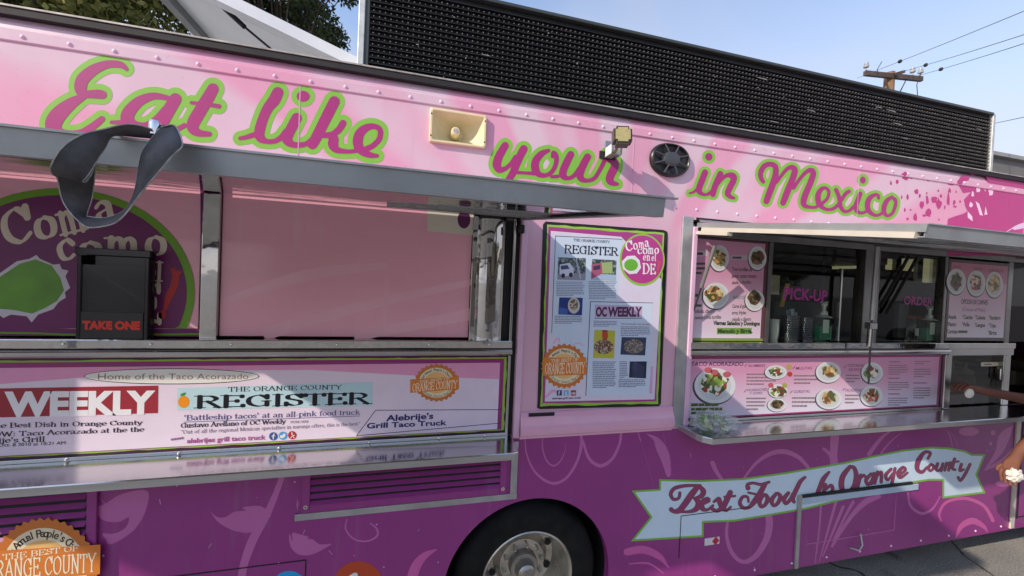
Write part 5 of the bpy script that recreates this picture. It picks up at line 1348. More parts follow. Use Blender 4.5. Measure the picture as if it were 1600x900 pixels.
# wide menu banner over the right counter
mb2 = empty('menu_banner', (1.61, 0, 1.29))
tag(mb2, 'wide menu banner with pictured dishes above the right counter', 'menu')
YM = 0.010
b2 = box('banner_board', ink(84, 40, 66), mb2, 1.612, 3.884, YM - 0.00028, YM + .0015, 1.297, 1.694)
sheet_m('banner_purple_field', [rect(1.625, 3.876, 1.300, 1.690)], YM - 0.0007, ink(160, 60, 116), b2)
def mat_paper(za=1.31, zb=1.68):
    m = bpy.data.materials.new('pink_to_lilac_paper'); m.use_nodes = True
    n, l = m.node_tree.nodes, m.node_tree.links; b = n['Principled BSDF']; b.inputs['Roughness'].default_value = .35
    co = n.new('ShaderNodeTexCoord'); sp = n.new('ShaderNodeSeparateXYZ'); l.new(co.outputs['Object'], sp.inputs[0])
    t = n.new('ShaderNodeTexNoise'); t.inputs['Scale'].default_value = 2.0; l.new(co.outputs['Object'], t.inputs['Vector'])
    mr = n.new('ShaderNodeMapRange'); mr.inputs['From Min'].default_value = za; mr.inputs['From Max'].default_value = zb; l.new(sp.outputs['Z'], mr.inputs['Value'])
    ad = n.new('ShaderNodeMath'); ad.operation = 'MULTIPLY_ADD'; ad.inputs[1].default_value = .5; l.new(t.outputs['Fac'], ad.inputs[0]); l.new(mr.outputs[0], ad.inputs[2])
    r = n.new('ShaderNodeValToRGB'); r.color_ramp.elements[0].position = .3; r.color_ramp.elements[0].color = srgb(222, 214, 230) + (1,)
    r.color_ramp.elements[1].position = 1.0; r.color_ramp.elements[1].color = srgb(214, 150, 184) + (1,)
    l.new(ad.outputs[0], r.inputs['Fac']); l.new(r.outputs[0], b.inputs['Base Color'])
    return m
M_paper = mat_paper()
sheet_m('banner_paper', [rect(1.632, 3.855, 1.309, 1.676)], YM - 0.00112, M_paper, b2)
E8 = (1060, 540, 5.333); E9 = (1340, 540, 5.623)
YT = YM - 0.00154
ztext('menu_heading', 'TACO ACORAZADO', (107, 168), (540, 168), 34, E8, YT, ink(70, 36, 84), b2, 'sans', 0.012)
dish(E8, 305, 335, 172, 148, 'salad', YT, b2, 3, 0, -.12)
for i, (x, y) in enumerate(((262, 268), (300, 290), (350, 318))):
    sheet('avocado_print', [[(1060 + a / 5.333, 540 + b / 5.333) for a, b in ell(x, y, 40, 15, 16, -0.9)]], YT - 0.001736, ink(150, 176, 84), b2)
for i, (x, y) in enumerate(((300, 222), (405, 240), (250, 205))):
    sheet('radish_print', [[(1060 + a / 5.333, 540 + b / 5.333) for a, b in ell(x, y, 34, 24, 16)]], YT - 0.001792, ink(190, 96, 104), b2)
def head(s, a, b, h=24): ztext('menu_heading', s, a, b, h, E8, YT, VIO, b2, 'sans', 0.004)
head('ALAMBRES', (582, 178), (722, 178)); head('HUARACHES', (576, 382), (740, 376)); head('Y SOPES', (592, 408), (700, 404), 20)
head('MULITAS', (980, 200), (1112, 198)); head('GORDITAS', (960, 396), (1094, 392)); head('TOSTADAS', (1406, 176), (1545, 176)); head('DE PATA', (1420, 212), (1528, 212)); head('PICADITAS', (1392, 384), (1524, 382))
for x, y in ((560, 165), (556, 378), (960, 184), (938, 388), (1386, 178), (1376, 366)):
    decal('chili_print', px([[(x - 8, y + 12, 3), (x, y, 7), (x + 14, y - 12, 4)]], E8), ONE, YT, ink(160, 50, 96), b2, g=0.3)
mb = MB()
zlines(mb, 568, 820, 225, 335, 4, E8, YT, .42, 1); zlines(mb, 566, 730, 425, 545, 4, E8, YT, .42, 2); zlines(mb, 962, 1190, 236, 328, 3, E8, YT, .42, 3)
zlines(mb, 946, 1160, 420, 520, 3, E8, YT, .42, 4); zlines(mb, 1396, 1516, 236, 312, 3, E8, YT, .42, 5); zlines(mb, 1388, 1510, 400, 490, 3, E8, YT, .42, 6)
zlines(mb, 272, 445, 165, 260, 5, E9, YT, .38, 7); zlines(mb, 268, 462, 315, 395, 4, E9, YT, .38, 8); zlines(mb, 268, 450, 452, 532, 4, E9, YT, .38, 9); zlines(mb, 494, 650, 198, 282, 4, E9, YT, .38, 10); zlines(mb, 490, 645, 362, 470, 5, E9, YT, .38, 11)
mk('menu_small_print', mb, ink(140, 122, 130), b2)
mb = MB(); zlines(mb, 278, 440, 130, 155, 1, E9, YT, .38, 12); zlines(mb, 272, 440, 275, 300, 1, E9, YT, .38, 13); zlines(mb, 270, 440, 412, 438, 1, E9, YT, .38, 14); zlines(mb, 502, 640, 130, 170, 2, E9, YT, .38, 15); zlines(mb, 490, 690, 315, 342, 1, E9, YT, .38, 16)
mk('menu_small_heading', mb, VIO2, b2)
mb = MB(); zlines(mb, 107, 500, 478, 510, 1, E8, YT - 0.00168, .7, 20, -.01); zlines(mb, 107, 535, 515, 545, 1, E8, YT - 0.00168, .7, 21, -.01); zlines(mb, 107, 430, 548, 575, 1, E8, YT - 0.00168, .7, 22, -.01)
mk('menu_small_print', mb, GRN, b2)
dish(E8, 812, 222, 92, 58, 'salad', YT, b2, 4); dish(E8, 830, 378, 80, 58, 'salad', YT, b2, 5, k=.9); dish(E8, 822, 495, 80, 56, 'meat', YT, b2, 6, 0, -.15)
dish(E8, 1250, 222, 105, 88, 'tort', YT, b2, 7, .1, -.1); dish(E8, 1255, 445, 108, 86, 'tort', YT, b2, 8, 0, -.1)
dish(E9, 128, 240, 96, 92, 'salad', YT, b2, 9, -.1, 0); dish(E9, 122, 442, 98, 92, 'red', YT, b2, 10)
for x, y, c in ((920, 178, (176, 170, 70)), (928, 238, (190, 60, 50)), (885, 332, (170, 170, 80)), (770, 330, (200, 90, 110))):
    sheet('sauce_print', [[(1060 + a / 5.333, 540 + b / 5.333) for a, b in ell(x, y, 22, 20, 16)]], YT - 0.00126, ink(*c), b2)

# menu board in the first light of the right hatch
mboard = empty('menu_board', (1.63, 0.02, 1.79))
tag(mboard, 'tall pink menu board behind the gas strut at the left end of the right hatch', 'menu')
YN = 0.022
bo = box('board', ink(96, 60, 70), mboard, 1.624, 2.204, YN, YN + .012, 1.788, 2.438)
sheet_m('board_paper', [rect(1.63, 2.176, 1.806, 2.425)], YN - 0.00042, mat_paper(1.75, 2.35), bo)
sheet_m('board_green_edge', [rect(1.63, 2.198, 1.790, 1.8045)], YN - 0.00042, ink(130, 160, 60), bo)
F1 = (1060, 330, 4.09); Y1 = YN - 0.00084
dish(F1, 262, 300, 62, 84, 'tort', Y1, bo, 21); dish(F1, 505, 300, 58, 76, 'meat', Y1, bo, 22); dish(F1, 240, 540, 84, 84, 'taco', Y1, bo, 23, -.2, -.1); dish(F1, 488, 570, 62, 68, 'meat', Y1, bo, 24, 0, -.25)
for (a, b, c, d_) in ((112, 254, 188, 288), (338, 282, 456, 312), (100, 520, 156, 556), (346, 534, 430, 568)):
    q = [(1060 + x / 4.09, 330 + y / 4.09) for x, y in ((a, b), (c, b), (c, d_), (a, d_))]
    sheet('heading_box_print', [q], Y1, ink(206, 190, 204), bo)
    if a != 346:
        _m = MB(); zlines(_m, a + 8, c - 6, b + 6, d_ - 6, 1, F1, Y1 - 0.00028, .8, a); mk('heading_print', _m, ink(90, 60, 80), bo)
ztext('heading_print', 'BURRITOS', (352, 562), (426, 560), 22, F1, Y1 - 0.00028, ink(90, 60, 80), bo)
TX = ink(90, 86, 74)
for s, a, b in (('Tres tortillas de', (342, 380), (470, 384)), ('jamon, queso oaxaca,', (340, 424), (498, 424)), ('asada y chorizo.', (342, 466), (466, 462)), ('Carne al gusto', (344, 618), (446, 616)), ('arroz, frijoles', (342, 660), (432, 658)), ('cebolla y cilantro', (342, 702), (464, 700)),
                ('cebolla, cilantro', (106, 650), (230, 648)), ('oaxaca y tres tortillas', (104, 690), (272, 686))):
    ztext('menu_text', s, a, b, 24, F1, Y1, TX, bo, 'sans', 0.02)
_m = MB(); zlines(_m, 108, 180, 320, 410, 3, F1, Y1, .5, 1); zlines(_m, 104, 178, 590, 616, 1, F1, Y1, .6, 2); mk('menu_text', _m, TX, bo)
for s, a, b, bgq in (('Viernes Sabados y Domingos', (222, 726), (520, 730), None), ('Menudo y Birria.', (252, 778), (474, 778), 1)):
    if bgq: sheet('highlight_print', [[(1060 + x / 4.09, 330 + y / 4.09) for x, y in ((246, 746), (468, 746), (468, 786), (246, 786))]], Y1, ink(120, 160, 60), bo)
    ztext('menu_text', s, a, b, 27, F1, Y1 - 0.00028, ink(44, 74, 30), bo, 'sans', 0.045)

# meat choices sign right of the second pane
msign = empty('meat_menu_sign', (3.9, 0.02, 1.8))
tag(msign, 'small menu sign listing meat choices beside the right-hand window pane', 'menu')
YQ = 0.010
so = box('board', mat('sign_frame_grey', (0.12, 0.10, 0.10), .4, .3), msign, 3.902, 4.602, YQ, YQ + .012, 1.800, 2.425)
sheet_m('board_paper', [rect(3.925, 4.585, 1.825, 2.402)], YQ - 0.00042, mat_paper(1.8, 2.5), so)
sheet_m('board_pink_top', [rect(3.925, 4.585, 2.26, 2.402)], YQ - 0.000616, ink(206, 130, 158), so)
G3 = (1360, 370, 4.737); Y3 = YQ - 0.00098
dish(G3, 636, 332, 70, 96, 'meat', Y3, so, 31); dish(G3, 784, 345, 68, 96, 'red', Y3, so, 32, 0, -.1); dish(G3, 918, 355, 64, 96, 'tort', Y3, so, 33, 0, -.1)
for s, a, b in (('TACOS', (614, 232), (668, 236)), ('TORTAS', (764, 246), (826, 250)), ('QUESADILLAS', (876, 258), (982, 264))): ztext('menu_heading', s, a, b, 22, G3, Y3, ink(110, 60, 80), so)
ztext('menu_heading', 'OPCION DE CARNES', (672, 496), (868, 502), 36, G3, Y3, ink(70, 50, 56), so, 'sans', 0.01)
ztext('menu_text', '(Choice of Meat)', (680, 548), (850, 554), 28, G3, Y3, ink(150, 120, 128), so)
for s, x, y, w in (('*Asada', 564, 606, 72), ('*Cecina', 678, 608, 78), ('*Cabeza', 770, 610, 80), ('*Suadero', 872, 612, 90), ('*Pastor', 562, 660, 74), ('*Pollo', 676, 662, 58), ('*Lengua', 768, 666, 80), ('*Tripa', 872, 670, 56), ('*Carnitas', 560, 714, 84), ('*Birria', 866, 724, 68)):
    ztext('menu_text', s, (x, y), (x + w, y + 1), 30, G3, Y3, ink(84, 92, 66), so, 'sans', 0.03)
_m = MB(); zlines(_m, 650, 762, 690, 716, 1, G3, Y3, .7, 4); mk('menu_text', _m, ink(84, 92, 66), so)

# lettering on the panes
pu = text('pane_lettering', 'PICK-UP', (1225, 466.5), (1292, 471), 18, 0.033, ink(176, 44, 150), truck, 'sans', 0.03)
text('pane_lettering', 'ORDER', (1412, 475), (1457, 478), 13, 0.038, ink(150, 40, 124), truck, 'sans', 0.03)

# ---------------------------------------------------------------- things on the shelf behind the panes
ZS = 1.786
def lathe_at(name, m, parent, c, prof, n=24): return MB().lathe(prof, c, 'Z', n).build(name, m, parent, True)
M_can = mat('steel_canister', (0.16, 0.165, 0.19), .28, .9, var=.1)
def canister(xpx, w, h, label, utensils):
    c = W(xpx, 530, 0.13); e = empty('utensil_canister', (c.x, 0.13, ZS)); tag(e, label, 'canister', 'steel canisters on the pick-up shelf')
    lathe_at('can', M_can, e, (c.x, 0.13, ZS), [(0.0, 0.002), (w * .97, 0.0), (w, .004), (w, h - .008), (w * 1.04, h - .004), (w * 1.04, h), (w * .94, h), (w * .93, .01), (0, .01)])
    for k in range(int(h / .016)):
        zz = ZS + .012 + k * .016
        lathe_at('rib', M_can, e, (c.x, 0.13, zz), [(w, 0), (w + .0022, .004), (w, .008)])
    q = random.Random(xpx)
    for k in range(utensils):
        a, rr = q.uniform(0, 6.28), w * .7 * q.random()
        p = Vector((c.x + rr * math.cos(a), 0.13 + rr * math.sin(a), ZS + .02))
        t = p + Vector((q.uniform(-.03, .03), q.uniform(-.02, .02), h + q.uniform(.0, .04)))
        MB().box(t.x - .008, t.x + .008, t.y - .001, t.y + .001, p.z + .04, t.z, .0008).build('utensil', mat('pale_blue_plastic', srgb(170, 184, 206), .4), e)
canister(1232, 0.056, 0.17, 'ribbed steel canister with utensils standing up, left of the pump bottle', 12)
canister(1257, 0.050, 0.155, 'plain ribbed steel canister touching the first green pump bottle', 0)
M_gel = mat('green_gel', (0.05, 0.42, 0.20), .15, var=.05, trans=.35)
M_clear = mat_glass('clear_plastic', (0.9, 0.95, 0.93), 1.0)
M_wp = mat('white_pump_plastic', (0.72, 0.72, 0.70), .35, var=.02)
def pump(xpx, label, s=1.0):
    c = W(xpx, 530, 0.085); x, y = c.x, 0.085
    e = empty('pump_bottle', (x, y, ZS)); tag(e, label, 'bottle', 'hand sanitiser pumps behind the panes')
    MB().box(x - .055 * s, x + .055 * s, y - .03, y + .03, ZS, ZS + .165 * s, .010).build('bottle_body', M_clear, e)
    MB().box(x - .051 * s, x + .051 * s, y - .027, y + .027, ZS + .004, ZS + .105 * s, .008).build('gel', M_gel, e)
    MB().box(x - .045 * s, x + .010 * s, y - .0325, y - .0302, ZS + .055 * s, ZS + .150 * s).build('bottle_label', mat('pale_label', srgb(214, 224, 214), .5, var=.06), e)
    MB().lathe([(.055 * s, .165 * s), (.028, .178 * s), (.022, .182 * s), (.022, .205 * s), (.010, .207 * s), (.010, .245 * s), (.018, .247 * s), (.019, .262 * s), (.010, .266 * s), (0, .266 * s)], (x, y, ZS), 'Z', 20).build('pump_neck', M_wp, e, True)
    MB().tube([(x, y, ZS + .262 * s), (x - .02, y - .012, ZS + .266 * s), (x - .042, y - .028, ZS + .258 * s)], [.009, .008, .006], 8).build('pump_spout', M_wp, e, True)
    MB().box(x - .03, x + .022, y - .012, y + .012, ZS + .266 * s, ZS + .276 * s, .003).build('pump_head', M_wp, e)
pump(1285, 'green hand gel pump bottle under the PICK-UP lettering', 1.0)
pump(1450, 'green hand gel pump bottle behind the second pane, beside the meat sign', 0.98)
# stacked cups at the left end of the shelf
c = W(1208, 530, 0.10)
e = empty('cup_stack', (c.x, .10, ZS)); tag(e, 'short stack of white cups at the left end of the shelf', 'cups')
for k in range(7):
    cc = lathe_at('cup', M_wp, e, (c.x, .10, ZS + k * .014), [(.0, .001), (.024, .0), (.031, .055), (.033, .058), (.030, .057), (.023, .004)], 18)
# dark bottles between canisters and posts
def jar(xpx, h, w, lid, label):
    c = W(xpx, 530, 0.16)
    e = empty('sauce_jar', (c.x, .16, ZS)); tag(e, label, 'jar', 'dark jars behind the second pane')
    lathe_at('jar_body', mat('dark_jar', (.03, .022, .02), .2, var=.2), e, (c.x, .16, ZS), [(0, .001), (w, 0), (w * 1.02, .01), (w, h * .75), (w * .8, h * .85), (w * .78, h * .9), (0, h * .9)])
    lathe_at('jar_lid', mat('jar_lid_%d' % lid[0], srgb(*lid), .45), e, (c.x, .16, ZS + h * .88), [(w * .86, 0), (w * .88, h * .1), (w * .8, h * .13), (0, h * .13)])
    box('jar_label', mat('jar_label_white', srgb(190, 190, 186), .6), e, c.x - w * .3, c.x + w * .35, .16 - w * 1.02 - .003, .16 - w * 1.02 - .001, ZS + h * .2, ZS + h * .5)
jar(1415, .19, .062, (126, 44, 26), 'dark jar with rust red lid, left one behind the second pane')
jar(1434, .185, .055, (150, 56, 30), 'dark jar with rust red lid, right one next to the gel bottle')
e = box('black_dispenser', mat('black_plastic', (.012, .012, .013), .35, var=.1), None, W(1384, 500, .2).x, W(1400, 500, .2).x + .03, .13, .30, ZS, ZS + .30, .02)
tag(e, 'tall black dispenser at the left edge of the second pane', 'dispenser')
e = box('black_dispenser', MATS['black_plastic'], None, W(1210, 500, .26).x, W(1295, 500, .26).x, .27, .33, ZS, ZS + .27, .01)
tag(e, 'wide black box behind the canisters under the PICK-UP lettering', 'dispenser')
e = box('paper_notice', mat('notice_paper', srgb(190, 176, 150), .7), None, W(1203, 440, .12).x, W(1218, 440, .12).x, .118, .121, W(1210, 460, .12).z, W(1210, 430, .12).z)
tag(e, 'small blank paper notice left of the PICK-UP lettering', 'notice')
q0 = W(1228, 443, .2); MB_ = MB().add([(q0.x, .2, q0.z), (q0.x + .035, .2, q0.z), (q0.x - .01, .2, q0.z - .17), (q0.x - .045, .2, q0.z - .17), (q0.x, .205, q0.z), (q0.x + .035, .205, q0.z), (q0.x - .01, .205, q0.z - .17), (q0.x - .045, .205, q0.z - .17)], [(0, 1, 2, 3), (4, 7, 6, 5), (0, 4, 5, 1), (1, 5, 6, 2), (2, 6, 7, 3), (3, 7, 4, 0)])
e = MB_.build('yellow_strip', mat('yellow_card', srgb(206, 160, 50), .6), None); tag(e, 'slanted yellow card strip left of the PICK-UP lettering', 'card')
# squeeze bottles behind the pass-through pane
def squeeze(xpx, col, label, y=.10):
    c = W(xpx, 620, y); e = empty('squeeze_bottle', (c.x, y, 1.282)); tag(e, label, 'bottle', 'squeeze bottles by the pass-through')
    lathe_at('bottle_body', mat('squeeze_%d' % col[0], srgb(*col), .4, var=.05), e, (c.x, y, 1.282), [(0, 0), (.052, 0), (.055, .01), (.055, .20), (.048, .225), (.040, .235), (0, .235)])
    lathe_at('nozzle', M_wp, e, (c.x, y, 1.282), [(.044, .232), (.044, .262), (.02, .272), (.012, .28), (.006, .325), (0, .325)])
squeeze(1506, (176, 180, 168), 'pale squeeze bottle standing clear behind the pass-through pane')
squeeze(1486, (190, 120, 128), 'pinkish squeeze bottle half hidden by the steel post')

# plastic bag of greens at the left end of the right counter
def mat_film():
    m = mat_glass('bag_film', (.93, .95, .95), 1.0); n, l = m.node_tree.nodes, m.node_tree.links
    d = n.new('ShaderNodeBsdfDiffuse'); d.inputs[0].default_value = (.8, .82, .82, 1); mi = n.new('ShaderNodeMixShader'); mi.inputs[0].default_value = .22
    src = n['Material Output'].inputs[0].links[0].from_socket; l.new(src, mi.inputs[1]); l.new(d.outputs[0], mi.inputs[2]); l.new(mi.outputs[0], n['Material Output'].inputs[0])
    return m
FILM = mat_film()
def bag():
    e = empty('plastic_bag', (1.72, -.09, 1.281)); tag(e, 'crumpled clear plastic bag of greens on the left end of the right counter', 'bag')
    q = random.Random(12)
    bm = bmesh.new(); bmesh.ops.create_icosphere(bm, subdivisions=4, radius=1)
    from mathutils import noise
    for v in bm.verts:
        nn = noise.noise(v.co * 2.4) * .5 + noise.noise(v.co * 6) * .28
        v.co = v.co * (1 + nn); v.co.x *= .135; v.co.y *= .075; v.co.z = max(v.co.z, -.75) * .055
    bmesh.ops.translate(bm, vec=(1.745, -.10, 1.281 + .041), verts=bm.verts)
    MB().bm(bm).build('bag_film', FILM, e, True)
    for i in range(26):
        c = Vector((1.735 + q.uniform(-.09, .09), -.11 + q.uniform(-.05, .03), 1.281 + q.uniform(.012, .08)))
        d1 = Vector((q.uniform(-1, 1), q.uniform(-1, 1), q.uniform(-.4, 1))).normalized() * .03; d2 = d1.orthogonal().normalized() * .018
        col = ink(*( (196, 206, 170), (120, 160, 80), (84, 128, 56))[i % 3])
        MB().add([c - d1, c + d2, c + d1, c - d2, c + d1.cross(d2) * 8], [(0, 1, 4), (1, 2, 4), (2, 3, 4), (3, 0, 4)]).build('leaf', col, e)
bag()

# ---------------------------------------------------------------- things fixed to the upper band
# horn loudspeaker
hr = empty('horn_loudspeaker', (0.156, 0, 2.88)); tag(hr, 'cream rectangular horn loudspeaker set into the band between the words', 'loudspeaker')
x0, x1, z0, z1 = HORN
def rr(x0, x1, z0, z1, r, n=5):
    P = []
    for cx, cz, a in ((x1 - r, z1 - r, 0), (x0 + r, z1 - r, 90), (x0 + r, z0 + r, 180), (x1 - r, z0 + r, 270)):
        P += [(cx + r * math.cos(math.radians(a + 90 * k / n)), cz + r * math.sin(math.radians(a + 90 * k / n))) for k in range(n + 1)]
    return P
secs = [(rr(x0, x1, z0, z1, .008), 0.0), (rr(x0, x1, z0, z1, .008), -.018), (rr(x0 + .003, x1 - .003, z0 + .003, z1 - .003, .008), -.021), (rr(x0 + .012, x1 - .012, z0 + .010, z1 - .010, .008), -.021),
        (rr(x0 + .016, x1 - .016, z0 + .014, z1 - .014, .010), -.012), (rr(x0 + .045, x1 - .045, z0 + .030, z1 - .030, .02), .03), (rr(x0 + .085, x1 - .085, z0 + .045, z1 - .045, .03), .06), (rr(x0 + .11, x1 - .11, z0 + .055, z1 - .055, .028), .085)]
mb = MB(); n = len(secs[0][0])
V = [(a, y, b) for P, y in secs for a, b in P]
mb.add(V, [(i * n + k, i * n + (k + 1) % n, (i + 1) * n + (k + 1) % n, (i + 1) * n + k) for i in range(len(secs) - 1) for k in range(n)] + [tuple((len(secs) - 1) * n + k for k in range(n))])
mb.build('horn_bell', M_cream, hr, True)
hc = ((x0 + x1) / 2 - .012, (z0 + z1) / 2 - .012)
MB().lathe([(.0, -.012), (.012, -.013), (.018, -.012), (.021, -.006), (.022, .0), (.024, .085)], (hc[0], 0, hc[1]), 'Y', 28).build('phase_plug', M_cream, hr, True)
MB().lathe([(.0, -.0145), (.012, -.0140)], (hc[0], 0, hc[1]), 'Y', 20).build('maker_badge', mat('grey_badge', (.42, .42, .42), .4, var=.3, vscale=90), hr)
for a in (x0 + .008, x1 - .008):
    for b in (z0 + .03, z1 - .03): MB().lathe([(0, -.0235), (.0035, -.023), (.004, -.021)], (a, 0, b), 'Y', 8).build('mounting_screw', M_dark, hr)
# oval speaker
oc = W(1045, 251); a_, b_ = .128, .094
ov = empty('oval_speaker', (oc.x, 0, oc.z)); tag(ov, 'black oval coaxial speaker with a spoked grille right of the floodlight', 'speaker')
def oval(prof, name, m, n=48):
    V = []; 
    for s, y in prof:
        for k in range(n):
            t = 2 * math.pi * k / n; V.append((oc.x + a_ * s * math.copysign(abs(math.cos(t)) ** .9, math.cos(t)), y, oc.z + b_ * s * math.copysign(abs(math.sin(t)) ** .9, math.sin(t))))
    return MB().add(V, [(i * n + k, i * n + (k + 1) % n, (i + 1) * n + (k + 1) % n, (i + 1) * n + k) for i in range(len(prof) - 1) for k in range(n)]).build(name, m, ov, True)
M_spk = mat('black_speaker_plastic', (.018, .018, .020), .32, var=.1)
oval([(1.04, -.001), (1.04, -.014), (1.0, -.024), (.93, -.028), (.90, -.024), (.88, -.012), (.5, -.006), (0.01, -.004)], 'basket', M_spk)
oval([(.42, -.006), (.44, -.030), (.40, -.034), (.30, -.036), (.01, -.037)], 'badge_disc', mat('grey_speaker_badge', (.06, .065, .075), .3, var=.1))
for k in range(8):
    t = math.pi * (2 * k + 1) / 8
    p = [(oc.x + a_ * s * math.cos(t), y, oc.z + b_ * s * math.sin(t)) for s, y in ((.40, -.031), (.68, -.030), (.94, -.025))]
    MB().tube(p, .0042, 6).build('spoke', mat('grey_spoke', (.085, .085, .095), .3), ov, True)
# floodlight
fl = empty('flood_light', (1.0, 0, 2.9)); tag(fl, 'small square LED floodlight on a bent bracket over the letter r', 'floodlight')
fc = W(973, 211, -.16)
rot = Euler((math.radians(-12), 0, math.radians(-16))).to_matrix()
def rbox(name, m, c, sx, sy, sz, bev):
    bm = bmesh.new(); bmesh.ops.create_cube(bm, size=1); bmesh.ops.scale(bm, vec=(sx, sy, sz), verts=bm.verts)
    bmesh.ops.bevel(bm, geom=[e for e in bm.edges if abs((e.verts[0].co - e.verts[1].co).normalized().y) > .9], offset=bev, segments=4, affect='EDGES')
    for v in bm.verts: v.co = rot @ v.co + Vector(c)
    return MB().bm(bm).build(name, m, fl, False)
rbox('lamp_housing', mat('weathered_lamp_housing', (.13, .12, .10), .5, .3, var=.2), fc + rot @ Vector((0, .018, 0)), .098, .045, .102, .016)
rbox('lamp_bezel', M_dark, fc + rot @ Vector((0, -.0055, 0)), .090, .003, .094, .014)
rbox('lamp_lens', mat('dusty_lens', srgb(160, 150, 100), .4, var=.1, vscale=60), fc + rot @ Vector((0, -.008, 0)), .078, .003, .082, .012)
MB().box(.955, 1.055, -.006, 0.0, 2.83, 2.872, .001).build('wall_plate', M_dark, fl)
MB().box(.985, 1.03, -.075, -.0065, 2.834, 2.84, .001).build('bracket_arm', M_alu, fl)
MB().box(.982, .988, -.085, -.02, 2.835, 2.885, .001).build('bracket_cheek', M_white, fl)
MB().box(1.045, 1.051, -.085, -.02, 2.835, 2.875, .001).build('bracket_cheek', M_alu, fl)
MB().tube([(1.01, -.075, 2.845), (fc.x, fc.y + .055, fc.z - .05), (fc.x, fc.y + .045, fc.z - .03)], .009, 8).build('swivel_arm', mat('brassy_metal', (.35, .30, .18), .4, .8), fl, True)
MB().box(.985, 1.02, -.012, -.007, 2.885, 2.93, .001).build('junction_plate', mat('blue_grey_plate', (.20, .24, .30), .4), fl)

# brochure holder
bh = empty('brochure_holder', (-1.2, -.02, 1.792)); tag(bh, 'black acrylic brochure holder marked TAKE ONE on the left sill', 'brochure holder')
yb = -.026
k0, k1, kz0, kz1 = wallrect(119, 232, 400, 527, yb)
kz0 = 1.7925
M_acr = mat('black_acrylic', (.010, .010, .012), .12, var=.0)
box('holder_back', M_acr, bh, k0, k1, yb + .035, yb + .04, kz0, kz1, .002)
box('holder_side', M_acr, bh, k0, k0 + .016, yb, yb + .0345, kz0, kz1, .003)
box('holder_side', M_acr, bh, k1 - .016, k1, yb, yb + .0345, kz0, kz1, .003)
box('holder_head', M_acr, bh, k0 - .006, k1 + .006, yb - .004, yb + .034, kz1 + .0005, kz1 + .03, .003)
box('holder_pocket', mat('smoked_acrylic', (.012, .014, .017), .10, var=.4, vscale=6), bh, k0 + .0165, k1 - .0165, yb + .004, yb + .008, kz0 + .002, kz1 - .04)
box('holder_front', mat('grey_acrylic_band', (.022, .024, .028), .2), bh, k0 + .0165, k1 - .0165, yb - .001, yb + .0035, kz0 + .002, kz0 + .115, .001)
text('holder_lettering', 'TAKE ONE', (128, 514), (219, 514.5), 12.5, yb - .0022, ink(222, 60, 44), bh, 'sans', .07)

# strap hanging from the left awning
stp = empty('hanging_strap', (-.5, -1.2, 2.2)); tag(stp, 'faded black webbing strap looped from a bolt on the left awning edge', 'strap')
ya = -1.215
A = [((238,202),(238,216),.004), ((214,195),(214,214),.0), ((190,195),(190,212),-.006), ((160,202),(174,214),-.016), ((135,208),(164,232),-.024), ((115,217),(152,250),-.030), ((97,231),(141,268),-.034), ((85,248),(134,278),-.034), ((79,263),(129,283),-.026), ((82,272),(134,284),-.010), ((88,276),(143,272),.012), ((91,284),(148,262),.026),
     ((94,300),(147,285),.034), ((99,316),(143,312),.032), ((108,330),(137,330),.024), ((121,344),(136,338),.012), ((137,355),(141,339),-.002), ((160,354),(158,341),-.014), ((180,348),(176,338),-.020), ((196,334),(196,327),-.026), ((214,310),(208,306),-.030), ((233,286),(213,286),-.032), ((250,266),(217,258),-.032), ((264,249),(222,238),-.030), ((276,237),(233,221),-.028), ((285,227),(243,209),-.022), ((280,206),(254,196),-.008), ((270,195),(250,199),.004), ((252,199),(243,205),.008)]
E1 = catmull([(p[0][0], p[0][1], p[2]) for p in A], 4); E2 = catmull([(p[1][0], p[1][1], p[2]) for p in A], 4)
n = 120
def resamp(E, n):
    t = np.linspace(0, len(E) - 1, n); i = np.minimum(t.astype(int), len(E) - 2); f_ = t - i; Ea = np.array(E)
    return Ea[i] * (1 - f_[:, None]) + Ea[i + 1] * f_[:, None]
# resample both edges by control index so that they stay paired
def paired(A, n):
    t = np.linspace(0, len(A) - 1.0001, n); out = []
    P = np.array([(p[0][0], p[0][1], p[1][0], p[1][1], p[2]) for p in A], float)
    for u in t:
        i = int(u); w = u - i; g = lambda k: P[min(max(k, 0), len(A) - 1)]
        a, b, c, d = g(i - 1), g(i), g(i + 1), g(i + 2)
        out.append(.5 * (2 * b + (c - a) * w + (2 * a - 5 * b + 4 * c - d) * w * w + (3 * b - a - 3 * c + d) * w ** 3))
    return out
R_ = paired(A, n); mb = MB()
V = []
for (x_1, y_1, x_2, y_2, dy) in R_: V += [W(x_1, y_1, ya + dy - .012), W(x_2, y_2, ya + dy + .012)]
mb.add(V, [(2 * i, 2 * i + 1, 2 * i + 3, 2 * i + 2) for i in range(n - 1)])
so_ = mb.build('strap_band', mat('faded_webbing', (.115, .112, .118), .95, spec=.2, var=.35, vscale=16, bump=.0006, bscale=420), stp, True)
for k_ in (0, 1):
    MB().tube([V[2 * i + k_] for i in range(n)], .0011, 5).build('strap_edge', mat('frayed_edge', (.42, .40, .37), .9, var=.3, vscale=60), stp, True)
sm = so_.modifiers.new('thick', 'SOLIDIFY'); sm.thickness = .0016; sm.offset = 0
bc = W(243, 200, ya + .006)
MB().lathe([(.0, .012), (.006, .011), (.0075, .006), (.0075, -.012)], (bc.x, ya + .004, bc.z), 'Z', 16).build('clip_bolt', M_chrome, stp, True)

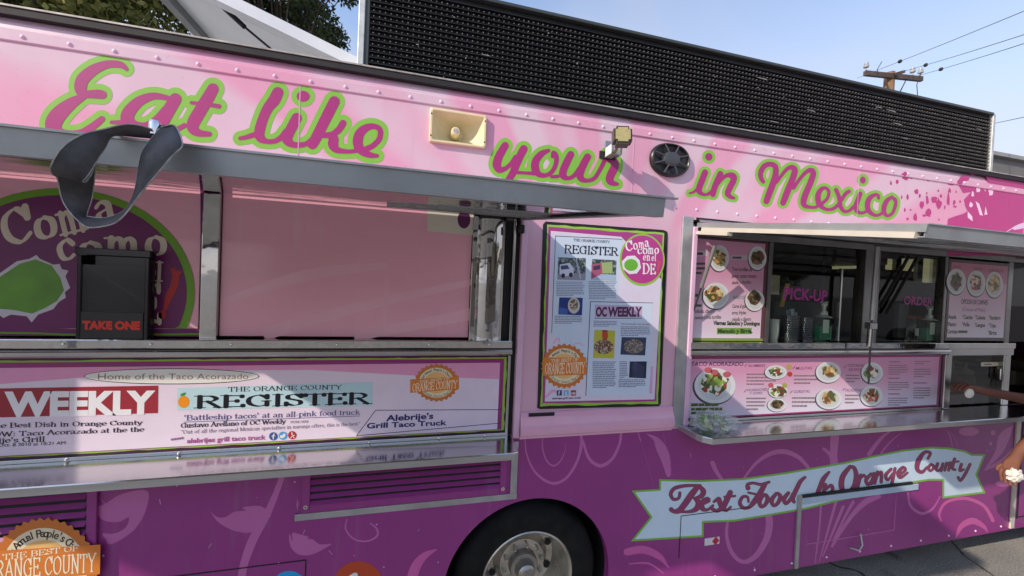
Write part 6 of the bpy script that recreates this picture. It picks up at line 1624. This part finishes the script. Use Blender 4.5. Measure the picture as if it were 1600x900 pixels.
# ---------------------------------------------------------------- LED display board on the roof
led = empty('led_display', (2, .1, 3.1)); tag(led, 'long black LED display board standing on the truck roof edge', 'display')
LX0, LX1, LZ0, LZ1, LY = -.355, 4.485, ZR + .008, 3.628, .095
M_ledk = mat('black_led_mask', (.010, .010, .011), .55, var=.2)
box('cabinet', M_ledk, led, LX0 + .04, LX1 - .02, LY + .012, LY + .13, LZ0, LZ1 - .004)
box('side_rail', mat('pale_galvanised', (.60, .62, .60), .5, .4, var=.12, vscale=20), led, LX0, LX0 + .030, LY - .012, LY + .13, LZ0, LZ1 + .01, .003)
box('side_rail', mat('dark_green_rail', (.05, .06, .055), .45, .2), led, LX0 + .0302, LX0 + .052, LY - .006, LY + .011, LZ0, LZ1, .002)
box('side_rail', MATS['pale_galvanised'], led, LX1 - .03, LX1, LY - .012, LY + .13, LZ0, LZ1 + .01, .003)
box('top_rail', MATS['dark_green_rail'], led, LX0 + .031, LX1 - .031, LY - .016, LY + .13, LZ1 - .003, LZ1 + .016, .003)
box('bottom_rail', mat('slate_rail', (.035, .037, .045), .5, .2), led, LX0 + .053, LX1 - .031, LY - .018, LY + .011, LZ0, LZ0 + .05, .003)
pit = .0282; rows = int((LZ1 - LZ0 - .065) / pit); cols = int((LX1 - LX0 - .10) / pit)
zs0 = LZ0 + .065
mbL = MB()
for r_ in range(rows):
    z = zs0 + r_ * pit
    MB().add([(LX0 + .055, LY + .0118, z + .017), (LX1 - .035, LY + .0118, z + .017), (LX1 - .035, LY - .006, z + .014), (LX0 + .055, LY - .006, z + .014),
              (LX0 + .055, LY + .0118, z + .020), (LX1 - .035, LY + .0118, z + .020), (LX1 - .035, LY - .006, z + .0165), (LX0 + .055, LY - .006, z + .0165)],
             [(0, 1, 2, 3), (4, 7, 6, 5), (3, 2, 6, 7)]).build('louvre', mat('black_louvre', (.012, .012, .014), .5, var=.3, vscale=12), led)
    for c_ in range(cols):
        x = LX0 + .07 + c_ * pit; s = .0045; y = LY
        mbL.add([(x - s, y + .0115, z - s), (x + s, y + .0115, z - s), (x + s, y + .0115, z + s), (x - s, y + .0115, z + s), (x - s * .6, y - .003, z - s * .6), (x + s * .6, y - .003, z - s * .6), (x + s * .6, y - .003, z + s * .6), (x - s * .6, y - .003, z + s * .6)],
                [(0, 1, 5, 4), (1, 2, 6, 5), (2, 3, 7, 6), (3, 0, 4, 7), (4, 5, 6, 7)])
o = mbL.build('led_pixels', mat('smoky_led_lens', (.12, .115, .11), .4, var=.7, vscale=70), led); tag(o, kind='stuff')

mbS = MB(); q_ = random.Random(77)
for k in range(26):
    x, z = q_.uniform(LX0 + .1, LX1 - .1), q_.uniform(LZ0 + .06, LZ1 - .03); w_, h_ = q_.uniform(.004, .016), q_.uniform(.003, .008)
    if q_.random() < .3: w_, h_ = q_.uniform(.03, .12), .002
    mbS.add([(x, LY - .0072, z), (x + w_, LY - .0072, z - w_ * .05), (x + w_ * .8, LY - .0072, z + h_), (x + w_ * .2, LY - .0072, z + h_ * 1.2)], [(0, 1, 2, 3)])
tag(mbS.build('dust_marks', mat('pale_dust', (.30, .29, .27), .9), led), kind='stuff')

# ---------------------------------------------------------------- open roof hatch of polished sheet, left of the board
rh = empty('roof_hatch'); rh.parent = truck
P1 = W(556, 96, .25); P2 = W(196, -81, .25)
P1.z = max(P1.z, ZR + .02)
dep = 1.25
U = (P2 - P1); Ln = U.length; U.normalize(); Nn = U.cross(Vector((0, 1, 0))).normalized()
if Nn.z > 0: Nn = -Nn          # towards the underside
def hp(s, y, t): return P1 + U * s + Vector((0, y, 0)) + Nn * t
def hslab(name, m, s0, s1, y0, y1, t0, t1):
    V = [hp(s, y, t) for s in (s0, s1) for y in (y0, y1) for t in (t0, t1)]
    return MB().add(V, [(0, 1, 3, 2), (4, 6, 7, 5), (0, 4, 5, 1), (2, 3, 7, 6), (0, 2, 6, 4), (1, 5, 7, 3)]).build(name, m, rh)
M_lid = mat('white_painted_lid', (.78, .79, .80), .22, .25, var=.05, vscale=3, bump=.02, bscale=1.4)
hslab('lid', M_lid, 0, Ln, 0.04, dep, 0, .012)
hslab('lid_edge', mat('white_lid_edge', (.72, .73, .75), .35, .1), -.02, Ln, -.03, .04, -.012, .045)
hslab('lid_seal', M_black, 0.0, Ln - .02, .0405, .055, .0125, .026)
hslab('lid_edge', mat('grey_lid_edge', (.22, .22, .22), .5, .3), Ln - .06, Ln + .01, .0405, dep, .0125, .05)
g0, g1 = W(430, 82, .34), W(382, 42, .34); g2 = W(330, -6, .34)
MB().tube([g0, g1], .006, 8).build('stay_rod', M_dark, rh, True)
MB().tube([g1, g2], .013, 10).build('stay_barrel', M_dark, rh, True)

# unseen flap and panel added left of frame to shade the banner's end
shade_flap, pt3, slab3, L3 = awning(-4.3, -1.8606, 2.478, -0.475, 2.395, .03, truck)
box('side_shade_panel', M_purple, truck, -2.50, -2.48, -.455, -.002, 1.66, 2.36, .004)
# ---------------------------------------------------------------- trees
def leaf_mat(name, c1, c2, c3):
    m = bpy.data.materials.new(name); m.use_nodes = True
    n, l = m.node_tree.nodes, m.node_tree.links; b = n['Principled BSDF']; b.inputs['Roughness'].default_value = .5
    co = n.new('ShaderNodeTexCoord'); t = n.new('ShaderNodeTexNoise'); t.inputs['Scale'].default_value = 3.5; t.inputs['Detail'].default_value = 8
    l.new(co.outputs['Object'], t.inputs['Vector'])
    r = n.new('ShaderNodeValToRGB'); e = r.color_ramp.elements
    e[0].position = .32; e[0].color = c1 + (1,); e[1].position = .7; e[1].color = c3 + (1,); k = e.new(.5); k.color = c2 + (1,)
    l.new(t.outputs['Fac'], r.inputs['Fac']); l.new(r.outputs[0], b.inputs['Base Color'])
    tr = n.new('ShaderNodeBsdfTranslucent'); l.new(r.outputs[0], tr.inputs[0])
    mi = n.new('ShaderNodeMixShader'); mi.inputs[0].default_value = .25
    l.new(b.outputs[0], mi.inputs[1]); l.new(tr.outputs[0], mi.inputs[2]); l.new(mi.outputs[0], n['Material Output'].inputs[0])
    return m
M_bark = mat('grey_bark', (.10, .075, .055), .9, var=.3, vscale=8, bump=.02, bscale=14)
def tree(name, label, group, base, top, R, n_leaf, leaf, lm, seed, squash=.8, nb=26):
    rng = np.random.default_rng(seed); q = random.Random(seed)
    e = empty(name, base); tag(e, label, 'tree', group)
    base = Vector(base); top = Vector(top)
    mb = MB(); mb.tube([base, base.lerp(top, .4) + Vector((q.uniform(-.1, .1), q.uniform(-.1, .1), 0)), base.lerp(top, .8)], [.17 * R / 2, .12 * R / 2, .05 * R / 2], 10)
    cl = []
    for k in range(nb):
        d = Vector((q.gauss(0, 1), q.gauss(0, 1), q.gauss(0, .9))).normalized() * q.uniform(.45, 1.0)
        c = top + Vector((d.x * R, d.y * R, d.z * R * squash)); cl.append((c, R * q.uniform(.22, .40)))
        s0 = base.lerp(top, q.uniform(.45, .8))
        mb.tube([s0, s0.lerp(c, .5) + Vector((0, 0, .12 * R)), c], [.035 * R / 2, .02 * R / 2, .006], 5, False)
    mb.build('trunk', M_bark, e, True)
    idx = rng.integers(0, len(cl), n_leaf); C = np.array([cl[i][0][:] for i in idx]); rad = np.array([cl[i][1] for i in idx])
    dd = rng.normal(size=(n_leaf, 3)); dd /= np.linalg.norm(dd, axis=1)[:, None]
    P = C + dd * (rad * rng.uniform(.35, 1.0, n_leaf) ** .6)[:, None] * np.array([1, 1, .8])
    a = rng.normal(size=(n_leaf, 3)); a[:, 2] -= .3; a /= np.linalg.norm(a, axis=1)[:, None]
    b = np.cross(a, rng.normal(size=(n_leaf, 3))); b /= np.linalg.norm(b, axis=1)[:, None]
    L = leaf * rng.uniform(.6, 1.3, n_leaf)[:, None]
    V = np.empty((n_leaf, 4, 3)); V[:, 0] = P; V[:, 1] = P + a * L * .5 + b * L * .22; V[:, 2] = P + a * L; V[:, 3] = P + a * L * .5 - b * L * .22
    me = bpy.data.meshes.new('crown'); me.vertices.add(n_leaf * 4); me.vertices.foreach_set('co', V.reshape(-1))
    me.loops.add(n_leaf * 4); me.loops.foreach_set('vertex_index', np.arange(n_leaf * 4, dtype=np.int32))
    me.polygons.add(n_leaf); me.polygons.foreach_set('loop_start', np.arange(0, n_leaf * 4, 4, dtype=np.int32)); me.polygons.foreach_set('loop_total', np.full(n_leaf, 4, dtype=np.int32))
    me.update(calc_edges=True); me.validate()
    link('crown', me, lm, e)
    return e
LM1 = leaf_mat('olive_leaves', (.060, .075, .022), (.17, .19, .045), (.38, .36, .11))
LM2 = leaf_mat('dark_leaves', (.024, .044, .020), (.055, .085, .030), (.14, .17, .055))
G = 'trees behind the truck'
t1 = W(90, -40, 4.2); tree('broadleaf_tree', 'sunlit olive green tree behind the truck at the top left corner', G, (t1.x, t1.y, 0), t1, 1.9, 52000, .095, LM1, 3, .75, 60)
t2 = W(440, -50, 5.0); tree('broadleaf_tree', 'dark green tree between the roof hatch and the display board', G, (t2.x, t2.y, 0), t2, 1.25, 30000, .09, LM2, 8, 1.1, 46)
t3 = W(786, 60, 6.0); tree('broadleaf_tree', 'tree whose leaf tips just show above the display board', G, (t3.x, t3.y, 0), t3, .62, 3500, .10, LM1, 9, 1.35, 16)

# ---------------------------------------------------------------- utility pole and lines
pt = at(1390, 114, 19.0)
up = empty('utility_pole', (pt.x, pt.y, 0)); tag(up, 'wooden utility pole with a crossarm rising behind the display board', 'utility pole')
M_wood = mat('weathered_pole_wood', (.26, .15, .085), .85, var=.25, vscale=6, stretch=(6, 6, .6), bump=.01, bscale=9)
M_arm = mat('dark_crossarm_wood', (.085, .06, .05), .8, var=.2, vscale=9)
MB().tube([(pt.x, pt.y, -.3), (pt.x, pt.y, pt.z)], [.19, .135], 14).build('pole', M_wood, up, True)
ca, cb = at(1339, 120, 18.2), at(1427, 129, 19.8)
ax = (cb - ca).normalized(); off = Vector((0, -.22, 0)) 
def beam(a, b, w, h):
    d = (b - a).normalized(); s = d.cross(Vector((0, 0, 1))).normalized(); u = s.cross(d)
    V = [p + s * (w * i) + u * (h * j) for p in (a, b) for i in (-1, 1) for j in (-1, 1)]
    return MB().add(V, [(0, 1, 3, 2), (4, 6, 7, 5), (0, 4, 5, 1), (2, 3, 7, 6), (0, 2, 6, 4), (1, 5, 7, 3)])
beam(ca + off, cb + off, .045, .075).build('crossarm', M_arm, up)
for t in (.34, .74):
    MB().tube([ca.lerp(cb, t) + off, Vector((pt.x, pt.y - .17, pt.z - 1.1))], .018, 6).build('brace', M_arm, up)
M_ins = mat('grey_insulator', (.36, .36, .38), .3, var=.1)
INS = []
for t in (.02, .83, .97):
    c = ca.lerp(cb, t) + off + Vector((0, 0, .10))
    MB().lathe([(.02, 0), (.02, .08), (.07, .09), (.075, .15), (.05, .17), (.06, .20), (.04, .26), (0, .27)], c, 'Z', 12).build('insulator', M_ins, up, True); INS.append(c + Vector((0, 0, .25)))
beam(Vector((pt.x, pt.y - .15, pt.z - .12)), at(1412, 112, 18.0), .04, .04).build('bracket', M_arm, up)
# lines, each its own cable running on towards the right
ends = [((1339, 122), (1600, 3), 18.2, 10.5), ((1410, 112), (1600, 40), 18.0, 10.5), ((1425, 121), (1600, 54), 19.6, 10.5)]
dots = [(1402, 88), (1441, 101), (1466, 104)]
names = ['topmost overhead line running right from the left crossarm end', 'middle overhead line running right from the pole bracket', 'lowest of the three overhead lines leaving the pole to the right']
for (s, e_, d0, d1), dt, nm in zip(ends, dots, names):
    a, b = at(*s, d0), at(*e_, d1); b2_ = a + (b - a) * 2.6
    pts = [a.lerp(b2_, k / 24) - Vector((0, 0, .25 * math.sin(math.pi * k / 24) * .6)) for k in range(25)]
    o = empty('power_line', a); tag(o, nm, 'cable', 'overhead lines')
    MB().tube(pts, .0065, 5).build('cable', mat('line_cable', (.10, .10, .11), .5), o, True)
    k = (dt[0] - s[0]) / (e_[0] - s[0]); c = min(pts, key=lambda p: abs(((p - CAM).dot(RT) / (p - CAM).dot(FW)) * FPX + 800 - dt[0]))
    bmq = bmesh.new(); bmesh.ops.create_uvsphere(bmq, u_segments=10, v_segments=6, radius=.045); bmesh.ops.translate(bmq, vec=c, verts=bmq.verts)
    MB().bm(bmq).build('line_spacer', M_dark, o, True)
a, b = at(1520, 200, 24), at(1600, 183, 15); b = a + (b - a) * 2
o = empty('power_line', a); tag(o, 'single low overhead line right of the display board above the grey roof', 'cable', 'overhead lines')
MB().tube([a.lerp(b, k / 12) for k in range(13)], .009, 5).build('cable', MATS['line_cable'], o, True)
for p_, q_ in (((1378, 96), (1372, 120)), ((1439, 113), (1434, 152))):
    MB().tube([at(*p_, 17.6), at((p_[0] + q_[0]) / 2 - 4, (p_[1] + q_[1]) / 2, 17.8), at(*q_, 18.2)], .010, 5).build('jumper_wire', MATS['line_cable'], up, True)

# ---------------------------------------------------------------- grey building beyond the right end
gb = empty('grey_building', (16, 10, 0)); tag(gb, 'plain grey building with a flat roof at the far right edge', 'building')
p0_ = at(1553, 239, 17.0)
gz = p0_.z
M_gw = mat('grey_render', (.17, .16, .155), .8, var=.08, vscale=1.2, bump=.004, bscale=30)
box('wall', M_gw, gb, p0_.x - 2.2, p0_.x + 12, p0_.y, p0_.y + 9, 0, gz - .10)
box('roof', mat('grey_coping', (.30, .30, .30), .7), gb, p0_.x - 2.3, p0_.x + 12.1, p0_.y - .1, p0_.y + 9.1, gz - .0995, gz)
for k in range(4):
    w = box('window', mat('dark_window_glass', (.03, .035, .04), .1), gb, p0_.x + 1 + k * 2.6, p0_.x + 2.4 + k * 2.6, p0_.y - .03, p0_.y - .001, 1.2, 2.6)
    box('sill', MATS['grey_coping'], w, p0_.x + .95 + k * 2.6, p0_.x + 2.45 + k * 2.6, p0_.y - .09, p0_.y - .031, 1.1, 1.199)
# low sunlit wall seen through the truck's far windows
yw = empty('yard_wall', (4, 6.5, 0)); tag(yw, 'low sunlit yellow wall glimpsed through the truck windows', 'wall')
MW = mat('yellow_render', srgb(206, 194, 138), .8, var=.1, vscale=2)
box('wall', MW, yw, -4, 13, 6.5, 6.7, 0, 2.55)
box('coping', mat('pale_coping', (.5, .48, .42), .7), yw, -4.05, 13.05, 6.45, 6.75, 2.5505, 2.63)

# ---------------------------------------------------------------- across the lot, behind the camera (mirrored in steel and glass)
sb = empty('street_building', (5, -15, 0)); tag(sb, 'long low tan building across the lot, mirrored in the steel', 'building')
box('wall', mat('tan_render', (.42, .34, .24), .8, var=.1, vscale=1.0), sb, -6, 18, -19, -15, 0, 3.6)
box('roof', mat('brown_roof', (.12, .085, .07), .8, var=.15), sb, -6.4, 18.4, -19.4, -14.6, 3.6005, 3.95)
for k in range(9):
    x = -4.8 + k * 2.5
    w = box('window', MATS['dark_window_glass'], sb, x, x + 1.3, -14.999, -14.96, 1.1, 2.5)
    box('sill', MATS['pale_coping'], w, x - .08, x + 1.38, -14.999, -14.90, 1.0, 1.099)
LM3 = leaf_mat('street_leaves', (.03, .05, .012), (.06, .09, .02), (.12, .14, .04))
for i, (x, y, r_) in enumerate(((7.5, -10.5, 1.6), (14.5, -11.5, 1.8), (0.6, -12.5, 1.4))):
    tree('broadleaf_tree', ('rounded street tree, nearest of the three across the lot', 'rounded street tree, rightmost across the lot', 'rounded street tree, leftmost across the lot')[i], 'street trees across the lot', (x, y, 0), (x, y, 3.3), r_, 5000, .16, LM3, 40 + i, .8, 18)

# ---------------------------------------------------------------- canopy added left of and above the camera, unseen, to shade the skirt
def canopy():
    e = empty('added_shade_canopy', (-3.4, -2.4, 0)); tag(e, 'added two panel shade canopy left of the camera, outside the frame', 'canopy')
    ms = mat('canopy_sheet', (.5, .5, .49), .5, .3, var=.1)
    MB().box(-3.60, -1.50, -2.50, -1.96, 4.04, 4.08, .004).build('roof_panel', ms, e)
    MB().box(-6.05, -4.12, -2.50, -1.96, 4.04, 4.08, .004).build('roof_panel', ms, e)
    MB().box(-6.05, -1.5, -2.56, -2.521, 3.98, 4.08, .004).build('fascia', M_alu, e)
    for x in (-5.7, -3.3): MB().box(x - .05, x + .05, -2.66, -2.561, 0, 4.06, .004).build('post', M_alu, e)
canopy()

# ---------------------------------------------------------------- person at the right edge, reaching over the counter
def person():
    e = empty('person', (4.55, -.55, 0)); tag(e, 'person mostly out of frame reaching over the right counter, napkin in hand', 'person')
    V = []; Ed = []; Rd = []
    def add(p, r, par=None):
        V.append(tuple(p)); Rd.append(r)
        if par is not None: Ed.append((par, len(V) - 1))
        return len(V) - 1
    pel = add((4.58, -.56, .93), .15); sp1 = add((4.58, -.56, 1.10), .14, pel); sp2 = add((4.56, -.56, 1.28), .155, sp1); ne = add((4.54, -.56, 1.43), .07, sp2); ne2 = add((4.53, -.56, 1.50), .055, ne)
    hd = add((4.51, -.56, 1.60), .095, ne2); add((4.51, -.56, 1.70), .085, hd)
    h1, h2 = W(1510, 604, -.17), W(1527, 609, -.17)
    shR = add((4.53, -.38, 1.37), .065, sp2)
    el = W(1625, 628, -.24); elR = add(el, .047, shR); fm = add(Vector(el).lerp(h2, .45), .037, elR); wr = add(h2, .030, fm); pa = add(h1, .034, wr)
    fw = (h1 - h2).normalized()
    def hand(pa, p, fw, up_, side, curl):
        for k, (o_, L_) in enumerate(((-.030, .058), (-.011, .072), (.010, .076), (.028, .066))):
            b = p + fw * .035 + side * o_; m = b + fw * L_ * .5 - up_ * .012 * curl; t = m + fw * L_ * .35 - up_ * .035 * curl
            i0 = add(b, .0115, pa); i1 = add(m, .0095, i0); add(t, .008, i1)
        b = p - side * .034 + fw * .002; i0 = add(b, .013, pa); i1 = add(b - side * .018 + fw * .024 - up_ * .01, .0105, i0); add(b - side * .016 + fw * .046 - up_ * .02, .0085, i1)
    hand(pa, h1, fw, Vector((0, 0, 1)), Vector((0, -1, 0)), 1.0)
    shL = add((4.53, -.74, 1.36), .065, sp2)
    k1, k2 = W(1580, 728, -.33), W(1592, 706, -.35)
    el2 = W(1640, 655, -.42); elL = add(el2, .05, shL); f2 = add(Vector(el2).lerp(k2, .5), .039, elL); wl_ = add(k2, .030, f2); pl = add(k1, .034, wl_)
    hand(pl, k1, (k1 - k2).normalized(), Vector((.6, .5, .3)).normalized(), Vector((.3, -.9, 0)).normalized(), 1.3)
    for s in (-1, 1):
        hp_ = add((4.58, -.56 + s * .10, .86), .10, pel); kn = add((4.55, -.56 + s * .11, .48), .065, hp_); an = add((4.60, -.56 + s * .11, .09), .042, kn); add((4.48, -.56 + s * .115, .035), .035, an)
    me = bpy.data.meshes.new('body'); me.from_pydata(V, Ed, []); me.update()
    o = link('body', me, mat('warm_skin', srgb(118, 74, 56), .75, var=.15, vscale=9), e)
    mo = o.modifiers.new('skin', 'SKIN'); mo.use_smooth_shade = True
    for i, sv in enumerate(me.skin_vertices[0].data): sv.radius = (Rd[i], Rd[i]); sv.use_root = (i == 0)
    su = o.modifiers.new('sub', 'SUBSURF'); su.levels = 1; su.render_levels = 2
    MB().lathe([(.155, .90), (.185, .98), (.175, 1.10), (.190, 1.28), (.175, 1.38), (.085, 1.44)], (4.565, -.56, 0), 'Z', 28).build('shirt', mat('dark_shirt', (.04, .045, .06), .8, var=.2, bump=.004, bscale=20), e, True)
    bmh = bmesh.new(); bmesh.ops.create_uvsphere(bmh, u_segments=20, v_segments=14, radius=1)
    for v in bmh.verts: v.co = Vector((v.co.x * .118 + 4.548, v.co.y * .108 - .56, v.co.z * .135 + 1.69))
    MB().bm(bmh).build('hair', mat('dark_hair', (.02, .015, .012), .6, var=.3, vscale=60, bump=.004, bscale=90), e, True)
    MB().tube([(4.425, -.56, 1.64), (4.408, -.56, 1.615), (4.425, -.56, 1.605)], [.008, .015, .010], 8).build('nose', MATS['warm_skin'], e, True)
    for s in (-1, 1):
        b = bmesh.new(); bmesh.ops.create_uvsphere(b, u_segments=10, v_segments=6, radius=.012); bmesh.ops.translate(b, vec=(4.432, -.56 + s * .034, 1.648), verts=b.verts)
        MB().bm(b).build('eye', mat('eye_dark', (.03, .02, .02), .2), e, True)
    MB().tube([(4.432, -.58, 1.572), (4.424, -.56, 1.570), (4.432, -.54, 1.572)], [.004, .007, .004], 6).build('mouth', mat('lip_skin', srgb(130, 70, 62), .5), e, True)
    # trousers and shoes
    MD = mat('denim', (.035, .05, .09), .85, var=.25, vscale=20, bump=.004, bscale=40)
    mt = MB().lathe([(.02, .74), (.12, .78), (.172, .88), (.178, .96), (.160, 1.02)], (4.58, -.56, 0), 'Z', 28)
    for s in (-1, 1):
        mt.tube([(4.58, -.56 + s * .085, .90), (4.565, -.56 + s * .10, .68), (4.553, -.56 + s * .11, .48), (4.58, -.56 + s * .112, .28), (4.60, -.56 + s * .114, .06)], [.105, .098, .078, .066, .062], 18)
        MB().box(4.42, 4.66, -.56 + s * .115 - .045, -.56 + s * .115 + .045, 0.0, .085, .03).build('shoe', mat('dark_shoe', (.03, .028, .03), .5), e, True)
    mt.build('trousers', MD, e, True)
    # paper things held
    for nm, c, lab, cat, sz in (('paper_cup_lid', h1 + fw * .03 + Vector((0, -.03, -.045)), 'round white lid held in the hand over the right counter', 'lid', .045), ('paper_napkin', k1 + (k1 - k2).normalized() * .055 + Vector((0, -.03, 0)), 'crumpled white napkin in the hand below the right counter edge', 'napkin', .058)):
        bm = bmesh.new(); bmesh.ops.create_icosphere(bm, subdivisions=4, radius=1)
        from mathutils import noise
        for v in bm.verts:
            k = 1 + (noise.noise(v.co * 3 + Vector((5, 1, 2))) * .35 + noise.noise(v.co * 8) * .15 if cat == 'napkin' else 0)
            v.co = Vector((v.co.x * sz * k, v.co.y * sz * (.5 if cat == 'napkin' else .25) * k, v.co.z * sz * .75 * k)) + c
        ob = MB().bm(bm).build(nm, mat('soft_white_paper', (.78, .75, .66), .8, var=.1, vscale=30), None, True); tag(ob, lab, cat)
person()
